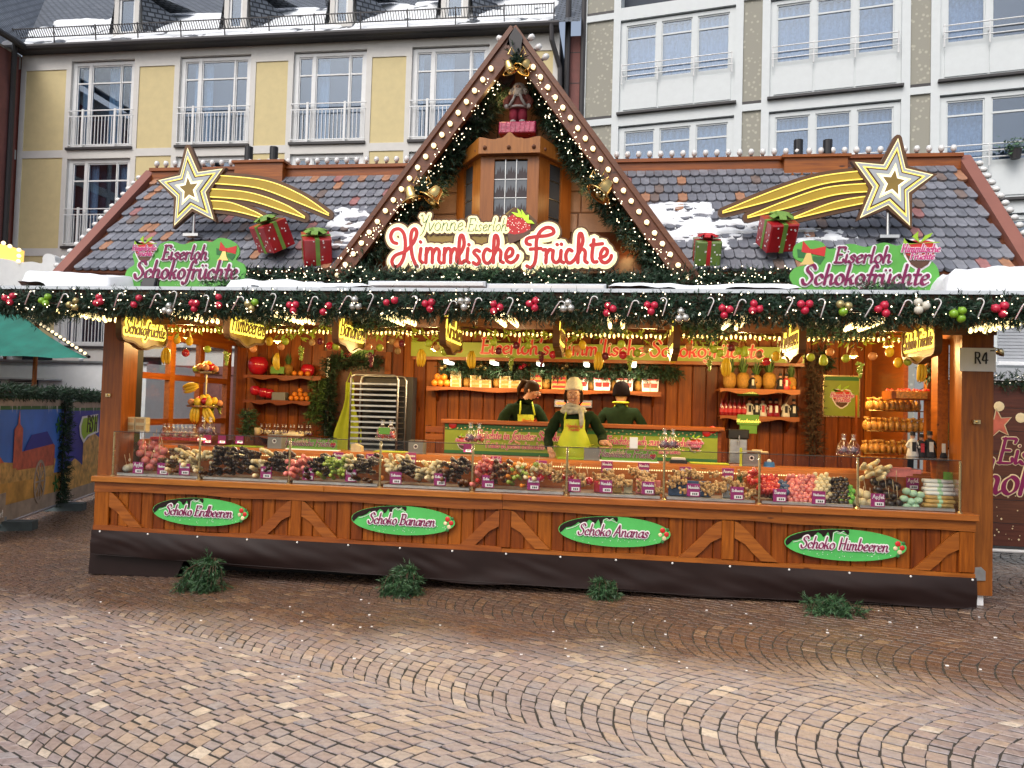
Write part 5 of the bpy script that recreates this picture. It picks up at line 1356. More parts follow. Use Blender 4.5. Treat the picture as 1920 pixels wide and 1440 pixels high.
# upper garland under the tiles
garland('roof_garland', [P(462, 527, -.12), P(640, 528, -.12), P(700, 520, -.12)], .10, 500, 2, 'fir garland with tiny lights below the left roof tiles', lights=90)
garland('roof_garland', [P(1290, 530, -.12), P(1480, 532, -.12)], .11, 500, 3, 'fir garland with tiny lights below the right roof tiles', lights=70)
garland('sill_garland', [P(690, 524, -.45), P(920, 527, -.45), P(1140, 534, -.45), P(1290, 530, -.3)], .075, 600, 4, 'dark fir garland behind the light bars under the main sign', lights=60)
garland('gable_garland', [P(943, 165, .2), P(903, 230, .18), P(855, 290, .15), P(792, 380, .1), P(728, 450, .05), P(660, 500, .0)], .085, 620, 5, 'lit fir garland down the left side of the gable', lights=150, group='gable garlands')
garland('gable_garland', [P(996, 155, .2), P(1032, 220, .18), P(1076, 292, .15), P(1132, 375, .1), P(1192, 450, .05), P(1252, 510, .0)], .085, 620, 6, 'lit fir garland down the right side of the gable', lights=150, group='gable garlands')
garland('eave_garland', [(-6.2, 1.2, 2.75), (-4.95, .1, 2.80)], .09, 300, 7, 'short fir garland behind the snowy left awning corner')
for px, py, k in ((430, 538, 0), (1650, 551, 1)):
    q = P(px, py, -.8); garland('fir_sprig', [q-Vector((.22, 0, .02)), q+Vector((.2, 0, 0))], .055, 320, 30+k, 'fir sprig lying in front of the '+('left' if k == 0 else 'right')+' green roof sign', 'fir sprig', mat='needle2')
for px, k in ((850, 0), (918, 1), (1030, 2)):
    q = P(px, 520, -.5); garland('fir_sprig', [q-Vector((.07, 0, .03)), q+Vector((.07, 0, .02))], .05, 500, 40+k, 'bright green fir sprig under the main sign, '+ordinal(k)+' from the left', 'fir sprig', mat='needle2')
# dark garlands under the flap
for k, (pts) in enumerate((((600, 598), (690, 612), (760, 600)), ((1060, 600), (1110, 618), (1180, 602)), ((1280, 605), (1330, 628), (1380, 606)), ((460, 596), (520, 600), (560, 596)), ((1500, 612), (1560, 630), (1660, 612)))):
    garland('swag', [P(a, b-6, .02) for a, b in pts], .03, 300, 50+k, 'dark fir swag hanging under the awning flap, '+ordinal(k)+' of five', 'fir swag')
# fir bundles on the cobbles
for k, (px, pt, pb, w) in enumerate(((383, 1055, 1112, 95), (757, 1075, 1120, 78), (1133, 1098, 1128, 58), (1562, 1128, 1156, 92))):
    g0 = PG(px, pb-8); n_ = (34, 26, 11, 16)[k]; rg = random.Random(60+k); t = E('fir_bundle', (g0.x, g0.y, gz(g0.x)), ('largest' if k == 0 else ordinal(k)+' from the left of the')+' bundle of fir twigs on the cobbles under the skirt', 'fir twigs', 'fir bundles under the skirt')
    if k: t['label'] = ['', 'bushy bundle of fir twigs standing below the Schoko Bananen sign', 'small fir tuft on the cobbles below the Schoko Ananas sign', 'flat fir twig lying below the Schoko Himbeeren sign'][k]
    wm = w/1440*7.6; top = (pb-pt)/1440*7.6; S_ = []; tw = MB()
    for i in range(n_):
        a = rg.uniform(-1, 1); flat = k == 3
        p0 = Vector((g0.x+a*wm*.12, g0.y+.12, gz(g0.x)+top*(.95 if not flat else .5))); p1 = Vector((g0.x+a*wm*.5, g0.y+rg.uniform(-.22, .05), gz(g0.x)+rg.uniform(.01, .06)))
        m_ = (p0+p1)/2+Vector((a*.04, -.05, .05)); prev = p0; tw.tube([p0, m_, p1], [.006, .004, .002], 4)
        for j in range(16):
            u = j/15; q = p0*(1-u)**2+m_*2*u*(1-u)+p1*u*u; S_.append((q, (p1-p0).normalized()+Vector((rg.uniform(-1, 1), rg.uniform(-.6, .2), rg.uniform(-.3, .4))).normalized()*.9))
    needles_mesh(S_, 61+k, .045, 16, .10, .0045).obj('needles', M['needle2'], t); tw.obj('twig', M['twig'], t)
# ------------------------------------------------------------------ baubles and candy canes on the eave
bs = MB(); bs.sph((0, 0, 0), 1, 16, 10); bs.lathe([(.22, .95), (.22, 1.15), (.01, 1.2)], 8)
bme = {c: bs.mesh('bauble', M['bauble_'+c], smooth=True) for c in ('red', 'silver', 'white', 'green', 'gold')}
Zs = lambda ox, l: [(ox+x/3, 480+y/3, c, n) for x, y, c, n in l]
clus = Zs(0, [(55, 240, 'red', 3), (255, 248, 'green', 3), (415, 270, 'gold', 3), (550, 250, 'red', 3), (765, 255, 'red', 2), (945, 300, 'silver', 3), (1090, 275, 'red', 3), (1235, 255, 'red', 2), (1415, 275, 'green', 3), (1645, 285, 'red', 3), (1830, 295, 'red', 2)])
clus += Zs(640, [(80, 270, 'silver', 3), (280, 260, 'red', 2), (490, 275, 'red', 3), (690, 265, 'silver', 3), (870, 290, 'red', 3), (1080, 270, 'red', 3), (1270, 285, 'silver', 3), (1505, 300, 'red', 3), (1740, 290, 'red', 3), (1915, 335, 'silver', 3)])
clus += Zs(1280, [(240, 310, 'red', 3), (410, 290, 'red', 3), (690, 280, 'red', 3), (905, 290, 'green', 3), (1130, 300, 'red', 3), (1345, 280, 'white', 3), (1550, 330, 'green', 3), (1790, 300, 'red', 3)])
rg = random.Random(77); cnt = {}
seq = {}
for px, py, c, n in clus: seq[c] = seq.get(c, 0)+1
for px, py, c, n in clus:
    i = cnt.get(c, 0); cnt[c] = i+1
    q = P(px, py, EY-.15); nm = {'red': 'red', 'silver': 'silver', 'white': 'pearl white', 'green': 'lime green', 'gold': 'champagne gold'}[c]
    t = E('bauble_cluster', tuple(q), (ordinal(i)+' '+nm+' bauble cluster from the left on the eave garland') if seq[c] > 1 else 'only '+nm+' bauble cluster on the eave garland', 'baubles', 'bauble clusters on the eave garland')
    r = .031 if px < 1500 else .033; a0 = rg.uniform(0, 6.28)
    for j in range(n):
        a = a0+j*2*math.pi/n+rg.uniform(-.2, .2); d_ = r*1.12 if n == 3 else r*1.2
        cc = c if c != 'green' or rg.random() < .7 else 'gold'
        link('bauble', bme[cc], t, (d_*math.cos(a), rg.uniform(-.015, .02), d_*math.sin(a)), (rg.uniform(-.8, .8), rg.uniform(-.8, .8), 0), r*rg.uniform(.94, 1.06))
canes = [(x/3, 480+y/3) for x, y in ((155, 235), (340, 250), (655, 248), (860, 252), (985, 250), (1165, 272), (1325, 265), (1540, 265), (1745, 270))]
canes += [(640+x/3, 480+y/3) for x, y in ((10, 262), (165, 265), (415, 280), (600, 292), (745, 280), (950, 290), (1205, 292), (1395, 272), (1625, 295), (1820, 292))]
canes += [(1280+x/3, 480+y/3) for x, y in ((160, 292), (305, 290), (600, 290), (790, 300), (1050, 302), (1235, 292), (1435, 302), (1680, 300), (1895, 312))]
cp = [(0, 0, -.07), (0, 0, .05)]+[(.028-.028*math.cos(a), 0, .05+.028*math.sin(a)) for a in (.5, 1.1, 1.7, 2.3, 2.9)]
cm = MB(); cm.tube(cp, .0052, 6); cme = cm.mesh('cane', M['cane_white'], smooth=True)
sm_ = MB()
for i in range(9):
    z = -.062+i*.0135; sm_.tube([(-.0062, 0, z), (0, -.0062, z+.003), (.0062, 0, z+.006)], .0016, 4)
sme = sm_.mesh('stripe', M['cane_red'])
for i, (px, py) in enumerate(canes):
    q = P(px, py, EY-.155); s = -1 if rg.random() < .5 else 1
    t = E('candy_cane', tuple(q), ordinal(i)+' striped candy cane from the left on the eave garland', 'candy cane', 'candy canes on the eave garland')
    t.rotation_euler = (0, rg.uniform(.25, .55)*(1 if s > 0 else -1), 0 if s > 0 else math.pi)
    link('cane', cme, t); link('stripe', sme, t)
# ------------------------------------------------------------------ bells
def bell(parent, c, r, tilt, az):
    Mx = Matrix.Translation(c) @ Matrix.Rotation(az, 4, 'Z') @ Matrix.Rotation(tilt, 4, 'Y')
    o = MB(); o.lathe([(r*.30, r*1.25), (r*.42, r*1.15), (r*.52, r*.7), (r*.62, r*.3), (r*.85, r*.05), (r*1.05, -.05*r), (r*1.0, -.1*r), (r*.85, -.02*r), (r*.6, r*.15), (r*.5, r*.6), (.001, r*1.0)], 18, Mx); b = o.obj('bell', M['gold'], parent, smooth=True)
    o = MB(); o.sph(Mx @ Vector((0, 0, -.05*r)), r*.16, 8, 6); o.obj('clapper', M['brass'], b)
for (pxs, lab, n) in ((((958, 133, -.5, .085), (979, 130, .75, .09)), 'pair of gold bells with greenery hanging under the gable apex', 0), (((774, 374, -.45, .11), (806, 374, .8, .125)), 'pair of gold bells hanging at the left gable edge', 1), (((1123, 364, .9, .135),), 'single gold bell hanging at the right gable edge', 2)):
    q = [P(a, b_, -.22) for a, b_, _, _ in pxs]; t = E('bells', tuple(q[0]), lab, 'bells', 'gold bells on the gable')
    for v, (_, _, tl, r) in zip(q, pxs): bell(t, v, r, tl*.75, .3)
    c = sum(q, Vector((0, 0, 0)))/len(q)+Vector((0, .04, .12)); S_ = [(c+Vector((rg.gauss(0, .035), rg.gauss(0, .03), rg.gauss(0, .045))), Vector((rg.uniform(-1, 1), rg.uniform(-1, .3), rg.uniform(-.8, .8)))) for i in range(70)]
    needles_mesh(S_, 90+n, .04, 9, .06).obj('greenery', M['needle'], t)
    lo = MB(); [lo.tube([c+Vector((.02*s, 0, .05)), c+Vector((.06*s, -.03, .12)), c+Vector((.09*s, -.03, .05)), c+Vector((.03*s, -.02, .02))], .006, 5) for s in (-1, 1)]; lo.obj('ribbon', M['gold'], t)
# ------------------------------------------------------------------ gifts on the roof
M['paper_red'] = pm('red_foil', (.36, .012, .018), .32, .25, 6, coat=.3)
M['paper_green'] = pm('green_foil', (.12, .20, .035), .4, .25, 6, coat=.2)
M['ribbon_green'] = pm('green_ribbon', (.16, .30, .05), .55, .2, 12)
M['ribbon_red'] = pm('red_ribbon', (.48, .015, .02), .45, .15, 12)
def gift(px, py, size, rz, pm_, rm_, lab, seed, tilt=(0, 0)):
    c = P(px, py, .12); t = E('gift_box', (c.x, c.y, c.z-size/2), lab, 'gift box', 'gift boxes on the roof', rz); t.rotation_euler = (tilt[0], tilt[1], rz); s = size/2
    o = MB(); o.bbox(-s, s, -s, s, 0, size, .012); o.obj('box', M[pm_], t, local=True)
    o = MB(); b = .15*s
    for (x0, x1, y0, y1) in ((-b, b, -s-.004, s+.004), (-s-.004, s+.004, -b, b)): o.box(x0, x1, y0, y1, -.002, size+.004 if x0 == -b else size+.007)
    o.obj('ribbon', M[rm_], t, local=True)
    o = MB()
    for k in range(6):
        a = k*math.pi/3+.3; d = Vector((math.cos(a), math.sin(a), 0)); e = Vector((-d.y, d.x, 0)); h = size+.008
        pts = [Vector((0, 0, h)), d*s*.45+Vector((0, 0, h+s*.42)), d*s*.85+Vector((0, 0, h+s*.28)), d*s*.65+Vector((0, 0, h+.02)), Vector((0, 0, h+.01))]
        pts = [Vector(pts[0])]+pts[1:]
        for i in range(4):
            w0, w1 = (.05 if i == 0 else .24*s), (.05 if i == 3 else .24*s); o.add([pts[i]-e*w0, pts[i]+e*w0, pts[i+1]+e*w1, pts[i+1]-e*w1], [(0, 1, 2, 3)])
    o.obj('bow', M[rm_], t, local=True)
    o = MB(); rg = random.Random(seed)
    for i in range(26):
        u, v = rg.uniform(-s*.9, s*.9), rg.uniform(.1*size, .95*size); r = .007
        if i % 2: o.box(u-r, u+r, -s-.002, -s-.0005, v-r, v+r)
        else:
            sx = -1 if px > 1400 or rz > 0 else 1
            o.box(sx*s+(.0005 if sx > 0 else -.002), sx*s+(.002 if sx > 0 else -.0005), u-r, u+r, v-r, v+r)
    o.obj('fleck', M['white_ink'], t, local=True)['kind'] = 'stuff'
gift(520, 441, .29, -.55, 'paper_red', 'ribbon_green', 'red gift box with green bow beside the left comet tail', 1, (.55, .12))
gift(596, 466, .29, .45, 'paper_red', 'ribbon_green', 'red gift box with green bow beside the left gable foot', 2, (.5, -.12))
gift(1323, 473, .245, .08, 'paper_green', 'ribbon_red', 'green gift box with red bow beside the right gable foot', 3, (.4, 0))
gift(1453, 437, .28, .25, 'paper_red', 'ribbon_green', 'red gift box with green bow below the right comet tail', 4, (.6, -.1))
# ------------------------------------------------------------------ Father Christmas figure on the oriel
zb = P(970, 250, .1).z; xb0, xb1 = P(938, 243, .1).x, P(1006, 243, .1).x; zt = P(970, 234, .1).z
t = E('pedestal', ((xb0+xb1)/2, .1, zb), 'pink foil covered block on top of the oriel', 'pedestal')
o = MB(); o.bbox(xb0, xb1, .0, .25, zb-.03, zt, .01); o.obj('block', pm('pink_foil', (.42, .03, .09), .25, .3, 10, bmp=.6, coat=.4), t)
o = MB()
for i in range(8): x = xb0+.02+i*(xb1-xb0-.04)/7; o.tube([(x, -.002, zb-.02), (x+.008, -.004, zt-.005)], .005, 4)
o.obj('fold', bpy.data.materials['pink_foil'], t)
hs = P(972, 158, .1).z-zt; X0 = P(972, 200, .1).x; F_ = E('santa_figure', (X0, .1, zt), 'white-bearded Father Christmas figure in red trousers on the oriel', 'figure')
def sp(x, y, z): return Vector((x*hs, y*hs, z*hs))
o = MB()
for s in (-1, 1): o.tube([sp(s*.10, 0, .06), sp(s*.11, 0, .2), sp(s*.09, 0, .42)], [.10*hs, .11*hs, .12*hs], 10)
o.obj('trousers', pm('wine_cloth', (.22, .01, .03), .8, .2, 20), F_, smooth=True, local=True)
o = MB()
for s in (-1, 1): o.sph(sp(s*.11, -.04, .045), .085*hs, 10, 6, (1, 1.4, .7))
o.obj('boot', pm('grey_fur', (.40, .38, .36), .9, .2, 40, bmp=.8), F_, smooth=True, local=True)
o = MB(); o.lathe([(.23*hs, .36*hs), (.25*hs, .42*hs), (.22*hs, .52*hs), (.21*hs, .62*hs), (.20*hs, .70*hs), (.1*hs, .77*hs)], 14, Matrix.Diagonal((1, .75, 1, 1)))
for s in (-1, 1): o.tube([sp(s*.19, 0, .68), sp(s*.30, -.05, .55), sp(s*.27, -.14, .42)], [.09*hs, .085*hs, .08*hs], 8)
o.obj('coat', pm('brown_coat', (.16, .04, .03), .85, .25, 25), F_, smooth=True, local=True)
o = MB()
for s in (-1, 1): o.tube([sp(s*.06, -.19, .68), sp(s*.10, -.2, .55), sp(s*.2, -.18, .40)], [.035*hs]*3, 6)
o.lathe([(.245*hs, .375*hs), (.26*hs, .40*hs), (.245*hs, .425*hs)], 14, Matrix.Diagonal((1, .78, 1, 1))); [o.sph(sp(s*.27, -.14, .40), .06*hs, 8, 5) for s in (-1, 1)]
o.obj('fur_trim', bpy.data.materials['grey_fur'], F_, smooth=True, local=True)
o = MB(); o.sph(sp(0, -.03, .86), .11*hs, 12, 8, (.95, .95, 1.1)); o.sph(sp(0, -.14, .86), .03*hs, 6, 5); o.obj('head', M['skin'], F_, smooth=True, local=True)
o = MB(); o.sph(sp(0, -.09, .75), .13*hs, 10, 7, (1, .7, 1.15)); o.sph(sp(0, .03, .88), .17*hs, 12, 8, (1.05, .85, 1.0)); [o.sph(sp(s*.15, .0, .80), .10*hs, 8, 6) for s in (-1, 1)]
o.obj('beard', pm('white_beard', (.55, .48, .42), .95, .25, 30, bmp=.9), F_, smooth=True, local=True)
o = MB(); [o.sph(sp(s*.04, -.13, .89), .016*hs, 6, 4) for s in (-1, 1)]; o.obj('eye', M['black'], F_, local=True)
# ------------------------------------------------------------------ snow on awning and roof
def flapf(u, v, h): return (u, v, FZ0+.05+(v+1.02)/1.12*.06+h)
def snowbank(a, b_, y0, y1, seed, amp, thr, lab): return snow_sheet('snow', a, b_, y0, y1, flapf, int((b_-a)*22), 26, thr, amp, seed, 1.9, .05, lab)
snowbank(P(40, 540, -.95).x, P(250, 540, -.6).x, -1.0, .05, 1.2, .20, -.62, 'snow heaped on the left end of the awning')
snowbank(P(440, 540, -.8).x, P(620, 540, -.7).x, -1.02, -.25, 2.2, .13, -.35, 'low snow on the awning beside the left green sign')
snowbank(P(1740, 540, -.6).x, 5.33, -1.0, .05, 3.7, .26, -.72, 'snow heaped on the right end of the awning')
snowbank(P(470, 545, -1).x, P(690, 545, -1).x, -1.04, -.7, 5.1, .05, -.9, 'thin strip of snow along the awning edge left of the light bars')
snowbank(P(1140, 545, -1).x, P(1500, 550, -1).x, -1.04, -.7, 6.1, .06, -.9, 'thin strip of snow along the awning edge right of the light bars')
def rsnow(x0, x1, t0, t1, seed, lab, thr=-.05, amp=.055): return snow_sheet('snow', x0, x1, t0, t1, lambda u, v, h: rp(u, v, .02+h), int((x1-x0)*44), int((t1-t0)*44), thr, amp, seed, 4.0, .10, lab, vs_=2.6)
rsnow(P(1205, 400, .6).x, P(1350, 400, .6).x, .45, 1.35, 1.5, 'snow patch on the tiles right of the gable', -.25)
rsnow(P(1300, 440, .4).x, P(1500, 440, .4).x, .25, .95, 2.5, 'snow streaks on the tiles below the right comet tail', -.02)
rsnow(P(590, 430, .4).x, P(735, 400, .5).x, .3, 1.3, 4.5, 'snow patch on the tiles left of the gable', -.18)
rsnow(P(1480, 440, .4).x, P(1620, 430, .4).x, .3, .8, 7.5, 'thin snow streaks on the tiles beside the right comet star', .05)
print('p5 done')
# ================================================================== INSIDE THE STALL
M['greenboard'] = pm('lime_board', (.26, .34, .03), .45, .12, 4)
M['greencard'] = pm('green_card', (.12, .30, .03), .45, .1, 5)
M['sheet_gold'] = pm('wafer_gold', (.45, .28, .08), .45, .3, 25, isl=.3)
M['tube_lamp'] = emis('tube_lamp', (1.0, .95, .82), 5)
M['warm_lamp'] = emis('warm_lamp', (1.0, .66, .20), 3.6)
M['led'] = emis('led_bead', (1.0, .84, .42), 1.1)
M['grey_box'] = pm('grey_lacquer', (.22, .23, .23), .4, .06)
M['pine_body'] = pm('pineapple_skin', (.36, .19, .03), .6, .35, 40, bmp=.8)
M['pine_leaf'] = pm('pineapple_leaf', (.06, .12, .03), .5, .3, 15, isl=.3)
M['bottle_red'] = pm('red_liqueur', (.22, .006, .012), .15, .2, coat=.5)
M['cloth_black'] = pm('black_cloth', (.015, .015, .02), .8, .3, 30)
M['cloth_white'] = pm('white_cloth', (.62, .60, .56), .8, .15, 20)
M['candy_bag'] = pm('candy_gold', (.62, .29, .04), .3, .6, 45, bmp=.9, coat=.7)
# ---- display cabinet
cab = E('display_cabinet', (0, .3, ZC), 'long glass display cabinet with brass posts along the counter', 'display case')
zr = 1.365
pxs = (213, 374, 543, 713, 886, 1063, 1245, 1424, 1608, 1800)
pX = [P(px, 850+px*.03, .06).x for px in pxs]
pb = MB(); pb.cyl((0, 0, .012), (0, 0, zr-ZC), .012, n=10); pb.lathe([(.026, 0), (.026, .008), (.014, .016)], 12); pme = pb.mesh('cabinet_post', M['brass'])
for x in pX: link('cabinet_post', pme, cab, Vector((x, .06, ZC))-cab.location)
for a, b_ in zip(pX[:-1], pX[1:]):
    o = MB(); o.box(a+.012, b_-.012, .057, .063, ZC+.006, zr-.004); o.obj('front_pane', M['glass'], cab)
    o = MB(); o.box(a+.002, b_-.002, .05, .34, zr, zr+.008); o.obj('top_pane', M['glass'], cab)
o = MB(); o.box(pX[0], pX[0]+.006, .063, .5, ZC+.006, zr-.002); o.obj('side_pane', M['glass'], cab)
o = MB(); o.box(pX[-1]-.006, pX[-1], .063, .5, ZC+.006, zr-.002); o.obj('side_pane', M['glass'], cab)
o = MB(); o.tube([(pX[0], .045, zr+.004), (pX[-1], .045, zr+.004)], .004, 5); o.obj('pane_edge', M['pipe'], cab)
WZ = P(1080, 863, .62).z
bd = MB(); bd.box(XL+.12, XR-.12, .60, .63, ZC, WZ-.03); bd.obj('rear_board', M['wood_lite'], cab)
bl = MB(); za = P(560, 856, .6).z; n = 300
for i in range(n): x = XL+.3+(XR-1.2-XL-.3)*i/n; bl.box(x, x+.013, .585, .595, za-.006, za+.006)
o = bl.obj('led_beads', M['led'], cab); o['kind'] = 'stuff'
l = bpy.data.lights.new('led_strip_light', 'AREA'); l.shape = 'RECTANGLE'; l.size = 7.6; l.size_y = .02; l.energy = 18; l.color = (1, .85, .6); lo = bpy.data.objects.new('led_strip_light', l); COL.objects.link(lo); lo.location = (-.3, .57, za+.16); lo.rotation_euler = (-.5, 0, 0)
for a, b_ in zip(pX[:-1], pX[1:]):
    o = MB(); o.box(a+.03, b_-.03, .10, .58, ZC+.012, ZC+.022); o.bbox(a+.03, b_-.03, .085, .10, ZC+.005, ZC+.035, .003); o.obj('tray', M['steel'], cab)
wt_ = E('work_counter', (0, .8, .34), 'orange wooden work counter behind the display cabinet', 'counter')
o = MB(); o.box(XL+.1, XR-.1, .64, .98, WZ-.035, WZ); o.obj('top', M['wood_lite'], wt_)
o = MB(); o.box(XL+.1, XR-.1, .66, .70, .36, WZ-.036); o.obj('front', M['wood_dark_x'], wt_)
# ---- middle counter with printed banner
YM = 1.8; zm = 1.588; ma, mb_ = P(828, 788, YM).x, P(1358, 803, YM).x
mc = E('inner_counter', ((ma+mb_)/2, YM+.2, .34), 'inner serving counter with green printed banner behind the woman', 'counter')
o = MB(); o.bbox(ma, mb_, YM-.04, YM+.4, zm-.05, zm, .006); o.obj('top', M['wood_lite'], mc)
o = MB(); o.box(ma+.03, mb_-.03, YM+.02, YM+.36, .34, zm-.051); o.obj('body', M['wood_x'], mc)
ba, bb_ = ma+.045, mb_-.075; z0, z1 = 1.165, 1.53
o = MB(); o.box(ba, bb_, YM+.006, YM+.019, z0, z1); o.obj('banner', M['greenboard'], mc)
o = MB(); o.box(ba, bb_, YM+.002, YM+.0055, z1-.07, z1); o.box(ba, bb_, YM+.002, YM+.0055, z0, z0+.04); o.obj('banner_band', M['leaf_dark'], mc)
o = MB(); rg = random.Random(4)
for i in range(70): o.sph((ba+(bb_-ba)*i/70+.02, YM+.001, z1-.035+rg.uniform(-.025, .02)), .012, 6, 4, (1, .3, 1))
o.obj('banner_bauble', M['bauble_gold'], mc)['kind'] = 'stuff'
for txt, cx, cz, sz in (('Früchte in feinster Schokolade', 985, 820, .115), ('Fruits in finest chocolate', 965, 836, .085), ('Früchte auch zum Mitnehmen', 1222, 830, .105), ('Fruits also to take away', 1225, 845, .08)):
    q = P(cx, cz, YM); text_parts(mc, txt, sz*.9, Matrix.Translation((q.x, YM+.002, q.z-.03)), M['pinkink'], M['cream'], .15, .06, .5, .07, -.001, .15, -.02, .002, 'banner_text')
for px, py in ((868, 829), (1303, 833)):
    q = P(px, py, YM); berry(mc, (q.x, q.z), .085, YM-.001)
o = MB(); [o.sph((P(px, py, YM).x, YM, P(px, py, YM).z), .045, 8, 6, (1.2, .2, 1)) for px, py in ((849, 797), (1325, 812), (1336, 806))]; o.obj('banner_berry', M['sign_red'], mc, smooth=True)
# ---- upper signboard, lamps and shelf on the back wall
YB = 2.6
a, b_ = P(771, 662, YB), P(1508, 680, YB); zb0, zb1 = 2.43, 2.63
t = E('fascia_sign', ((a.x+b_.x)/2, YB, zb0), 'long lime green signboard with red lettering across the back', 'sign')
o = MB(); o.box(a.x, b_.x, YB-.012, YB+.012, zb0, zb1); o.obj('board', M['greenboard'], t)
o = MB(); o.box(a.x+.03, b_.x, YB-.018, YB+.3, zb0-.045, zb0-.002); o.obj('batten', M['wood_x'], t)
q0, q1 = P(900, 672, YB), P(1430, 682, YB)
st, w = layout("Eiserloh's Himm'lische Schokofrüchte", 1.0, .08); s_ = (q1.x-q0.x)/w
st = [[(q0.x+x*s_, zb0+.055+z*s_*.85) for x, z in q] for q in st]
lettering(st, .030, .016, .5, YB-.017, YB-.0125, I4, .010).obj('lettering_outline', M['cream'], t)
lettering(st, .030, .016, .5, YB-.023, YB-.0175, I4).obj('lettering', M['sign_red'], t)
for k, (px, py) in enumerate(((842, 680), (927, 681), (1013, 683), (1100, 684), (1188, 685))):
    c = P(px, py, 2.35); t = E('tube_lamp', tuple(c), 'bright tube lamp over the back shelf, '+ordinal(k)+' from the left', 'lamp', 'tube lamps over the back shelf')
    o = MB(); o.bbox(-.03, .03, -.17, .17, -.018, .012, .004); o.obj('tube', M['tube_lamp'], t, local=True)
    o = MB(); o.box(-.036, .036, -.18, .18, .0125, .035); o.obj('housing', M['steel'], t, local=True)
    l = bpy.data.lights.new('tube_light', 'AREA'); l.shape = 'RECTANGLE'; l.size = .06; l.size_y = .34; l.energy = 7; l.color = (1.0, .80, .50)
    lo = bpy.data.objects.new('tube_light', l); COL.objects.link(lo); lo.location = c-Vector((0, 0, .03))
def shelf(name, p0, p1, Y, dep, lab, parent=None, group=None, drop=.05, seed=0):
    a, b_ = P(*p0, Y), P(*p1, Y); z = (a.z+b_.z)/2; L = b_.x-a.x; n = 40
    poly = [(a.x, z), (b_.x, z)]+[(b_.x-L*i/n, z-drop-.014*math.sin(i/n*math.pi*6+seed)-(.02*math.exp(-((i/n-.5)/.05)**2))) for i in range(n+1)]
    t = E(name, (a.x, Y, z-drop), lab, 'shelf', group)
    o = MB(); o.prism(poly, Y-.012, Y+.012); o.obj('apron_board', M['wood_x'], t)
    o = MB(); o.box(a.x, b_.x, Y+.0125, Y+dep, z-.025, z-.002); o.obj('shelf_board', M['wood_x'], t)
    for x in (a.x+.1, b_.x-.1):
        o = MB(); o.prism([(Y+.05, z-.03), (Y+dep, z-.03), (Y+dep, z-.2)], x-.015, x+.015, Matrix(((0, 1, 0, 0), (1, 0, 0, 0), (0, 0, 1, 0), (0, 0, 0, 1)))); o.obj('bracket', M['wood_z'], t)
    return z, a.x, b_.x
ZS, sx0, sx1 = shelf('wall_shelf', (800, 722), (1240, 737), 2.62, .28, 'long wavy-edged shelf of gift boxes on the back wall', seed=1)
ZA, ax0, ax1 = shelf('wall_shelf', (457, 702), (602, 706), 2.58, .32, 'upper left wall shelf with the giant red apple', drop=.05)
ZL, lx0, lx1 = shelf('wall_shelf', (456, 749), (582, 752), 2.58, .32, 'lower left wall shelf with red peppers and oranges', drop=.05)
ZT, tx0, tx1 = shelf('wall_shelf', (1350, 727), (1500, 732), 2.25, .5, 'upper right wall shelf with a row of pineapples', drop=.05)
ZU, ux0, ux1 = shelf('wall_shelf', (1350, 778), (1499, 783), 2.58, .32, 'lower right wall shelf with figures and red bottles', drop=.05)
ZV, vx0, vx1 = shelf('low_shelf', (470, 816), (600, 819), 2.4, .4, 'low shelf with bagged sweets left of the door', drop=.03)
for k, (p, s, txt) in enumerate((((1403, 733), .10, 'upper'), ((1403, 787), .10, 'lower'), ((520, 694), .075, 'upper left'), ((1403, 805), .08, 'low'))):
    q = P(*p, 2.55); t = E('shelf_card', (q.x, 2.55, q.z-.04), 'small green card on the '+txt+(' right' if k < 2 else '')+(' shelf edge' if k < 3 else ' dark wall panel'), 'card', 'green shelf cards')
    o = MB(); o.box(q.x-.135*s/.1, q.x+.135*s/.1, 2.548, 2.556, q.z-.065*s/.1, q.z+.065*s/.1); o.obj('card', M['greencard'], t)
    if k < 2: text_parts(t, 'Wunschmandeln', .045, Matrix.Translation((q.x, 2.547, q.z-.035)), M['neon_yellow'], None, .12, .08, .5, 0, -.001, .2, 0, .002, 'card_text')
garland('wall_garland', [(sx0+.15, 2.72, 2.29), (0.2, 2.70, 2.26), (sx1+.25, 2.72, 2.28)], .06, 420, 70, 'dark fir garland above the gift boxes on the back wall')
for k, (px, n_) in enumerate(((832, 2), (900, 3), (980, 2), (1060, 2))):
    q = P(px, 690, 2.66); t = E('bauble_cluster', tuple(q), ('gold', 'second gold', 'dark red', 'third gold')[k]+' bauble cluster on the wall garland above the gift boxes', 'baubles', 'baubles on the wall garland')
    for j in range(n_): link('bauble', bme['gold' if k != 2 else 'red'], t, (.05*j-.03, 0, .03*(j % 2)), None, .032)
# ---- fruit meshes
def pineapple(h=.34):
    b = MB(); b.lathe([(.001, 0), (.055, .01), (.078, .06), (.082, .12), (.072, .17), (.045, .2), (.001, .205)], 12); bo = b.mesh('fruit_body', M['pine_body'], smooth=True)
    l = MB(); rg = random.Random(2)
    for i in range(26):
        a = i*2.4; t = i/26; e = .10-.06*t; hh = .10+.12*t; d = Vector((math.cos(a), math.sin(a), 0)); s = Vector((-d.y, d.x, 0))*.012; z0 = .19+.02*t
        l.add([d*.03*(1-t)+s+Vector((0, 0, z0)), d*.03*(1-t)-s+Vector((0, 0, z0)), d*e*.7-s*.8+Vector((0, 0, z0+hh*.6)), d*e+Vector((0, 0, z0+hh)), d*e*.7+s*.8+Vector((0, 0, z0+hh*.6))], [(0, 1, 2, 3, 4)])
    return bo, l.mesh('leaf_crown', M['pine_leaf'])
PB_, PL_ = pineapple()
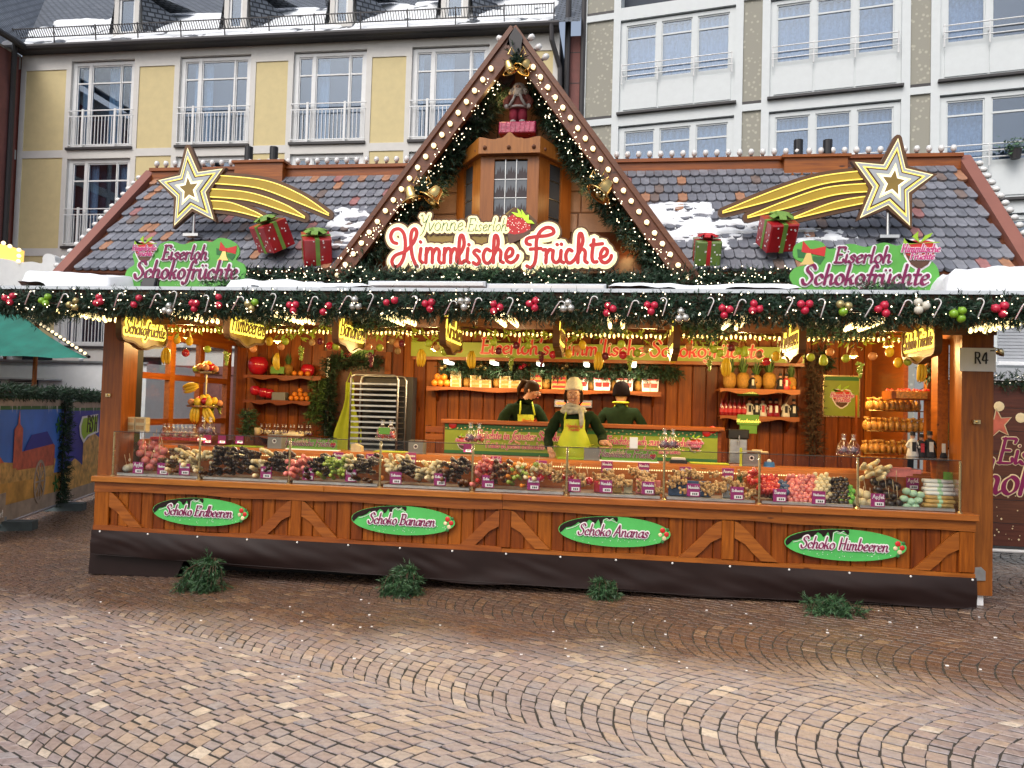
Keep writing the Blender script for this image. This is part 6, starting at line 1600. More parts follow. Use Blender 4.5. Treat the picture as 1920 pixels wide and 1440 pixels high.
def put_pine(x, y, z, s, lab, grp):
    t = E('pineapple', (x, y, z), lab, 'pineapple', grp); t.scale = (s, s, s); t.rotation_euler = (0, 0, random.random()*6)
    link('fruit_body', PB_, t); link('leaf_crown', PL_, t)
orm = MB(); orm.sph((0, 0, 0), 1, 14, 9); orm.lathe([(.08, .97), (.001, 1.03)], 6); ORM = orm.mesh('orange', M['orange'], smooth=True)
def put(name, me, loc, lab, cat, grp=None, s=1, rot=(0, 0, 0)):
    o = link(name, me, None, loc, rot, s); return T(o, lab, cat, grp)
ap = MB(); ap.lathe([(.02, .78), (.3, .92), (.7, .85), (.97, .4), (1.0, 0), (.85, -.5), (.5, -.85), (.15, -.9), (.001, -.8)], 20); APM = {c: ap.mesh('apple', M[c], smooth=True) for c in ('red', 'purple_f', 'lime', 'pink', 'orange')}
def apple(name, loc, r, col, lab, grp=None, cat='apple'):
    t = E(name, loc, lab, cat, grp); link('fruit_body', APM[col], t, None, None, r)
    o = MB(); o.tube([(0, 0, .75*r), (.05*r, 0, 1.0*r), (.15*r, 0, 1.2*r)], .05*r, 5); o.obj('stalk', M['twig'], t, local=True); return t
# left shelves
q = P(481, 674, 2.66); apple('giant_apple', (q.x, 2.72, ZA+.135), .145, 'red', 'giant glossy red display apple on the upper left shelf')
for k, px in enumerate((513, 539)): q = P(px, 700, 2.7); put_pine(q.x, 2.72, ZA, .82, ('left' if k == 0 else 'right')+' pineapple beside the giant red apple', 'pineapples on the left shelf')
q = P(575, 690, 2.74); apple('red_pumpkin', (q.x, 2.78, ZA+.085), .10, 'red', 'red pumpkin-shaped apple behind oranges on the upper left shelf')
for k, px in enumerate((552, 564, 577)): q = P(px, 697, 2.64); put('orange', ORM, (q.x, 2.64, ZA+.037), ordinal(k)+' of three oranges on the upper left shelf', 'orange', 'oranges on the upper left shelf', .037)
for k, (px, dz) in enumerate(((478, .08), (492, .055), (501, .04))): q = P(px, 745, 2.7); apple('red_pepper', (q.x, 2.7+.03*k, ZL+.05+dz), .075, 'red', 'glossy red pepper-like fruit, '+ordinal(k)+' on the lower left shelf', 'red peppers on the lower left shelf', 'pepper')
q = P(524, 742, 2.7); o = MB(); o.bbox(q.x-.1, q.x+.1, 2.66, 2.78, ZL, ZL+.115, .006); o.thing('grey_carton', M['grey_box'], 'dark grey carton on the lower left shelf', 'carton')
for k, (px, row) in enumerate(((546, 0), (556, 0), (566, 0), (576, 0), (551, 1), (562, 1), (572, 1), (560, 2))): q = P(px, 745, 2.66); put('orange', ORM, (q.x, 2.66+.02*row, ZL+.036+.056*row), 'orange in the pile on the lower left shelf', 'orange', 'oranges piled on the lower left shelf', .036)
# right shelves
for k, px in enumerate((1368, 1393, 1417, 1442, 1483)): q = P(px, 728, 2.35); put_pine(q.x, 2.35, ZT, (1.02, 1.02, .9, 1.05, .8)[k], ordinal(k)+' pineapple from the left on the upper right shelf', 'pineapples on the right shelf')
for k, px in enumerate((1479, 1489)): q = P(px, 725, 2.3); put('orange', ORM, (q.x, 2.30, ZT+.024), ('left' if k == 0 else 'right')+' small orange at the end of the pineapple shelf', 'orange', 'small oranges by the pineapples', .024)
def figure(loc, h, body, dress, lab, grp, hat='cloth_black', rz=0):
    t = E('figurine', loc, lab, 'figurine', grp, rz)
    o = MB(); o.lathe([(.22*h, 0), (.24*h, .05*h), (.17*h, .35*h), (.14*h, .58*h), (.15*h, .66*h), (.05*h, .73*h)], 10); [o.tube([(s*.13*h, 0, .63*h), (s*.24*h, -.04*h, .45*h), (s*.2*h, -.12*h, .38*h)], .045*h, 6) for s in (-1, 1)]; o.obj('robe', M[dress], t, local=True, smooth=True)
    o = MB(); o.box(-.07*h, .07*h, -.19*h, -.14*h, .12*h, .6*h); o.obj('front', M[body], t, local=True)
    o = MB(); o.sph((0, 0, .81*h), .095*h, 8, 6); o.obj('head', M['skin'], t, local=True, smooth=True)
    o = MB(); o.lathe([(.16*h, .86*h), (.10*h, .88*h), (.095*h, 1.0*h), (.001, 1.01*h)], 10); o.obj('hat', M[hat], t, local=True)
rg = random.Random(15)
for k, (px, d_, b_) in enumerate(((1405, 'cloth_white', 'cloth_black'), (1418, 'cloth_black', 'cloth_white'), (1430, 'cloth_white', 'cane_red'), (1444, 'bottle_red', 'cloth_white'), (1455, 'bottle_red', 'cane_white'), (1473, 'cloth_white', 'cloth_black'), (1488, 'cloth_black', 'cloth_white'))):
    q = P(px, 780, 2.66); figure((q.x, 2.66, ZU), .235, b_, d_, ordinal(k)+' costumed figure from the left on the lower right shelf', 'figures on the lower right shelf')
bt = MB(); bt.lathe([(.03, 0), (.034, .01), (.034, .12), (.013, .17), (.012, .21), (.015, .215), (.001, .22)], 10); BT = bt.mesh('bottle', M['bottle_red'], smooth=True)
for k, px in enumerate((1354, 1361, 1369, 1377, 1386, 1395)): q = P(px, 780, 2.66); t = E('bottle', (q.x, 2.66, ZU), ordinal(k)+' dark red bottle from the left on the lower right shelf', 'bottle', 'red bottles on the lower right shelf'); link('glass_body', BT, t); o = MB(); o.lathe([(.035, .04), (.035, .09)], 10); o.obj('bottle_label', M['cane_red'], t, local=True)
for k, px in enumerate((1411, 1463, 1474)): q = P(px, 726, 2.3); figure((q.x, 2.30, ZT), .2, 'cloth_white', ('cloth_black', 'cloth_black', 'cane_red')[k], ordinal(k)+' small figure standing between the pineapples', 'figures between the pineapples')
# long shelf: boxes, pineapples, pouches
bx = MB(); bx.bbox(-.075, .075, -.05, .05, 0, .055, .004); BXM = bx.mesh('carton_body', pm('carton_print', (.55, .38, .18), .5, .35, 45))
lb = MB(); lb.box(-.05, .05, -.0535, -.0505, .012, .043); LBM = lb.mesh('carton_label', M['sign_gold'])
lw = MB(); lw.box(-.072, -.056, -.0545, -.0505, .005, .05); lw.box(.056, .072, -.0545, -.0505, .005, .05); LWM = lw.mesh('carton_edge', M['cream'])
k = 0
for px0, cols_, rows_ in ((855, 1, 4), (892, 2, 3), (947, 2, 3)):
    for c in range(cols_):
        for r in range(rows_ if c == 0 else rows_-1):
            q = P(px0+c*19, 722, 2.72); t = E('gift_carton', (q.x, 2.74, ZS+.0565*r), 'printed gift carton in the '+{855: 'narrow', 892: 'second', 947: 'third'}[px0]+' stack on the long back shelf', 'carton', 'gift cartons stacked on the back shelf')
            link('carton_body', BXM, t); link('carton_label', LBM, t); link('carton_edge', LWM, t)
for k, px in enumerate((876, 932, 1024, 1110, 1152, 1198)): q = P(px, 725, 2.75); put_pine(q.x, 2.77, ZS, .72, ordinal(k)+' pineapple from the left on the long back shelf', 'pineapples on the long back shelf')
for k, (px, w_, h_) in enumerate(((1005, .16, .23), (1048, .20, .2))):
    q = P(px, 725, 2.72); t = E('gift_pack', (q.x, 2.74, ZS), ('slim tall' if k == 0 else 'broad')+' printed gift pack in the middle of the long back shelf', 'gift pack', 'tall gift packs on the back shelf')
    o = MB(); o.bbox(-w_/2, w_/2, -.04, .04, 0, h_, .005); o.obj('pack_body', M['sheet_gold'], t, local=True); o = MB(); [o.box(-w_/2+.01, w_/2-.01, -.0435, -.0405, h_*u, h_*u+.03) for u in (.12, .42, .7)]; o.obj('pack_print', M['sign_red'], t, local=True)
pm_ = MB(); pm_.add([(-.055, -.02, 0), (.055, -.02, 0), (.055, .02, 0), (-.055, .02, 0), (-.065, -.004, .17), (.065, -.004, .17), (.065, .004, .17), (-.065, .004, .17)], [(0, 1, 5, 4), (1, 2, 6, 5), (2, 3, 7, 6), (3, 0, 4, 7), (4, 5, 6, 7), (3, 2, 1, 0)]); PUM = pm_.mesh('pouch_body', M['white'])
pr = MB(); pr.add([(-.04, -.0175, .05), (.04, -.0175, .05), (.045, -.012, .11), (-.045, -.012, .11)], [(0, 1, 2, 3)]); pr.add([(-.06, -.0085, .15), (.06, -.0085, .15), (.064, -.006, .168), (-.064, -.006, .168)], [(0, 1, 2, 3)]); PRM = pr.mesh('pouch_print', M['sign_red'])
for k, px in enumerate((1080, 1094, 1122, 1136, 1164, 1178, 1212, 1226)):
    q = P(px, 727, 2.7); t = E('pouch', (q.x, 2.70, ZS), 'white printed pouch, '+ordinal(k)+' from the left on the long back shelf', 'pouch', 'white pouches on the back shelf'); link('pouch_body', PUM, t); link('pouch_print', PRM, t)
for k, (px, r) in enumerate(((815, 0), (826, 0), (838, 0), (820, 1), (832, 1))): q = P(px, 718, 2.7); put('orange', ORM, (q.x, 2.7, ZS+.05+.085*r), 'orange in the pile at the left end of the long back shelf', 'orange', 'oranges on the long back shelf', .05)
# heater, dispenser, tray trolley, apron
q = P(1075, 757, 2.86); t = E('heater', (q.x, 2.86, q.z-.06), 'glowing red heater bar on the back wall behind the woman', 'heater')
o = MB(); o.bbox(q.x-.26, q.x+.26, 2.83, 2.89, q.z-.055, q.z+.055, .008); o.obj('housing', M['steel'], t); o = MB(); o.tube([(q.x-.23, 2.82, q.z), (q.x+.23, 2.82, q.z)], .016, 8); o.obj('element', emis('heater_glow', (1.0, .12, .02), 3.5), t)
q = P(1382, 846, 1.9); t = E('dispenser', (q.x, 1.9, 1.16), 'grey hot drink dispenser with black top beside the inner counter', 'dispenser')
o = MB(); o.bbox(q.x-.105, q.x+.105, 1.8, 2.0, 1.16, 1.46, .01); o.obj('tank', M['steel'], t); o = MB(); o.bbox(q.x-.12, q.x+.12, 1.79, 2.01, 1.4605, 1.57, .01); o.obj('head', M['black'], t); o = MB(); o.cyl((q.x, 1.79, 1.44), (q.x, 1.74, 1.42), .012); o.cyl((q.x, 1.745, 1.5), (q.x, 1.745, 1.38), .01); o.obj('tap', M['steel'], t)
o = MB(); o.box(q.x-.3, q.x+.45, 1.75, 2.1, 1.12, 1.159); o.thing('side_table', M['wood_x'], 'dark wooden side table carrying the drink dispenser', 'table')
xa_, xb_ = P(665, 780, 2.3).x, P(752, 780, 2.3).x; zt_ = P(700, 704, 2.3).z
t = E('tray_trolley', ((xa_+xb_)/2, 2.3, .34), 'steel rack trolley stacked with baking trays by the door', 'trolley')
for yy in (2.12, 2.5):
    o = MB(); o.tube([(xa_, yy, .36), (xa_, yy, zt_-.06), (xa_+.02, yy, zt_-.015), (xa_+.06, yy, zt_), (xb_-.06, yy, zt_), (xb_-.02, yy, zt_-.015), (xb_, yy, zt_-.06), (xb_, yy, .36)], .014, 8); o.obj('frame', M['steel'], t, smooth=True)
for i in range(17):
    z = zt_-.13-i*.072; o = MB(); o.box(xa_+.016, xb_-.016, 2.13, 2.49, z, z+.006); o.box(xa_+.016, xb_-.016, 2.105, 2.13, z, z+.022); o.obj('tray', M['steel'], t)
o = MB(); o.box(xa_+.02, xb_+.08, 2.55, 2.75, .4, zt_); o.obj('inner_stack', M['pipe'], t)
q = P(655, 800, 2.75); t = E('hanging_apron', (q.x, 2.75, 1.15), 'lime green apron hanging beside the tray trolley', 'apron')
n = 12; vs = []
for j in range(9):
    v = j/8; w_ = .07+.14*max(0, min(1, (v-.3)*2.2))
    for i in range(n+1): u = i/n-.5; vs.append((q.x+u*2*w_, 2.72-.02*math.sin(u*14+v*2), 2.05-.95*v))
o = MB(); o.add(vs, [(j*(n+1)+i, (j+1)*(n+1)+i, (j+1)*(n+1)+i+1, j*(n+1)+i+1) for j in range(8) for i in range(n)]); o.obj('cloth', M['apron'], t, smooth=True)
o = MB(); o.tube([(q.x-.05, 2.72, 2.05), (q.x, 2.73, 2.2), (q.x+.05, 2.72, 2.05)], .008, 5); o.obj('strap', M['apron'], t)
garland('door_garland', [(DX0+.1, 2.8, ZD-.02), (DX0+.08, 2.8, 1.2)], .05, 300, 71, 'dark garland hanging at the left door jamb')
garland('door_garland', [(DX0+.1, 2.8, ZD-.05), (DX1-.05, 2.8, ZD-.05)], .05, 300, 72, 'dark garland with baubles across the door top')
garland('wall_greenery', [P(462, 770, 2.7), P(470, 800, 2.66), P(462, 815, 2.66)], .07, 420, 73, 'hanging fir branch under the left wall shelves', mat='needle2')
garland('wall_greenery', [P(598, 712, 2.7), P(594, 760, 2.66), P(585, 790, 2.66)], .06, 420, 74, 'dry grey-green garland hanging beside the left shelves', mat='pine_leaf')
garland('wall_greenery', [P(1522, 665, 2.6), P(1530, 720, 2.6), P(1524, 790, 2.6), P(1528, 850, 2.6)], .06, 320, 75, 'dry brown vine hanging left of the framed poster', mat='twig')
garland('wall_greenery', [P(1545, 690, 2.75), P(1552, 670, 2.75), P(1535, 665, 2.75)], .08, 300, 76, 'dark fir wreath piece above the framed poster')
garland('wall_greenery', [P(1752, 640, .9), P(1748, 720, .9)], .05, 300, 77, 'dark fir garland at the right window opening')
# poster
a, b_ = P(1543, 703, 2.88), P(1612, 783, 2.88); t = E('poster', ((a.x+b_.x)/2, 2.88, b_.z), 'framed green poster with a strawberry emblem on the back wall', 'poster')
o = MB(); o.box(a.x, b_.x, 2.875, 2.895, b_.z, a.z); o.obj('frame', M['brass'], t); o = MB(); o.box(a.x+.015, b_.x-.015, 2.868, 2.874, b_.z+.015, a.z-.015); o.obj('print', M['greenboard'], t)
berry(t, ((a.x+b_.x)/2, (a.z+b_.z)/2-.02), .125, 2.866); o = MB(); o.box(a.x+.02, b_.x-.02, 2.863, 2.8675, a.z-.07, a.z-.02); o.obj('print_band', M['leaf_dark'], t)
# card above the door, spare crates
a, b_ = P(640, 655, 2.86), P(700, 674, 2.86); t = E('price_board', ((a.x+b_.x)/2, 2.86, b_.z), 'green price board with red pot picture above the door', 'price board')
o = MB(); o.box(a.x, b_.x, 2.85, 2.862, b_.z, a.z); o.obj('board', M['greencard'], t); o = MB(); o.sph((a.x+.1, 2.848, (a.z+b_.z)/2), .06, 10, 6, (1, .15, .8)); o.obj('pot_print', M['sign_red'], t); o = MB(); o.sph((b_.x-.08, 2.848, (a.z+b_.z)/2-.02), .05, 10, 6, (1, .15, .8)); o.obj('price_print', M['cream'], t)
text_parts(t, '2', .05, Matrix.Translation((b_.x-.08, 2.838, (a.z+b_.z)/2-.045)), M['black'], None, .12, .12, 0, 0, -.001, 0)
a, b_ = P(798, 797, 1.95), P(836, 826, 1.95)
t = E('wooden_crate', ((a.x+b_.x)/2, 1.95, b_.z), 'small slatted wooden crate left of the inner counter', 'crate')
for i in range(2): o = MB(); z = b_.z+.005+i*.095; o.bbox(a.x, b_.x-.03, 1.94, 1.955, z, z+.075, .003); o.obj('slat', M['wood_x'], t)
o = MB(); [o.box(x, x+.02, 1.9551, 2.15, b_.z, a.z) for x in (a.x, b_.x-.05)]; o.obj('crate_end', M['wood_dark_y'], t)
# things on the work counter
for k, (px, py, w_, h_, lab, col) in enumerate(((517, 834, .17, .16, 'grey box with round logo left of the left sign stand', 'grey_box'), (781, 842, .17, .15, 'grey box with round logo behind the chocolate skewers', 'grey_box'), (1110, 853, .17, .14, 'plain grey box in front of the woman', 'grey_box'), (1408, 866, .19, .16, 'grey box with round logo beside a yellow board', 'grey_box'))):
    q = P(px, py, .72); t = E('napkin_box', (q.x, .72, WZ), lab, 'box', 'grey boxes on the work counter')
    o = MB(); o.bbox(q.x-w_/2, q.x+w_/2, .68, .82, WZ, WZ+h_, .005); o.obj('box_body', M[col], t)
    if k != 2: o = MB(); o.lathe([(.001, -.003), (.026, -.003), (.026, 0)], 16, Matrix.Translation((q.x, .6795, WZ+h_*.55)) @ Matrix.Rotation(-math.pi/2, 4, 'X') @ Matrix.Scale(-1, 4, (0, 0, 1))); o.lathe([(.001, -.005), (.016, -.005), (.016, 0)], 14, Matrix.Translation((q.x, .6795, WZ+h_*.55)) @ Matrix.Rotation(-math.pi/2, 4, 'X') @ Matrix.Scale(-1, 4, (0, 0, 1)), 1); o.obj('logo', [M['white_ink'], M['wine']], t)
for k, (p0, p1) in enumerate((((540, 822), (632, 844)), ((1128, 843), (1232, 867)))):
    a, b_ = P(*p0, .66), P(*p1, .66); t = E('counter_sign', ((a.x+b_.x)/2, .66, WZ), ('left' if k == 0 else 'right')+' green counter sign with purple script on the work counter', 'sign', 'green signs on the work counter'); h_ = a.z-b_.z
    o = MB(); o.box(a.x, b_.x, .655, .665, WZ+.012, WZ+h_+.012); o.obj('board', M['greencard'], t); o = MB(); o.box(a.x-.02, b_.x+.02, .65, .72, WZ, WZ+.012); o.obj('base', M['white'], t)
    text_parts(t, 'Eiserloh', .05, Matrix.Translation((a.x+.16, .655, WZ+h_-.03)), M['cream'], None, .13, .06, .5, 0, -.002, .2)
    text_parts(t, 'Himmlische Früchte', .078, Matrix.Translation(((a.x+b_.x)/2-.035, .655, WZ+.05)), M['wine'], M['white_ink'], .12, .05, .5, .03, -.002, .3, -.03, .003)
    berry(t, (b_.x-.045, WZ+h_*.5+.012), .032, .654, text=False)
for k, (px, py, c, lab) in enumerate(((455, 846, 'leaf_sign', 'green cutting mat at the left of the work counter'), (735, 848, 'apron', 'lime cutting mat behind the chocolate fruit'), (1330, 872, 'apron', 'lime cutting mat right of the green counter sign'), (1080, 862, 'leaf_sign', 'pale green cutting mat in front of the woman'))):
    q = P(px, py, .8); o = MB(); o.bbox(q.x-.2, q.x+.2, .74, .92, WZ, WZ+.012, .003); o.thing('cutting_mat', M[c], lab, 'cutting mat', 'cutting mats on the work counter')
q = P(670, 845, .75); o = MB(); o.prism([(q.x-.06, WZ), (q.x+.06, WZ), (q.x+.055, WZ+.06), (q.x-.02, WZ+.09), (q.x-.06, WZ+.08)], .7, .8); o.thing('napkin_stack', M['cream'], 'pale stack of napkins on the work counter', 'napkins')
q = P(1442, 873, .75); t = E('cloth_tub', (q.x, .75, WZ), 'small blue tub on the work counter', 'tub'); o = MB(); o.lathe([(.06, 0), (.05, .05), (.045, .05), (.05, .01)], 12); o.obj('tub_body', pm('blue_plastic', (.04, .2, .5), .4), t, local=True); o = MB(); o.sph((0, 0, .055), .025, 8, 5); o.obj('cloth', M['white'], t, local=True)
q = P(1388, 858, .72); o = MB(); o.bbox(q.x-.012, q.x+.012, .67, .69, WZ, WZ+.19, .002); o.thing('yellow_board', M['apron'], 'upright lime yellow board beside a grey box', 'board')
q = P(1272, 862, .78); t = E('scale', (q.x, .78, WZ), 'small black and white kitchen scale on the work counter', 'scale'); o = MB(); o.bbox(q.x-.09, q.x+.09, .72, .86, WZ, WZ+.035, .004); o.obj('base', M['black'], t); o = MB(); o.bbox(q.x-.07, q.x+.07, .73, .85, WZ+.036, WZ+.06, .004); o.obj('pan', M['white'], t)
for k, (px, py) in enumerate(((553, 815), (1418, 848))):
    q = P(px, py, 1.0); o = MB(); o.bbox(q.x-.11, q.x+.11, .9, 1.0, q.z-.012, q.z+.012, .004); o.box(q.x-.05, q.x+.05, .92, .98, q.z+.0125, q.z+.03); o.thing('paper_stack', M['cream'], 'flat stack of cream paper bags, '+('left' if k == 0 else 'right')+' one above the counter', 'paper bags', 'stacks of paper bags')
# warm spot lamps under the ceiling
for k, (px, py, Y) in enumerate(((352, 634, .9), (520, 640, 1.2), (735, 642, 1.2), (815, 655, 1.2), (1215, 655, 1.2), (1390, 655, 1.2), (1500, 645, 1.0), (1600, 668, 1.3), (1665, 650, .9))):
    q = P(px, py, Y); t = E('spot_lamp', tuple(q), 'small warm spot lamp under the stall ceiling, '+ordinal(k)+' from the left', 'lamp', 'warm spot lamps under the ceiling')
    o = MB(); o.lathe([(.02, .09), (.03, .07), (.06, .0), (.055, .0), (.001, .06)], 12); o.obj('lamp_shade', M['brass'], t, local=True); o = MB(); o.sph((0, 0, .005), .03, 8, 6); o.obj('bulb', M['warm_lamp'], t, local=True); o = MB(); o.tube([(0, 0, .09), (0, 0, max(.1, 2.79-q.z))], .004, 4); o.obj('cord', M['black'], t, local=True)
    l = bpy.data.lights.new('spot_lamp_light', 'POINT'); l.energy = 30; l.color = (1.0, .66, .26); l.shadow_soft_size = .06
    lo = bpy.data.objects.new('spot_lamp_light', l); COL.objects.link(lo); lo.location = q-Vector((0, 0, .05))
# valance of little lights across the ceiling
t = E('light_string', (0, .95, 2.58), 'string of warm lights strung across the stall ceiling', 'light string')
o = MB(); pts = []
for i in range(171): x = -4.3+8.6*i/170; pts.append((x, .95, 2.62-.02*abs(math.sin(i*.9))))
o.tube(pts, .004, 4); o.obj('cable', M['black'], t)
o = MB()
for i, p in enumerate(pts): o.lathe([(.001, -.05), (.011, -.04), (.012, -.015), (.006, 0)], 6, Matrix.Translation(p))
o.obj('lights', M['warm_lamp'], t)['kind'] = 'stuff'
# ---- fruit hanging along the header
fr = {}
def banana_mesh():
    b = MB()
    for s in (-1, 0, 1):
        pts = [(s*.012, 0, 0), (s*.03+.0, -.01, -.05), (s*.035, -.012, -.1), (s*.03, 0, -.15), (s*.022, .012, -.18)]
        b.tube(pts, [.008, .017, .019, .015, .005], 7)
    return b.mesh('banana_bunch', M['yellow'], smooth=True)
fr['banana bunch'] = banana_mesh()
b = MB(); b.sph((0, 0, 0), .04, 10, 7, (1, 1, 1.25)); fr['lemon'] = b.mesh('lemon', M['yellow'], smooth=True)
b = MB(); b.sph((0, 0, 0), .04, 10, 7); fr['lime'] = b.mesh('lime', M['lime'], smooth=True)
b = MB(); b.sph((0, 0, 0), .04, 10, 7); fr['peach'] = b.mesh('peach', pm('peach_skin', (.62, .25, .10), .5, .4, 6), smooth=True)
b = MB(); b.sph((0, 0, 0), .042, 10, 7); fr['red apple'] = b.mesh('red_apple', M['red'], smooth=True)
b = MB(); b.sph((0, 0, 0), .038, 10, 7); fr['plum'] = b.mesh('plum', M['purple_f'], smooth=True)
b = MB(); b.lathe([(.001, -.05), (.03, -.045), (.042, -.02), (.035, .02), (.018, .055), (.001, .06)], 10); fr['pear'] = b.mesh('pear', M['lime'], smooth=True)
b = MB(); rg = random.Random(3)
for i in range(34): z = -i*.0042; r = .036*(1-i/40); b.sph((rg.uniform(-r, r), rg.uniform(-r, r)*.8, z), .013, 6, 5)
fr['green grapes'] = b.mesh('green_grapes', M['grape'], smooth=True)
b2 = MB(); b2.v, b2.f, b2.m = b.v, b.f, b.m; fr['red grapes'] = b2.mesh('red_grapes', M['purple_f'], smooth=True)
b = MB(); b.sph((0, 0, 0), .034, 9, 6, (1, 1, 1.1)); fr['kiwi'] = b.mesh('kiwi', M['nut'], smooth=True)
kinds = list(fr); cn = {}
lst = [(312, 652, 'banana bunch'), (355, 640, 'lemon'), (348, 662, 'red apple'), (332, 637, 'lemon'), (389, 655, 'lime'), (425, 660, 'green grapes'), (475, 654, 'peach'), (505, 640, 'lemon'), (520, 662, 'banana bunch'), (535, 640, 'lime'), (527, 650, 'peach'), (565, 650, 'green grapes'), (585, 642, 'kiwi'), (600, 640, 'plum'), (630, 650, 'lime'), (618, 648, 'red apple'), (690, 650, 'peach'), (712, 652, 'lime'), (696, 662, 'red grapes'), (745, 645, 'peach'), (735, 640, 'kiwi'), (753, 644, 'plum'), (746, 658, 'kiwi'), (790, 655, 'banana bunch'), (804, 644, 'lime'), (819, 652, 'kiwi'), (834, 660, 'lime'), (861, 655, 'peach'), (885, 658, 'banana bunch'), (925, 642, 'lime'), (935, 658, 'plum'), (958, 667, 'green grapes'), (968, 648, 'plum'), (990, 648, 'lime'), (1015, 660, 'red grapes'), (1037, 665, 'red apple'), (1066, 663, 'lemon'), (1083, 654, 'peach'), (1092, 647, 'lemon'), (1122, 660, 'banana bunch'), (1135, 668, 'plum'), (1165, 645, 'lime'), (1168, 666, 'red apple'), (1181, 668, 'green grapes'), (1195, 662, 'lime'), (1212, 655, 'kiwi'), (1262, 672, 'lemon'), (1292, 650, 'peach'), (1330, 668, 'green grapes'), (1338, 655, 'lime'), (1350, 662, 'lime'), (1362, 672, 'banana bunch'), (1371, 652, 'plum'), (1385, 658, 'lime'), (1396, 660, 'pear'), (1424, 665, 'kiwi'), (1437, 678, 'red apple'), (1455, 668, 'lemon'), (1498, 674, 'peach'), (1520, 670, 'lime'), (1544, 676, 'pear'), (1556, 660, 'peach'), (1586, 672, 'lime'), (1612, 680, 'green grapes'), (1636, 668, 'peach'), (1668, 660, 'lemon'), (1684, 680, 'lemon'), (1702, 678, 'lime'), (1727, 680, 'banana bunch')]
for px, py, kd in sorted(lst):
    i = cn.get(kd, 0); cn[kd] = i+1; q = P(px, py, .5 if px < 1600 else .35)
    o = put(kd.replace(' ', '_'), fr[kd], q, kd+', '+ordinal(i)+' from the left on the hanging fruit garland', kd.split()[-1], 'artificial fruit hanging under the header', 1.05, (0, 0, random.uniform(-.6, .6)))
t = E('fruit_garland', (-4, .5, 2.55), 'leafy wire garland that carries the hanging fruit', 'garland')
o = MB(); pts = [(-4.2+8.5*i/90, .5, 2.56-.05*math.sin(i*.6)*math.sin(i*.21)) for i in range(91)]; o.tube(pts, .006, 5); o.obj('wire', M['twig'], t)
o = MB(); rg = random.Random(21)
for i in range(420):
    p = Vector(rg.choice(pts))+Vector((rg.uniform(-.05, .05), rg.uniform(-.04, .04), rg.uniform(-.09, .04))); d_ = Vector((rg.uniform(-1, 1), rg.uniform(-.5, .5), rg.uniform(-1, .3))).normalized()*.05; s_ = d_.orthogonal().normalized()*.016
    o.add([p-d_, p+s_, p+d_, p-s_], [(0, 1, 2, 3)])
o.obj('leaves', M['lime'], t)['kind'] = 'stuff'
# ---- fruit tower at the left
q = P(383, 800, .85); base = P(383, 818, .85).z
t = E('fruit_stand', (q.x, .85, base-.03), 'two-tier metal fruit stand at the left window', 'fruit stand')
zl, zu = P(383, 765, .85).z, P(383, 702, .85).z
o = MB(); o.cyl((q.x, .85, base-.02), (q.x, .85, zu+.02), .012); o.obj('pole', M['brass'], t); 
for z, r in ((zl, .20), (zu, .14), (base-.03, .12)): o = MB(); o.lathe([(.001, 0), (r, .01), (r+.01, .03), (r, .02), (.001, .012)], 20, Matrix.Translation((q.x, .85, z))); o.obj('tier', M['brass'], t)
rg = random.Random(31); ii = 0
for z, r, n_ in ((zl, .17, 22), (zu, .12, 13)):
    for i in range(n_):
        a = i*2.4; rr = r*math.sqrt((i+.5)/n_); kd = rg.choice(['lemon', 'lime', 'peach', 'red apple', 'green grapes', 'plum', 'peach'])
        put(kd.replace(' ', '_'), fr[kd], (q.x+rr*math.cos(a), .85+rr*math.sin(a), z+.05+.07*(1-rr/r)+rg.uniform(0, .02)), kd+' piled on the '+('lower' if z == zl else 'upper')+' tier of the fruit stand', kd.split()[-1], 'fruit on the '+('lower' if z == zl else 'upper')+' tier', 1.0, (rg.uniform(-.3, .3), rg.uniform(-.3, .3), rg.uniform(0, 6)))
for k, (px, py, ry) in enumerate(((372, 738, 1.3), (368, 775, .1), (384, 778, -.5))):
    v = P(px, py-15, .72); put('banana_bunch', fr['banana bunch'], v, ('bananas lying on top', 'bananas hanging on the left', 'bananas hanging on the right')[k]+' of the lower fruit stand tier', 'bananas', 'bananas on the fruit stand', 1.15, (0, ry, 0))
print('p6 done')
# ================================================================== PEOPLE
def skin_body(name, J, bones, jacket, mats_fn):
    """J: joint -> (pos, rx, ry)"""
    names = list(J); me = bpy.data.meshes.new(name+'_cage')
    me.from_pydata([J[n][0] for n in names], [(names.index(a), names.index(b)) for a, b in bones], [])
    ob = bpy.data.objects.new(name+'_cage', me); COL.objects.link(ob)
    bm_ = ob.modifiers.new('s', 'SKIN'); bm_.use_smooth_shade = True; bm_.branch_smoothing = .5
    sv_ = me.skin_vertices[0].data if len(me.skin_vertices) else None
    if sv_ is None:
        import bmesh
        b = bmesh.new(); b.from_mesh(me); b.verts.layers.skin.verify(); b.to_mesh(me); b.free(); sv_ = me.skin_vertices[0].data
    for i, n in enumerate(names): sv_[i].radius = (J[n][1], J[n][2]); sv_[i].use_root = (n == 'pelvis')
    ss = ob.modifiers.new('u', 'SUBSURF'); ss.levels = ss.render_levels = 2
    dg = bpy.context.evaluated_depsgraph_get(); out = bpy.data.meshes.new_from_object(ob.evaluated_get(dg))
    bpy.data.objects.remove(ob); bpy.data.meshes.remove(me)
    for v in out.vertices:     # folds in the cloth
        if v.co.z < 1.42: v.co += v.normal*(.014*mnoise.noise(Vector((v.co.x*9, v.co.y*9, v.co.z*15)))+.007*mnoise.noise(v.co*34))
    out.name = name; out.materials.clear(); mats, fn = mats_fn
    for m in mats: out.materials.append(m)
    for p in out.polygons: p.material_index = fn(p.center); p.use_smooth = True
    return out
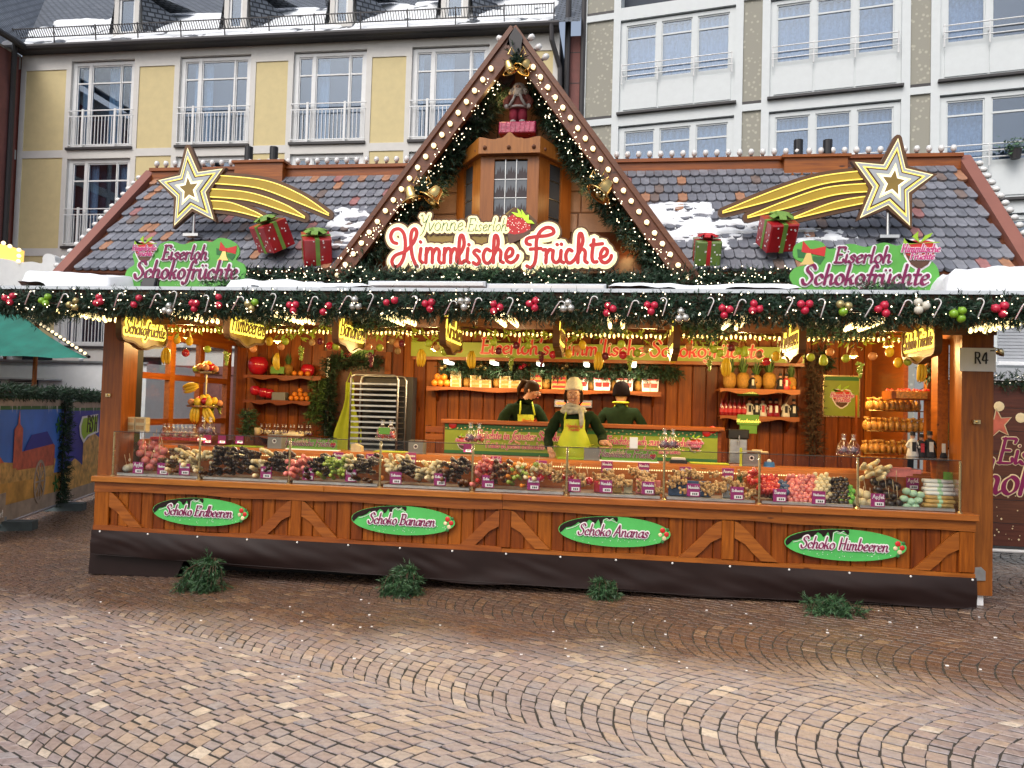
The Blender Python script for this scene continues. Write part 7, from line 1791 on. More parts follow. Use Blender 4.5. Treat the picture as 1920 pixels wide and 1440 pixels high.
def hand(parent, wrist, d, up, side, mat=None):
    """palm, four fingers and a thumb"""
    d = Vector(d).normalized(); up = Vector(up).normalized(); s = d.cross(up).normalized()*side
    mb = MB(); w = Vector(wrist)
    mb.tube([w-d*.02, w+d*.02, w+d*.05, w+d*.085], [.026, .032, .037, .030], 10)
    for k, (o, L) in enumerate(((-.026, .062), (-.009, .072), (.009, .068), (.025, .052))):
        b = w+d*.078+s*o; mb.tube([b, b+d*L*.45-up*.006, b+d*L*.8-up*.022, b+d*L*.92-up*.034], [.0095, .009, .008, .005], 6)
    b = w+d*.03-s*.03; mb.tube([b, b+d*.03-s*.022-up*.008, b+d*.058-s*.026-up*.018], [.012, .0105, .007], 6)
    return mb.obj('hand', M['skin'], parent, local=True, smooth=True)
def face(parent, c, R, smile=False, glasses=True):
    """c: head centre, R: rotation of the head"""
    X = Matrix.Translation(c) @ R
    o = MB(); [o.sph(X @ Vector((s*.031, -.081, .010)), .009, 8, 6, (1.1, 1, .6)) for s in (-1, 1)]; o.obj('eye', M['white_ink'], parent, local=True, smooth=True)
    o = MB(); [o.sph(X @ Vector((s*.031, -.088, .010)), .0045, 6, 5) for s in (-1, 1)]; [o.tube([X @ Vector((s*.016, -.092, .034)), X @ Vector((s*.032, -.094, .04)), X @ Vector((s*.047, -.086, .034))], .003, 5) for s in (-1, 1)]; o.obj('brow', M['hair'], parent, local=True)
    o = MB(); o.tube([X @ Vector((0, -.088, .02)), X @ Vector((0, -.104, -.008)), X @ Vector((0, -.108, -.018)), X @ Vector((0, -.092, -.026))], [.007, .010, .013, .009], 7); [o.sph(X @ Vector((s*.088, .0, .0)), .022, 8, 6, (.4, .8, 1.2)) for s in (-1, 1)]; [o.sph(X @ Vector((s*.042, -.078, -.018)), .022, 8, 6, (1, .6, .8)) for s in (-1, 1)]; o.obj('nose', M['skin'], parent, local=True, smooth=True)
    o = MB(); o.tube([X @ Vector((-.028, -.084, -.042 if smile else -.048)), X @ Vector((-.012, -.094, -.052)), X @ Vector((.012, -.094, -.052)), X @ Vector((.028, -.084, -.042 if smile else -.048))], [.003, .007, .007, .003], 6); o.obj('lips', pm('lips', (.40, .09, .08), .5), parent, local=True, smooth=True)
    if smile: o = MB(); o.tube([X @ Vector((-.02, -.092, -.046)), X @ Vector((0, -.100, -.051)), X @ Vector((.02, -.092, -.046))], [.002, .004, .002], 5); o.obj('teeth', M['white_ink'], parent, local=True)
    if glasses:
        o = MB()
        for s in (-1, 1): o.tube([X @ Vector((s*.032+.022*math.cos(a), -.099, .010+.018*math.sin(a))) for a in [i*2*math.pi/12 for i in range(13)]], .0011, 4); o.tube([X @ Vector((s*.054, -.098, .012)), X @ Vector((s*.088, -.01, .015))], .0011, 4)
        o.tube([X @ Vector((-.010, -.1, .012)), X @ Vector((.010, -.1, .012))], .0018, 4); o.obj('glasses', M['pipe'], parent, local=True)
def base_joints(lean=(0, 0), head_off=(0, 0, 0)):
    lx, ly = lean
    J = {'pelvis': ((0, 0, .94), .17, .13), 'waist': ((lx*.3, ly*.3, 1.08), .155, .115), 'chest': ((lx*.7, ly*.7, 1.26), .175, .125), 'neck0': ((lx, ly, 1.40), .075, .07), 'neck': ((lx*1.05+head_off[0]*.4, ly*1.05+head_off[1]*.4, 1.455), .052, .055),
         'chin': ((lx*1.1+head_off[0]*.8, ly*1.1+head_off[1]*.8-.01, 1.515), .076, .084), 'head': ((lx*1.1+head_off[0], ly*1.1+head_off[1], 1.585+head_off[2]), .092, .102), 'crown': ((lx*1.1+head_off[0], ly*1.1+head_off[1]+.01, 1.655+head_off[2]), .062, .07)}
    B = [('pelvis', 'waist'), ('waist', 'chest'), ('chest', 'neck0'), ('neck0', 'neck'), ('neck', 'chin'), ('chin', 'head'), ('head', 'crown')]
    for s, n in ((-1, 'r'), (1, 'l')):
        J['hip'+n] = ((s*.10, 0, .86), .10, .11); J['knee'+n] = ((s*.11, -.01, .48), .068, .07); J['ankle'+n] = ((s*.11, .02, .08), .045, .05); J['toe'+n] = ((s*.12, -.13, .04), .04, .035)
        B += [('pelvis', 'hip'+n), ('hip'+n, 'knee'+n), ('knee'+n, 'ankle'+n), ('ankle'+n, 'toe'+n)]
        J['sh'+n] = ((lx+s*.185, ly+.005, 1.36), .082, .08); B.append(('chest', 'sh'+n))
    return J, B
def arm(J, B, n, elbow, wrist):
    J['el'+n] = (elbow, .066, .062); J['wr'+n] = (wrist, .047, .045); B += [('sh'+n, 'el'+n), ('el'+n, 'wr'+n)]
def apron(parent, cx, cy, zt, zb, wt, wb, dep, strap_to, print_=True, curve=.55):
    n = 16; vs = []; rows = 18; mb = MB()
    for j in range(rows+1):
        v = j/rows; z = zt+(zb-zt)*v; w = wt+(wb-wt)*min(1, max(0, (v-.18)/.35))**.8
        for i in range(n+1):
            u = (i/n-.5)*2; x = u*w; y = -dep+curve*x*x/ max(.1, w)*1.2+.008*math.sin(z*40+u*6)*v; vs.append((cx+x, cy+y-.02*math.sin(math.pi*min(1, v*1.3)), z))
    mb.add(vs, [(j*(n+1)+i, (j+1)*(n+1)+i, (j+1)*(n+1)+i+1, j*(n+1)+i+1) for j in range(rows) for i in range(n)])
    a = mb.obj('apron', M['apron'], parent, local=True, smooth=True)
    o = MB()
    for s in (-1, 1): o.tube([(cx+s*wt*.92, cy-dep+.03, zt-.005), (cx+s*(wt*.8), cy-dep*.75, zt+.07), Vector(strap_to)+Vector((s*.075, 0, 0))], .011, 6)
    o.tube([(cx+wt*1.9, cy-dep*.2, zt-.28), (cx+wt*1.2, cy-dep-.012, zt-.30), (cx, cy-dep-.035, zt-.31), (cx-wt*1.2, cy-dep-.012, zt-.30), (cx-wt*1.9, cy-dep*.2, zt-.28)], .006, 5); o.obj('apron_strap', M['apron'], parent, local=True, smooth=True)
    if print_:
        for txt, dz in (('Himmlische', -.09), ('Früchte', -.13)): text_parts(parent, txt, .042, Matrix.Translation((cx, cy-dep-.012, zt+dz)), M['sign_red'], None, .12, .06, .5, 0, -.006, .3, 0, .004, 'apron_print', local=True)
FL = .34
# --- the woman at the front, smiling, hat and scarf
px_, py_ = P(1078, 790, 1.2).x, 1.2
W1 = E('person', (px_, py_, FL), 'smiling person in cream knit hat, scarf and lime apron behind the display', 'person')
J, B = base_joints(head_off=(-.02, -.03, 0)); hl, hr_ = P(1030, 850, 1.0), P(1140, 833, .95)
hw = lambda v: Vector(v)-Vector((px_, py_, FL))
wl_, wr_ = hw(hl)+Vector((.0, .03, .05)), hw(hr_)+Vector((-.07, .06, .015))
arm(J, B, 'r', (-.31, .04, 1.08), tuple(wl_)); arm(J, B, 'l', (.32, .05, 1.10), tuple(wr_))
hz = 1.47
me = skin_body('body', J, B, None, ([M['jacket'], M['skin'], M['pipe']], lambda c: 1 if c.z > 1.47 and abs(c.x) < .14 else (2 if c.z < .86 else 0)))
link('body', me, W1)
hand(W1, wl_, (.25, -.55, -.45), (.3, -.2, .9), 1); hand(W1, wr_, (.75, -.55, -.05), (0, 0, 1), -1)
HC = Vector(J['head'][0])+Vector((0, -.005, -.02)); face(W1, HC, Matrix.Identity(4), True, True)
o = MB(); o.lathe([(.104, .0), (.108, .015), (.108, .03), (.104, .07), (.088, .115), (.055, .145), (.001, .157)], 20, Matrix.Translation(HC+Vector((0, .024, .068))) @ Matrix.Rotation(-.22, 4, 'X') @ Matrix.Diagonal((.90, .97, 1.0, 1))); o.lathe([(.110, -.012), (.114, .0), (.114, .028), (.109, .034)], 20, Matrix.Translation(HC+Vector((0, .024, .068))) @ Matrix.Rotation(-.22, 4, 'X') @ Matrix.Diagonal((.90, .97, 1.0, 1))); o.obj('knit_hat', pm('cream_knit', (.92, .88, .70), .9, .12, 60, bmp=.9), W1, local=True, smooth=True)
o = MB()
for s in (-1, 1): o.tube([HC+Vector((s*.084, -.02, .065)), HC+Vector((s*.098, -.015, .01)), HC+Vector((s*.092, -.01, -.06)), HC+Vector((s*.07, .02, -.1))], [.014, .017, .016, .008], 8)
o.sph(HC+Vector((0, .045, -.01)), .085, 12, 8); o.obj('hair', M['hair'], W1, local=True, smooth=True)
M['scarf'] = pm('grey_scarf', (.38, .38, .33), .85, .5, 18)
o = MB()
for k in range(3):
    r = .085+.014*k; z = 1.432-.028*k; o.tube([(HC.x+r*1.15*math.cos(a), r*1.05*math.sin(a)+.01, z+.015*math.sin(2*a+k)-.02*math.cos(a-1.57)) for a in [i*2*math.pi/18 for i in range(19)]], .028, 8)
o.tube([(.06, -.12, 1.42), (.08, -.155, 1.36), (.085, -.165, 1.27), (.08, -.165, 1.2)], [.026, .03, .026, .014], 8); o.obj('scarf', M['scarf'], W1, local=True, smooth=True)
apron(W1, 0, 0, 1.30, .62, .12, .215, .155, (0, -.02, 1.44))
# --- colleague on the left, bending over the inner counter
c2 = P(972, 760, 2.3); W2 = E('person', (c2.x, 2.32, FL), 'person with ponytail and lime apron bending down at the inner counter', 'person', rz=.55); W2.scale = (1.05, 1.05, 1.05)
J, B = base_joints(lean=(.02, -.12), head_off=(.06, -.10, -.005)); arm(J, B, 'r', (-.30, -.12, 1.12), (-.22, -.34, .98)); arm(J, B, 'l', (.30, -.20, 1.10), (.20, -.40, .98))
me = skin_body('body', J, B, None, ([M['jacket'], M['skin'], M['pipe']], lambda c: 1 if c.z > 1.46 and abs(c.x-.06) < .15 else (2 if c.z < .86 else 0))); link('body', me, W2)
hand(W2, (-.22, -.34, .98), (.2, -.9, -.2), (0, 0, 1), 1); hand(W2, (.20, -.40, .98), (-.2, -.9, -.2), (0, 0, 1), -1)
HC = Vector(J['head'][0])+Vector((0, -.005, -.02)); R_ = Matrix.Rotation(.55, 4, 'Z') @ Matrix.Rotation(.35, 4, 'X'); face(W2, HC, R_, False, True)
X_ = Matrix.Translation(HC) @ R_
o = MB(); o.sph(X_ @ Vector((0, .026, .03)), .096, 16, 10, (.98, 1.02, 1.0)); o.sph(X_ @ Vector((0, .05, -.02)), .07, 12, 8); o.tube([X_ @ Vector((0, .10, .07)), X_ @ Vector((-.01, .17, .06)), X_ @ Vector((-.02, .19, -.04)), X_ @ Vector((-.02, .17, -.14))], [.028, .036, .03, .008], 8); hh = o.obj('hair', M['hair'], W2, local=True, smooth=True)
apron(W2, .015, -.10, 1.27, .62, .11, .2, .165, (.04, -.14, 1.43))
# --- colleague on the right, seen from behind
c3 = P(1163, 770, 2.35); W3 = E('person', (c3.x, 2.36, FL), 'person with dark beanie and green fleece seen from behind', 'person', rz=math.pi-.1); W3.scale = (1.04, 1.04, 1.04)
J, B = base_joints(lean=(0, -.05), head_off=(0, -.03, 0)); arm(J, B, 'r', (-.31, -.02, 1.10), (-.22, -.26, 1.0)); arm(J, B, 'l', (.31, -.02, 1.10), (.22, -.26, 1.0))
me = skin_body('body', J, B, None, ([M['jacket'], M['skin'], M['pipe']], lambda c: 1 if c.z > 1.46 and abs(c.x) < .15 else (2 if c.z < .86 else 0))); link('body', me, W3)
hand(W3, (-.22, -.26, 1.0), (.2, -.9, -.2), (0, 0, 1), 1); hand(W3, (.22, -.26, 1.0), (-.2, -.9, -.2), (0, 0, 1), -1)
HC = Vector(J['head'][0])+Vector((0, -.005, -.02)); face(W3, HC, Matrix.Identity(4), False, False)
o = MB(); o.lathe([(.106, -.045), (.11, -.02), (.108, .03), (.1, .08), (.075, .125), (.04, .145), (.001, .15)], 20, Matrix.Translation(HC+Vector((0, .02, .02)))); o.obj('beanie', pm('dark_knit', (.007, .004, .005), .95, .2, 60, bmp=.5, spec=.1), W3, local=True, smooth=True)
apron(W3, 0, -.02, 1.28, .62, .11, .2, .165, (0, -.06, 1.43))
o = MB(); o.tube([(HC.x+.092*math.cos(a), .092*math.sin(a)-.03, 1.465) for a in [i*math.pi/10-.1 for i in range(12)]], .013, 6); o.obj('neck_strap', M['apron'], W3, local=True, smooth=True)

# ================================================================== GOODS IN THE DISPLAY
def chain(n, r, L, mat, stick=True, name='skewer', lump=.25):
    b = MB(); rg = random.Random(n*7+int(r*1000)); step = L/n
    for i in range(n): b.sph((rg.uniform(-.002, .002), -i*step, rg.uniform(-.002, .002)), r*rg.uniform(.9, 1.1), 8, 5, (1, step/r*.62, 1))
    if stick: b.cyl((0, .01, 0), (0, .10, .0), .0028, n=5, mi=1)
    return b.mesh(name, [M[mat], M['stick']], smooth=True)
def ballstick(r, mat, sh=.11):
    b = MB(); b.sph((0, 0, 0), r, 12, 8, (1, 1, .92)); b.cyl((0, 0, r*.8), (.01, .01, r+sh), .0032, n=5, mi=1); return b.mesh('candy_apple', [M[mat], M['stick']], smooth=True)
BZ = ZC+.024
KN = {}
def heap(px0, px1, kind, n, lab, cat, grp, seed, y0=.14, y1=.54, rise=.26, name=None, rot=.14, layers=3, r=.03):
    """individual pieces heaped between two picture columns"""
    rg = random.Random(seed); a = P(px0, 900+px0*.02, .25).x; b_ = P(px1, 900+px1*.02, .25).x
    for i in range(n):
        lay = i*layers//n; u = (rg.random() if n > 14 else (i % max(1, n//layers)+.5)/max(1, n//layers)); mrg = .06*lay/layers
        x = a+(b_-a)*(mrg+(1-2*mrg)*u); v = rg.random(); y = y0+(y1-y0)*(v*(.9-.15*lay)+.1*lay)
        z = BZ+r+lay*r*1.45+rise*((y-y0)/(y1-y0))*.75+rg.uniform(-.005, .005)
        o = link(name or KN.get(kind.name, cat), kind, None, (x, y, z), (rg.uniform(-.12, .12)-.22, rg.uniform(-rot, rot), rg.uniform(-rot, rot)*1.6), rg.uniform(.9, 1.12)); T(o, lab, cat, grp)
K = {}
K['dark'] = chain(5, .023, .20, 'choc'); K['milk'] = chain(5, .023, .20, 'choc_milk'); K['white'] = chain(5, .023, .19, 'cream'); K['pink'] = chain(5, .024, .19, 'pink'); K['straw'] = chain(4, .023, .15, 'straw'); K['grape'] = chain(6, .020, .19, 'grape'); K['blue'] = chain(4, .024, .14, 'blue_c'); K['green'] = chain(5, .021, .15, 'green_c')
K['mix'] = chain(5, .02, .16, 'orange')
for k_, m_ in K.items(): KN[m_.name] = {'dark': 'dark_skewer', 'milk': 'milk_skewer', 'white': 'white_skewer', 'pink': 'pink_skewer', 'straw': 'strawberry_skewer', 'grape': 'grape_skewer', 'mix': 'orange_skewer'}.get(k_, 'fruit_skewer')
def rolls(mat): b = MB(); b.cyl((0, -.05, 0), (0, .1, 0), .022, n=10); b.sph((0, -.05, 0), .0215, 10, 6, (1, .35, 1)); return b.mesh('fruit_skewer', M[mat], smooth=True)
B1 = {m: ballstick(.047, m) for m in ('coco', 'pink', 'choc', 'cream', 'red', 'choc_milk')}
def apples(pts, mat, lab, grp, Y=.22, r=.047, sc=1.0):
    for px, py, dy in pts:
        q = P(px, py, Y+dy); o = link('candy_apple', B1[mat], None, q, (random.uniform(-.2, .2), random.uniform(-.2, .2), random.uniform(0, 6)), sc); T(o, lab, 'candy apple', grp)
apples([(224, 877, 0), (238, 878, 0), (231, 870, .07), (245, 876, .07), (237, 862, .1)], 'coco', 'coconut-coated white apple at the far left of the display', 'coconut apples')
apples([(268, 840, .16), (284, 838, .16), (297, 841, .14), (263, 850, .1), (279, 852, .1), (294, 854, .08), (307, 846, .1), (273, 863, .04), (289, 866, .03), (303, 860, .05), (281, 876, 0), (266, 831, .2), (290, 830, .2)], 'pink', 'pink candy apple in the heap at the left', 'pink candy apples')
apples([(1014, 896, .06), (1034, 893, .08), (1052, 895, .06), (1084, 897, .06), (1104, 902, .04), (1068, 896, .05), (1008, 880, .2)], 'red', 'glossy red candy apple on a stick in the middle of the display', 'red candy apples')
apples([(1612, 924, .1), (1624, 928, .05), (1618, 942, .0), (1632, 944, 0), (1606, 940, .02)], 'cream', 'cream-coated apple left of the dark chocolate apples', 'cream apples')
apples([(1640, 903, .2), (1655, 908, .18), (1668, 905, .2), (1680, 912, .16), (1646, 918, .12), (1662, 926, .1), (1676, 930, .06), (1684, 942, .0), (1668, 944, 0)], 'choc', 'dark chocolate apple on a stick near the right end', 'dark chocolate apples')
heap(312, 350, K['milk'], 16, 'milk chocolate skewer beside the pink candy apples', 'fruit skewer', 'skewers beside the pink apples', 1)
heap(318, 372, K['white'], 22, 'white chocolate skewer beside the pink candy apples', 'fruit skewer', 'white skewers beside the pink apples', 2)
heap(372, 402, K['white'], 14, 'white chocolate skewer right of the second brass post', 'fruit skewer', 'white skewers at the second post', 3)
heap(398, 484, K['dark'], 84, 'dark chocolate skewer in the big heap at the left', 'fruit skewer', 'dark skewers in the big heap', 4, layers=5, rise=.14)
heap(480, 508, K['white'], 14, 'white chocolate skewer right of the big dark heap', 'fruit skewer', 'white skewers right of the big heap', 5)
heap(506, 540, K['dark'], 22, 'dark chocolate skewer left of the third brass post', 'fruit skewer', 'dark skewers left of the third post', 6)
heap(546, 582, K['pink'], 24, 'pink skewer right of the third brass post', 'fruit skewer', 'pink skewers right of the third post', 7, rise=.2)
heap(582, 620, K['dark'], 28, 'dark chocolate skewer between pink skewers and grapes', 'fruit skewer', 'dark skewers before the grapes', 8, rise=.2)
heap(612, 655, K['grape'], 26, 'green grape skewer beside a small pineapple', 'fruit skewer', 'green grape skewers', 9)
heap(640, 665, K['white'], 12, 'white chocolate skewer beside the green grapes', 'fruit skewer', 'white skewers beside the grapes', 10)
heap(664, 708, K['dark'], 26, 'dark chocolate skewer left of the fourth brass post', 'fruit skewer', 'dark skewers left of the fourth post', 11)
heap(716, 756, K['white'], 24, 'white chocolate skewer right of the fourth brass post', 'fruit skewer', 'white skewers right of the fourth post', 12)
heap(752, 782, K['dark'], 22, 'dark chocolate skewer with orange fruit beside it', 'fruit skewer', 'dark skewers in the fourth section', 13, rise=.22)
heap(782, 826, K['white'], 26, 'white chocolate skewer in the middle of the fourth section', 'fruit skewer', 'white skewers in the fourth section', 14, rise=.2)
heap(824, 882, K['milk'], 20, 'milk chocolate skewer left of the fifth brass post', 'fruit skewer', 'milk chocolate skewers at the fifth post', 15, rise=.22)
heap(840, 884, K['dark'], 22, 'dark chocolate skewer left of the fifth brass post', 'fruit skewer', 'dark skewers at the fifth post', 16)
heap(888, 925, K['pink'], 20, 'pink and red skewer right of the fifth brass post', 'fruit skewer', 'pink skewers at the fifth post', 17)
heap(895, 935, K['straw'], 12, 'strawberry skewer right of the fifth brass post', 'fruit skewer', 'strawberry skewers at the fifth post', 18, rise=.24)
heap(925, 956, K['milk'], 18, 'dark grape skewer beside the mixed fruit', 'fruit skewer', 'dark grape skewers', 19, rise=.24)
heap(952, 1005, K['mix'], 12, 'orange fruit skewer among mixed fruit', 'fruit skewer', 'orange fruit skewers', 20)
heap(955, 1010, K['grape'], 14, 'green fruit skewer among mixed fruit', 'fruit skewer', 'green fruit skewers in the mixed fruit', 21)
heap(965, 1012, K['white'], 14, 'cream fruit skewer among mixed fruit', 'fruit skewer', 'cream skewers in the mixed fruit', 22)
nb_ = MB(); rg = random.Random(5)
for i in range(14): nb_.sph((rg.uniform(-.045, .045), rg.uniform(-.035, .035), rg.uniform(-.02, .035)), .017, 7, 5)
NUT = nb_.mesh('nut_cluster', M['nut'], smooth=True)
heap(1010, 1100, NUT, 12, 'nut cluster in front of the red candy apples', 'nut cluster', 'nut clusters before the red apples', 23, y1=.3)
heap(1105, 1235, NUT, 22, 'nut cluster in the sixth display section', 'nut cluster', 'nut clusters in the sixth section', 24, layers=2)
heap(1250, 1415, NUT, 24, 'nut cluster in the seventh display section', 'nut cluster', 'nut clusters in the seventh section', 25, layers=2, y1=.4)
heap(1405, 1424, K['straw'], 8, 'strawberry skewer left of the eighth brass post', 'fruit skewer', 'strawberries left of the eighth post', 26)
# fanned rows of fruit facing the customer
def fan(pxa, pxb, pya, pyb, mat, lab, grp, seed, nx, nz, lean=0.0):
    rg = random.Random(seed); me = rolls(mat)
    for j in range(nz):
        for i in range(nx):
            u = (i+.5*(j % 2)+.25)/nx; v = (j+.5)/nz; px = pxa+(pxb-pxa)*u+lean*(1-v); py = pya+(pyb-pya)*v
            Y = .40-.24*v; q = P(px+rg.uniform(-1.2, 1.2), py+rg.uniform(-1.2, 1.2), Y)
            o = link('coated_fruit', me, None, q, (-.55+rg.uniform(-.1, .1), 0, rg.uniform(-.15, .15)), rg.uniform(.9, 1.1)); T(o, lab, 'fruit skewer', grp)
fan(1428, 1458, 892, 925, 'straw', 'strawberry skewer in the fan right of the eighth post', 'strawberry fan', 1, 4, 5)
fan(1448, 1476, 905, 930, 'blue_c', 'dark blue coated skewer in front of the strawberry fan', 'blue fan', 2, 4, 4)
fan(1476, 1530, 893, 945, 'pink', 'pink coated skewer in the large fan near the right', 'pink fan', 3, 6, 8)
fan(1526, 1556, 890, 940, 'cream', 'white coated skewer between pink and dark fans', 'white fan', 4, 3, 7)
fan(1548, 1590, 900, 948, 'choc', 'dark coated skewer right of the white fan', 'dark fan', 5, 5, 7)
fan(1574, 1600, 912, 948, 'green_c', 'green coated skewer left of the cream apples', 'green fan', 6, 3, 5)
# wafer rolls and coloured sweets at the right end
rb = MB(); rb.cyl((-.13, 0, 0), (.13, 0, 0), .020, n=10); RB = {c: rb.mesh('wafer_tube', M[c], smooth=True) for c in ('white', 'nut', 'sheet_gold')}
bnd = MB(); bnd.cyl((-.012, 0, 0), (.022, 0, 0), .0215, n=10); BND = bnd.mesh('tube_band', pm('mint_band', (.38, .62, .40), .5))
for j in range(7):
    for i in range(2):
        q = P(1756+(j % 2)*3, 902+j*7.6, .40-.035*j); t = E('sweet_tube', (q.x+.0, q.y+(.045*i-.04), q.z), ('silver' if j < 4 else 'golden')+' sweet tube with mint band in the stack at the right end', 'sweet tube', ('silver' if j < 4 else 'golden')+' tubes at the right end'); link('wafer_tube', RB['white' if j < 4 else 'sheet_gold'], t); link('tube_band', BND, t)
M['mint'] = pm('mint_candy', (.45, .66, .45), .5, .25, 20, isl=.2); mi_ = MB(); mi_.sph((0, 0, 0), .042, 9, 6, (1, .8, .8)); MI = mi_.mesh('mint_bag', M['mint'], smooth=True)
for k, (px, py) in enumerate(((1700, 921), (1712, 925), (1695, 935), (1708, 940), (1722, 938), (1716, 950), (1700, 950), (1726, 928))): put('mint_bag', MI, P(px, py, .2), 'mint and white sweet bag beside the sweet tubes', 'sweet bag', 'mint bags at the right end')
rt = MB(); rt.bbox(-.13, .13, -.02, .02, -.02, .02, .004); RT_ = rt.mesh('jelly_pack', M['pink'])
for k, (px, py) in enumerate(((1682, 880), (1684, 888), (1700, 884), (1672, 890))): put('jelly_pack', RT_, P(px, py, .42), 'pink jelly pack at the back of the right display end', 'jelly pack', 'pink jelly packs')
heap(1620, 1665, K['white'], 16, 'white marshmallow skewer above the dark apples', 'fruit skewer', 'white skewers above the dark apples', 31, y0=.35, y1=.5, rise=.1)
for o in list(COL.objects)[-16:]: o.location.z += .20
# boxed goods in sections six and seven
for k, (px, py, w_, h_, c, lab) in enumerate(((1158, 900, .09, .085, 'sheet_gold', 'small cream gift carton, left of a pair'), (1178, 900, .09, .085, 'cream', 'small cream gift carton, right of a pair'), (1128, 897, .15, .06, 'cane_red', 'small red and white tied basket of nuts'), (1202, 899, .10, .10, 'pink', 'pink shaped gift tag card'), (1230, 905, .09, .09, 'pink', 'pink printed sweets box left of the seventh post'), (1293, 908, .42, .10, 'blue_c', 'long dark blue printed box in section seven'), (1363, 912, .08, .10, 'white', 'white printed box behind a small pineapple'))):
    q = P(px, py, .34); o = MB(); o.bbox(q.x-w_/2, q.x+w_/2, .32, .38, BZ, BZ+h_+.05, .004); t = o.thing('sweets_box', M[c], lab, 'box')
    if c == 'blue_c': text_parts(t, 'TEOS', .06, Matrix.Translation((.06, -.033, .05)), M['white_ink'], None, .1, .08, 0, 0, -.001, 0, .1, .002, local=True)
for k, (px, py, s_) in enumerate(((660, 868, .55), (1387, 905, .55))): q = P(px, py+8, .38); put_pine(q.x, .38, BZ+.03, s_, ('small pineapple beside the green grapes' if k == 0 else 'small pineapple left of the eighth brass post'), 'pineapples in the display')
for k, px in enumerate((716, 752, 787)): q = P(px, 890, .3); put('orange', ORM, (q.x, .3, BZ+.05), ordinal(k)+' orange from the left among the skewers', 'orange', 'oranges among the skewers', .03)
# price tags
tg = MB(); tg.bbox(-.062, .062, -.003, .003, 0, .125, .001); TG = tg.mesh('card', M['tag']); tw_ = MB(); tw_.box(-.028, .052, -.0055, -.0035, .01, .045); TWM = tw_.mesh('price_field', M['paper'])
tsm = MB()
for i in range(3): tsm.box(-.01+i*.018, .002+i*.018, -.0072, -.006, .018, .036)
TSM = tsm.mesh('price_figures', M['pipe'])
front = [(259, 877, 'Apfel'), (305, 879, 'Himbeeren'), (346, 880, 'Bananen'), (499, 886, 'Erdbeeren'), (578, 889, 'Trauben'), (658, 892, 'Früchte'), (742, 896, 'Erdbeeren'), (825, 899, 'Erdbeeren'), (915, 903, 'Erdbeeren'), (1000, 907, 'Bananen'), (1077, 910, 'Himbeeren'), (1136, 912, 'Mandeln'), (1215, 915, 'Mandeln'), (1300, 919, 'Mandeln'), (1382, 925, 'Erdbeeren'), (1462, 929, 'Banane'), (1535, 933, 'Himbeeren'), (1646, 938, 'Apfel')]
back = [(522, 858, 'Ananas'), (634, 858, 'Ananas'), (696, 861, 'Trauben'), (770, 859, 'Banane'), (930, 866, 'Apfel'), (1015, 874, 'Banane'), (1138, 875, 'Mandeln'), (1207, 878, 'Mandeln'), (1285, 886, 'Mandeln'), (1365, 889, 'Ananas'), (1711, 907, 'Apfel')]
small = [(389, 823, ''), (416, 824, ''), (449, 824, ''), (877, 840, '')]
for grp_, lst_, Y, s_ in (('front', front, .078, 1.0), ('rear', back, .56, .95), ('small', small, .6, .75)):
    for k, (px, py, txt) in enumerate(lst_):
        q = P(px, py, Y); t = E('price_tag', (q.x, Y, q.z-.0625*s_), 'magenta price tag, '+ordinal(k)+' from the left in the '+{'front': 'front row of the display', 'rear': 'rear row of the display', 'small': 'small upper row'}[grp_], 'price tag', {'front': 'price tags in the front row', 'rear': 'price tags in the rear row', 'small': 'small upper price tags'}[grp_]); t.scale = (s_, s_, s_)
        link('card', TG, t); link('price_field', TWM, t); link('price_figures', TSM, t)
        if txt: st, w = layout(txt, 1, .0); z_ = .105/w; st = [[(x*z_-.05, .078+z*min(z_, .04)*.95) for x, z in s] for s in st]; lettering(st, .0052, .004, 0, -.0062, -.0035, I4).obj('name_text', M['white_ink'], t, local=True)
# cellophane bags on the glass top and shelves
bg = MB(); bg.lathe([(.001, 0), (.06, .005), (.066, .04), (.052, .09), (.022, .135), (.012, .15), (.024, .185), (.018, .19)], 10); BG = bg.mesh('bag_film', M['cello'], smooth=True)
cs = MB(); rg = random.Random(8)
for i in range(16): cs.sph((rg.uniform(-.038, .038), rg.uniform(-.038, .038), .02+rg.random()*.05), .015, 6, 5)
CT = {c: cs.mesh('contents', M[c], smooth=True) for c in ('straw', 'purple_f', 'cream', 'pink', 'nut')}
tie = MB(); tie.cyl((0, 0, .14), (0, 0, .152), .016, n=8); TIE = tie.mesh('tie', M['white'])
def bag(loc, s, c, lab, grp):
    t = E('sweet_bag', loc, lab, 'sweet bag', grp, random.uniform(0, 6)); t.scale = (s, s, s); link('bag_film', BG, t); link('contents', CT[c], t); link('tie', TIE, t)
zt2 = zr+.009
for k, (px, c) in enumerate(((716, 'straw'), (732, 'straw'), (882, 'purple_f'), (898, 'straw'), (1246, 'purple_f'), (1262, 'purple_f'), (1582, 'purple_f'), (1600, 'purple_f'))): q = P(px, 830, .2); bag((q.x, .2, zt2), 1.1, c, ordinal(k)+' tied cellophane bag from the left on the glass top', 'bags on the glass top')
q = P(1188, 836, .2); o = MB(); o.bbox(q.x-.04, q.x+.04, .18, .22, zt2, zt2+.11, .003); o.thing('card_holder', M['paper'], 'small white card standing on the glass top', 'card')
q = P(722, 822, .13); t = E('promo_card', (q.x, .12, zt2), 'green card leaning on the bags on the glass top', 'card'); o = MB(); o.box(-.07, .05, -.003, .003, .06, .13); o.obj('card', M['greencard'], t, local=True)
q0 = P(300, 822, .45); zz = P(335, 820, .45).z; o = MB(); o.bbox(P(290, 822, .45).x, P(378, 822, .45).x, .36, .54, zz-.03, zz, .004); o.thing('candy_tray', M['straw'], 'flat tray of red sweets under the bag row at the left', 'tray')
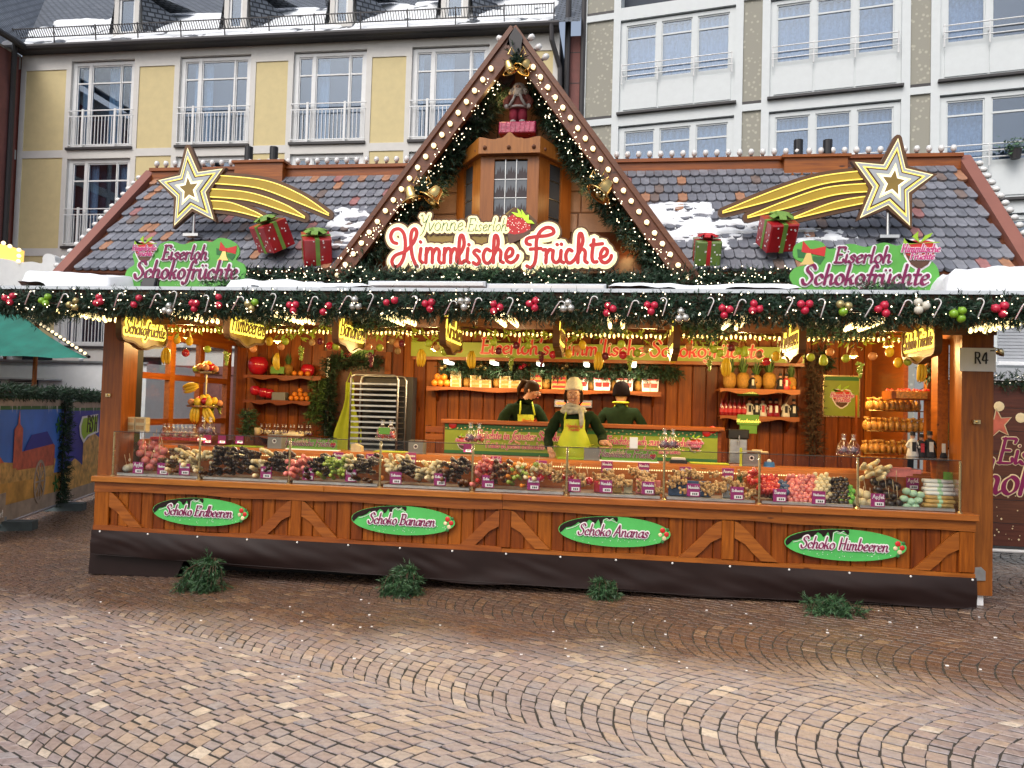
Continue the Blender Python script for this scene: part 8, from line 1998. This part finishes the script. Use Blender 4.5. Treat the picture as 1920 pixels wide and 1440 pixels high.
for k in range(8): q = P(308+k*8, 815, .45); bag((q.x, .45, zz), .8, 'cream' if k % 2 else 'pink', ordinal(k)+' tied sweet bag from the left in the row at the left window', 'bags at the left window')
for k, px in enumerate((380, 394)): q = P(px, 820, .3); bag((q.x, .3, zt2-.02), 1.05, 'purple_f', ('left' if k == 0 else 'right')+' plum-coloured tied bag below the fruit stand', 'bags below the fruit stand')
for k in range(13): q = P(490+k*7.6, 815, 2.5); bag((q.x, 2.5+.03*(k % 2), ZV), .85, 'cream' if k % 3 else 'purple_f', ordinal(k)+' tied sweet bag from the left on the low shelf by the door', 'bags on the low shelf')
q = P(483, 812, 2.45); t = E('mug', (q.x, 2.45, ZV), 'cream mug at the left of the low shelf', 'mug'); o = MB(); o.lathe([(.04, 0), (.045, .1), (.04, .1), (.036, .01)], 14); o.tube([(.04, 0, .02), (.075, 0, .04), (.07, 0, .075), (.042, 0, .085)], .006, 5); o.obj('cup', M['cream'], t, local=True, smooth=True)
bxm = MB(); bxm.bbox(-.07, .07, -.04, .04, 0, .075, .004); bxm.box(-.05, .05, -.0425, -.0405, .015, .06, None, 1); WB = bxm.mesh('wafer_box', [M['cream'], M['nut']])
for k, (px, r) in enumerate(((247, 0), (266, 0), (247, 1), (266, 1))): q = P(px, 803, .3); put('wafer_box', WB, (q.x, .3, zt2+.077*r), ('lower' if r == 0 else 'upper')+' '+('left' if px == 247 else 'right')+' wafer box of four on the left glass top', 'box', 'wafer boxes on the glass top')
# right-hand rack of golden sweet bags
rk = E('sweets_rack', (P(1675, 850, 1.3).x, 1.3, 1.2), 'three-tier glass rack full of golden sweet bags at the right', 'rack')
gbm = MB(); rg = random.Random(4)
gbm.sph((0, 0, .05), .05, 9, 7, (.8, .5, 1.1)); gbm.lathe([(.012, .10), (.03, .135), (.02, .138)], 8, Matrix.Diagonal((1, .5, 1, 1))); GB_ = gbm.mesh('golden_bag', M['candy_bag'], smooth=True)
for ti, (py, pa, pb2) in enumerate(((770, 1627, 1722), (808, 1622, 1728), (850, 1618, 1720))):
    z = P(1670, py, 1.3).z; xa2, xb2 = P(pa, py, 1.3).x, P(pb2, py, 1.3).x
    o = MB(); o.box(xa2-.03, xb2+.03, 1.15, 1.5, z-.008, z); o.obj('tier', M['glass'], rk); o = MB(); o.tube([(xa2-.03, 1.15, z-.004), (xb2+.03, 1.15, z-.004)], .006, 5); o.obj('tier_edge', M['brass'], rk)
    for j in range(2):
        for i in range(10): put('golden_bag', GB_, (xa2+(xb2-xa2)*(i+.3*j)/9.6, 1.2+.12*j, z+.002), ordinal(i)+' golden sweet bag from the left, '+('front', 'rear')[j]+' row, '+('upper', 'middle', 'lower')[ti]+' tier of the right rack', 'sweet bag', 'golden bags on the '+('upper', 'middle', 'lower')[ti]+' tier', random.uniform(.9, 1.1), (0, 0, random.uniform(0, 6)))
o = MB(); [o.box(x, x+.02, 1.48, 1.5, 1.2, 2.0) for x in (P(1622, 800, 1.3).x-.05, P(1728, 800, 1.3).x+.03)]; o.obj('rack_post', M['wood_z'], rk)
# wooden tray with red candy above, figures in front
a, b_ = P(1662, 745, 1.0), P(1772, 745, 1.0); t = E('wooden_tray', ((a.x+b_.x)/2, 1.0, a.z), 'wooden tray of red sweets above the golden bag rack', 'tray')
o = MB(); o.bbox(a.x, b_.x, .85, 1.15, a.z-.02, a.z+.07, .006); o.obj('tray_body', M['wood_x'], t); o = MB(); o.bbox(a.x+.05, a.x+.35, .84, .849, a.z-.01, a.z+.06, .002); o.obj('tray_front', M['candy_bag'], t); o = MB(); rg = random.Random(3)
for i in range(40): o.sph((rg.uniform(a.x+.03, b_.x-.03), rg.uniform(.88, 1.12), a.z+.075), .02, 6, 4)
o.obj('sweets', M['straw'], t)['kind'] = 'stuff'
zf = P(1745, 858, .5).z; o = MB(); o.bbox(P(1703, 860, .5).x, P(1792, 860, .5).x, .4, .62, zf-.02, zf, .004); o.thing('figure_shelf', M['steel'], 'narrow metal shelf under the costumed figures at the right', 'shelf')
for k, (px, d_, b_, h) in enumerate(((1711, 'cloth_white', 'cloth_black', .25), (1727, 'cloth_black', 'cane_red', .23), (1743, 'cloth_black', 'cloth_white', .26), (1766, 'cloth_black', 'cloth_white', .24), (1783, 'cloth_white', 'cloth_black', .25))): q = P(px, 850, .5); figure((q.x, .5, zf), h, b_, d_, ordinal(k)+' costumed chocolate-seller figure from the left beside the right post', 'figures beside the right post', 'cloth_black' if k < 4 else 'nut')
q0, q1 = P(1751, 792, .9), P(1778, 826, .9); o = MB(); o.box(q0.x, q1.x, .895, .905, q1.z, q0.z); o.thing('info_card', M['greenboard'], 'lime green card behind the costumed figures', 'card')
q0, q1 = P(1775, 885, .35), P(1795, 900, .35); o = MB(); o.box(q0.x-.03, q1.x, .345, .355, q1.z, q0.z); o.thing('info_card', M['greencard'], 'small green card inside the right display end', 'card')
print('p7 done', len(COL.objects))
# ================================================================== AROUND THE STALL
M['fence_blue'] = pm('banner_blue', (.06, .20, .68), .5, .25, 1.2)
M['fence_night'] = pm('banner_night', (.03, .05, .34), .5, .3, 1.5)
M['river'] = pm('banner_river', (.62, .34, .08), .5, .6, 2.5)
M['brick_print'] = pm('brick_print', (.55, .13, .08), .5, .4, 6)
M['ochre_print'] = pm('ochre_print', (.66, .38, .12), .5, .6, 7)
M['stone_print'] = pm('stone_print', (.42, .34, .27), .5, .3, 5)
M['galv'] = pm('galvanised', (.38, .40, .42), .4, .1, metal=.8)
M['green_tent'] = pm('green_canvas', (.012, .17, .13), .55, .3, 2.5, bmp=.2)
M['block'] = pm('recycled_block', (.075, .10, .105), .8, .15)
fa, fb, fc_ = Vector((-7.3, 1.15)), Vector((-8.78, 4.95)), Vector((-10.2, 8.6))
def fence_panel(a, b, lab, kind):
    d = b-a; L = d.length; ang = math.atan2(d.y, d.x); z0 = gz(a.x)+.10; t = E('banner_fence', (a.x, a.y, z0), lab, 'fence', 'printed banner fences on the left', ang)
    # local x along the fence, -y... seen from the right side: front is -y after turning
    H = 1.88; Y = 0
    o = MB(); o.box(0, L, -.004, .004, 0, H); o.obj('banner', M['fence_blue' if kind == 0 else 'fence_night'], t, local=True)
    o = MB(); o.tube([(0, .02, -.02), (0, .02, H+.1)], .022, 8); o.tube([(L, .02, -.02), (L, .02, H+.1)], .022, 8); o.tube([(0, .02, H+.05), (L, .02, H+.05)], .02, 8); o.tube([(0, .02, -.03), (L, .02, -.03)], .02, 8); o.obj('frame', M['galv'], t, local=True)
    def pr(poly, mat, y, nm): q = MB(); q.prism([(x*L, z*H) for x, z in poly], -.004-y-.002, -.004-y, ); q.obj(nm, M[mat], t, local=True)
    pr([(0, .90), (1, .90), (1, 1.0), (0, 1.0)], 'leaf_dark', .002, 'fir_print')
    q = MB(); rg = random.Random(kind)
    for i in range(26): x = rg.random()*L; l = rg.uniform(.04, .2); q.add([(x-.014, -.0105, H*.95), (x+.014, -.0105, H*.95), (x, -.0105, H*.95-l)], [(0, 2, 1)])
    q.obj('icicle_print', M['white_ink'], t, local=True)
    pr([(0, .93), (1, .93), (1, .99), (0, .99)], 'stone_print', .010, 'eave_print')
    pr([(0, 0), (1, 0), (1, .12), (0, .16)], 'stone_print', .002, 'path_print')
    if kind == 0:
        pr([(0, .15), (1, .12), (1, .30), (0, .36)], 'river', .0042, 'river_print')
        pr([(0, .34), (.9, .28), (.92, .44), (.7, .45), (.5, .46), (.3, .5), (0, .5)], 'ochre_print', .0064, 'town_print')
        pr([(.50, .40), (.90, .38), (.90, .56), (.86, .60), (.56, .55), (.50, .54)], 'brick_print', .0086, 'church_print')
        pr([(.56, .55), (.88, .58), (.80, .70), (.63, .68)], 'fence_night', .0108, 'church_roof_print')
        pr([(.46, .42), (.54, .42), (.54, .74), (.51, .78), (.50, .90), (.49, .78), (.46, .74)], 'brick_print', .013, 'tower_print')
        q = MB()
        for i in range(5): x = (.57+i*.065)*L; q.box(x, x+.05, -.0125, -.0135, .43*H, .50*H)
        q.obj('window_print', M['ochre_print'], t, local=True)
        for cx, sc in ((.15, .1), (.3, .08)): pr([(cx-sc, .48), (cx+sc, .48), (cx+sc*.4, .55), (cx, .62), (cx-sc*.4, .55)], 'brick_print', .0086, 'house_print')
        q = MB(); rg = random.Random(5)
        for i in range(90): x, z = rg.uniform(.02, .88)*L, rg.uniform(.30, .42)*H; q.box(x, x+rg.uniform(.02, .09), -.0095, -.0087, z, z+rg.uniform(.02, .06))
        q.obj('lights_print', M['cream'], t, local=True)['kind'] = 'stuff'
        q = MB()
        for i in range(60): x, z = rg.uniform(.02, .95)*L, rg.uniform(.14, .29)*H; q.box(x, x+rg.uniform(.03, .06), -.0075, -.0063, z, z+rg.uniform(.05, .14))
        q.obj('reflection_print', M['brick_print'], t, local=True)['kind'] = 'stuff'
        # wheel leaning at the foot of the banner (printed)
        q = MB(); cx, cz, R = .74*L, .26*H, .26*H/.9
        n = 28; o2 = [(cx+R*.42*math.cos(i*2*math.pi/n), cz+R*.62*math.sin(i*2*math.pi/n)) for i in range(n+1)]
        ribbon(q, o2, .05, .05, 0, -.02, -.0135, I4)
        for i in range(10): a_ = i*math.pi/5; ribbon(q, [(cx, cz), (cx+R*.40*math.cos(a_), cz+R*.6*math.sin(a_))], .025, .025, 0, -.018-.0006*i, -.0135, I4)
        q.obj('wheel_print', M['stone_print'], t, local=True)
        q = MB(); [q.box(L*u, L*(u+.11), -.018, -.0065, H*.13, H*(.20+.02*k)) for k, u in enumerate((.05, .18, .3))]; q.obj('crate_print', M['stone_print'], t, local=True)
        text_parts(t, '#visitfrankfurt', .13, Matrix.Translation((.30*L, -.008, .05*H)), M['white_ink'], None, .1, .06, .5, 0, -.002, .1, 0, .003, local=True)
        q = MB(); ribbon(q, [(x*L, z*H) for x, z in ((.05, .62), (.1, .72), (.2, .78), (.3, .80))], .05, .01, .8, -.012, -.0065, I4); q.obj('comet_print', M['cream'], t, local=True)
    else:
        for x0, x1, zt in ((.04, .32, .42), (.30, .62, .66), (.58, .95, .5)): pr([(x0, .12), (x1, .12), (x1, zt-.1), ((x0+x1)/2+.05, zt-.03), ((x0+x1)/2, zt), ((x0+x1)/2-.05, zt-.03), (x0, zt-.1)], 'ochre_print', .004+.002*(x0 > .2)+.002*(x0 > .5), 'gabled_house_print')
        q = MB()
        for i in range(4):
            for j in range(4): q.box((.34+i*.07)*L, (.34+i*.07+.03)*L, -.0115, -.0105, (.2+j*.1)*H, (.2+j*.1+.05)*H)
        q.obj('window_print', M['brick_print'], t, local=True)
        pr([(.22, .74), (.26, .84), (.52, .86), (.54, .66), (.36, .62), (.30, .56), (.24, .64)], 'white_ink', .0102, 'fish_sign_edge'); pr([(.25, .74), (.28, .82), (.5, .835), (.51, .68), (.36, .645), (.3, .60), (.26, .66)], 'leaf_sign', .0126, 'fish_sign_print')
        text_parts(t, 'FiSCH', .30, Matrix.Translation((.42*L, -.019, .68*H)), M['black'], None, .16, .12, .3, 0, -.002, .1, -.02, .003, local=True)
    for i, (x, z) in enumerate(((.93 if kind == 0 else .05, .75), (.93 if kind == 0 else .05, .2))):
        q = MB(); [q.prism([(x*L+math.cos(a)*.0, z*H), (x*L+math.cos(a+.3)*.1, z*H+math.sin(a+.3)*.1), (x*L+math.cos(a)*.16, z*H+math.sin(a)*.16), (x*L+math.cos(a-.3)*.1, z*H+math.sin(a-.3)*.1)], -.022-.001*k, -.016) for k, a in enumerate((.5, 1.8, 3.0, 4.3, 5.5))]; q.obj('holly_print', M['leaf_dark'], t, local=True)
    return t
fence_panel(fa, fb, 'banner fence printed with a red church tower over a golden river', 0)
fence_panel(fb, fc_, 'banner fence printed with a night sky, gabled houses and fish sign', 1)
garland('fence_garland', [(fa.x, fa.y, gz(fa.x)+2.06), (fb.x, fb.y, gz(fb.x)+2.10), (fc_.x, fc_.y, gz(fc_.x)+2.10)], .07, 200, 80, 'fir garland along the top of the printed banner fence', spine=.10, nl=.06, wid=.008)
garland('fence_garland', [(fb.x+.06, fb.y-.05, gz(fb.x)+2.0), (fb.x+.06, fb.y-.05, gz(fb.x)+.12)], .10, 320, 81, 'fir garland wound down the post between the two banners', spine=.12, nl=.06, wid=.008)
for k, (u, v, lab) in enumerate(((fb, .0, 'grey fence foot block under the post between the banners'), (fa+(fb-fa)*.42, .0, 'grey fence foot block at the left picture edge'))):
    t = E('ballast_block', (u.x, u.y, gz(u.x)), lab, 'ballast block', 'fence ballast blocks', math.atan2((fb-fa).y, (fb-fa).x)+math.pi/2)
    o = MB(); o.bbox(-.42, .36, -.13, .13, 0, .14, .02); o.obj('block', M['block'], t, local=True); o = MB(); o.box(-.36, -.24, -.1335, -.1305, .04, .10); o.obj('grip', M['black'], t, local=True); o = MB(); o.cyl((0, 0, .14), (0, 0, .2), .03); o.obj('socket', M['galv'], t, local=True)
# white trailer behind the fence
tr = E('white_trailer', (-12, 9.5, -.3), 'white trailer wall behind the printed banner fence', 'trailer')
zt3 = P(100, 678, 9.5).z; o = MB(); o.box(-18, P(190, 700, 9.5).x+1.2, 9.5, 12, .1, zt3); o.obj('body', M['white'], tr); o = MB(); o.box(-18, P(190, 700, 9.5).x+1.25, 9.44, 9.5, zt3-.02, zt3+.03); o.obj('roof_edge', M['galv'], tr)
for px in (0, 152): q = P(px, 676, 9.45); o = MB(); o.sph((q.x, 9.45, zt3+.07), .06, 8, 6); o.obj('finial', M['white'], tr)
a, b_ = P(20, 711, 9.4), P(66, 727, 9.4); o = MB(); o.box(a.x, b_.x, 9.36, 9.49, b_.z, a.z); v_ = o.obj('vent', M['pipe'], tr); 
for i in range(4): o = MB(); z = b_.z+.02+i*(a.z-b_.z)/4.2; o.box(a.x+.02, b_.x-.02, 9.33, 9.359, z, z+.012); o.obj('louvre', M['galv'], v_)
a, b_ = P(0, 706, 9.2), P(100, 713, 9.2); o = MB(); o.box(a.x-1, b_.x, 8.9, 9.495, b_.z, b_.z+.03); o.obj('flap', M['galv'], tr)
# green market umbrella with bulbs
gt = E('green_canopy', (P(20, 670, 7.5).x, 7.5, -.2), 'green canvas canopy edged with bulbs at the left', 'canopy')
A = P(28, 580, 8.6); Bp = P(166, 672, 7.4); Cp = P(-260, 660, 7.2); D_ = P(40, 640, 11); 
n = 14; vs = []; mbt = MB()
top = [A+(P(-160, 575, 8.6)-A)*(i/n) for i in range(n+1)]; bot = [Bp+(Cp-Bp)*(i/n) for i in range(n+1)]
rows_ = 10
for j in range(rows_+1):
    for i in range(n+1):
        p = top[i]*(1-j/rows_)+bot[i]*(j/rows_); s_ = -.16*math.sin(math.pi*j/rows_)+.05*mnoise.noise(Vector((i*.7, j*.6, 2))); vs.append((p.x, p.y-.02*s_, p.z+s_*.6))
mbt.add(vs, [(j*(n+1)+i, j*(n+1)+i+1, (j+1)*(n+1)+i+1, (j+1)*(n+1)+i) for j in range(rows_) for i in range(n)])
mbt.obj('canvas', M['green_tent'], gt, smooth=True)
o = MB(); o.tube([tuple(A+Vector((.02, -.05, .03))), tuple(Bp+Vector((.05, -.05, .03)))], .035, 6); o.obj('edge_cable', M['black'], gt)
for i in range(19): p = A+(Bp-A)*((i+.3)/19); o = MB(); o.sph((p.x+.05, p.y-.09, p.z+.06), .036, 8, 6); o.obj('bulb', M['bulb'], gt, smooth=True)
o = MB(); o.cyl((Bp.x-2.2, 8.5, -.3), (Bp.x-2.2, 8.5, A.z-.15), .05); o.obj('pole', M['wood_z'], gt)
# white stall decoration further back
dc = E('snowy_fascia', (P(40, 540, 8.8).x, 8.8, P(40, 545, 8.8).z), 'white cloud-edged stall fascia with lit edge at the far left', 'stall fascia')
w8 = lambda px, py: (P(px, py, 8.8).x, P(px, py, 8.8).z)
o = MB(); o.prism(crom([w8(*p) for p in ((-120, 560), (-120, 480), (-20, 484), (12, 486), (40, 492), (62, 491), (80, 494), (82, 482), (90, 476), (103, 480), (106, 492), (114, 502), (112, 520), (106, 545), (60, 552), (-120, 560))], 4)[:-1], 8.77, 8.95); o.obj('cloud_board', M['white'], dc)
o = MB(); o.prism([w8(*p) for p in ((-90, 440), (5, 458), (28, 466), (26, 490), (14, 489), (-90, 478))], 8.9, 9.1); o.obj('lit_panel', emis('amber_panel', (1.0, .55, .12), 1.0), dc)
o = MB(); [o.sph((P(px, py, 8.7).x, 8.74, P(px, py, 8.7).z), .05, 8, 6) for px, py in ((4, 455), (16, 461), (33, 468), (33, 479), (32, 489))]; o.obj('bulb', M['bulb'], dc)
# brown banner at the right
YR = 2.3; a, b_ = P(1850, 722, YR), P(1935, 1026, YR); XB1 = b_.x+2.2
bn = E('banner_fence', (a.x-.15, YR, gz(5)+.02), 'brown wood-print banner fence with purple lettering at the right edge', 'fence')
zb4 = P(1880, 1024, YR).z; ztop = P(1880, 722, YR).z; x0 = a.x-.6
M['woodprint'] = wood('wood_print', (.06, .018, .010), (.13, .04, .02), 'x', isl=.05)
bh = (ztop-zb4)/7
for i in range(7): o = MB(); o.box(x0, XB1, YR-.003, YR+.004, zb4+i*bh+.004, zb4+(i+1)*bh-.004); o.obj('plank_print', M['woodprint'], bn)
o = MB(); o.box(x0, XB1, YR+.0045, YR+.008, zb4, ztop); o.obj('banner', M['pipe'], bn)
o = MB(); o.tube([(x0, YR-.03, zb4-.05), (XB1, YR-.03, zb4-.05)], .022, 8); o.tube([(x0, YR+.03, ztop+.05), (XB1, YR+.03, ztop+.05)], .022, 8); o.obj('rail', M['white'], bn)
o = MB(); [o.tube([(x, YR+.03, gz(x)), (x, YR+.03, ztop+.05)], .022, 8) for x in (x0+.02, XB1)]; o.obj('stake', M['galv'], bn)
e0 = P(1867, 878, YR); s_ = .285
for txt, px, py, sz in (('Eiserloh', 1867, 868, .30), ('Schokofrüchte', 1771, 921, .40)):
    q = P(px, py, YR); st, w = layout(txt, sz, .22); st = [[(q.x+x, q.z+z) for x, z in s] for s in st]
    lettering(st, .15*sz, .04*sz, .55, YR-.007, YR-.0035, I4, .035*sz).obj('lettering_outline', M['cream'], bn); lettering(st, .15*sz, .04*sz, .55, YR-.013, YR-.0075, I4).obj('lettering', M['wine'], bn)
c = P(1876, 795, YR); pl = []
for i in range(10): r = .16 if i % 2 == 0 else .07; t_ = math.pi/2+i*math.pi/5+.15; pl.append((c.x-.03+r*math.cos(t_), c.z+r*math.sin(t_)*1.15))
o = MB(); o.prism(pl, YR-.010, YR-.0035); st_ = o.obj('star_print', M['brick_print'], bn); o = MB(); ribbon(o, pl+[pl[0]], .012, .012, 0, YR-.013, YR-.0105, I4); o.sph((c.x-.02, YR-.006, c.z+.21), .06, 10, 6, (1, .1, 1)); o.sph((c.x+.22, YR-.006, c.z+.08), .06, 10, 6, (1, .1, 1)); o.obj('star_outline', M['cream'], bn)
o = MB(); rg = random.Random(9)
for i in range(70): x, z = rg.uniform(x0+.6, x0+2), zb4+rg.random()**1.5*.55+.08; s_ = rg.uniform(.004, .014); o.prism([(x-s_, z), (x, z-s_), (x+s_, z), (x, z+s_)], YR-.0065, YR-.0035)
o.obj('snow_print', M['cream'], bn)['kind'] = 'stuff'
garland('fence_garland', [(x0, YR, ztop+.04), (XB1, YR, ztop+.06)], .06, 220, 82, 'lit garland along the top of the brown banner', lights=130, lmat='neon_white')
# white building block with roller shutter behind it
wbk = E('shutter_kiosk', (P(1880, 700, 6.0).x, 6.0, 0), 'white kiosk with grey roller shutter behind the right post', 'kiosk')
xl, xr = P(1800, 650, 6).x, 12; zt5, zb5 = P(1880, 598, 6).z, P(1880, 683, 6).z
o = MB(); o.box(xl, xr, 6.05, 8, -.1, zt5+.25); o.obj('wall', M['greywhite'], wbk)
for i in range(13): z = zb5+.05+i*(zt5-zb5-.05)/13; o = MB(); o.bbox(P(1873, 640, 6).x, xr, 6.02, 6.045, z, z+(zt5-zb5-.05)/13-.006, .004); o.obj('slat', M['silver_paint'], wbk)
o = MB(); o.bbox(P(1870, 640, 6).x, xr, 5.95, 6.045, zb5-.02, zb5+.045, .01); o.obj('shutter_rail', M['white'], wbk)
o = MB(); o.box(xl, xr, 5.7, 6.04, zb5-.32, zb5-.08); o.obj('awning_box', M['silver_paint'], wbk)
q = P(1873, 664, .9); t = E('wall_lamp', tuple(q), 'brass bell-shaped lamp on the right side of the post', 'lamp'); o = MB(); o.lathe([(.012, .06), (.03, .045), (.05, 0), (.045, 0), (.001, .04)], 12, Matrix.Rotation(.5, 4, 'Y')); o.obj('lamp_shade', M['brass'], t, local=True, smooth=True); o = MB(); o.tube([(0, 0, .05), (-.15, 0, .1)], .008, 5); o.obj('lamp_arm', M['brass'], t, local=True)
print('p8 done', len(COL.objects))
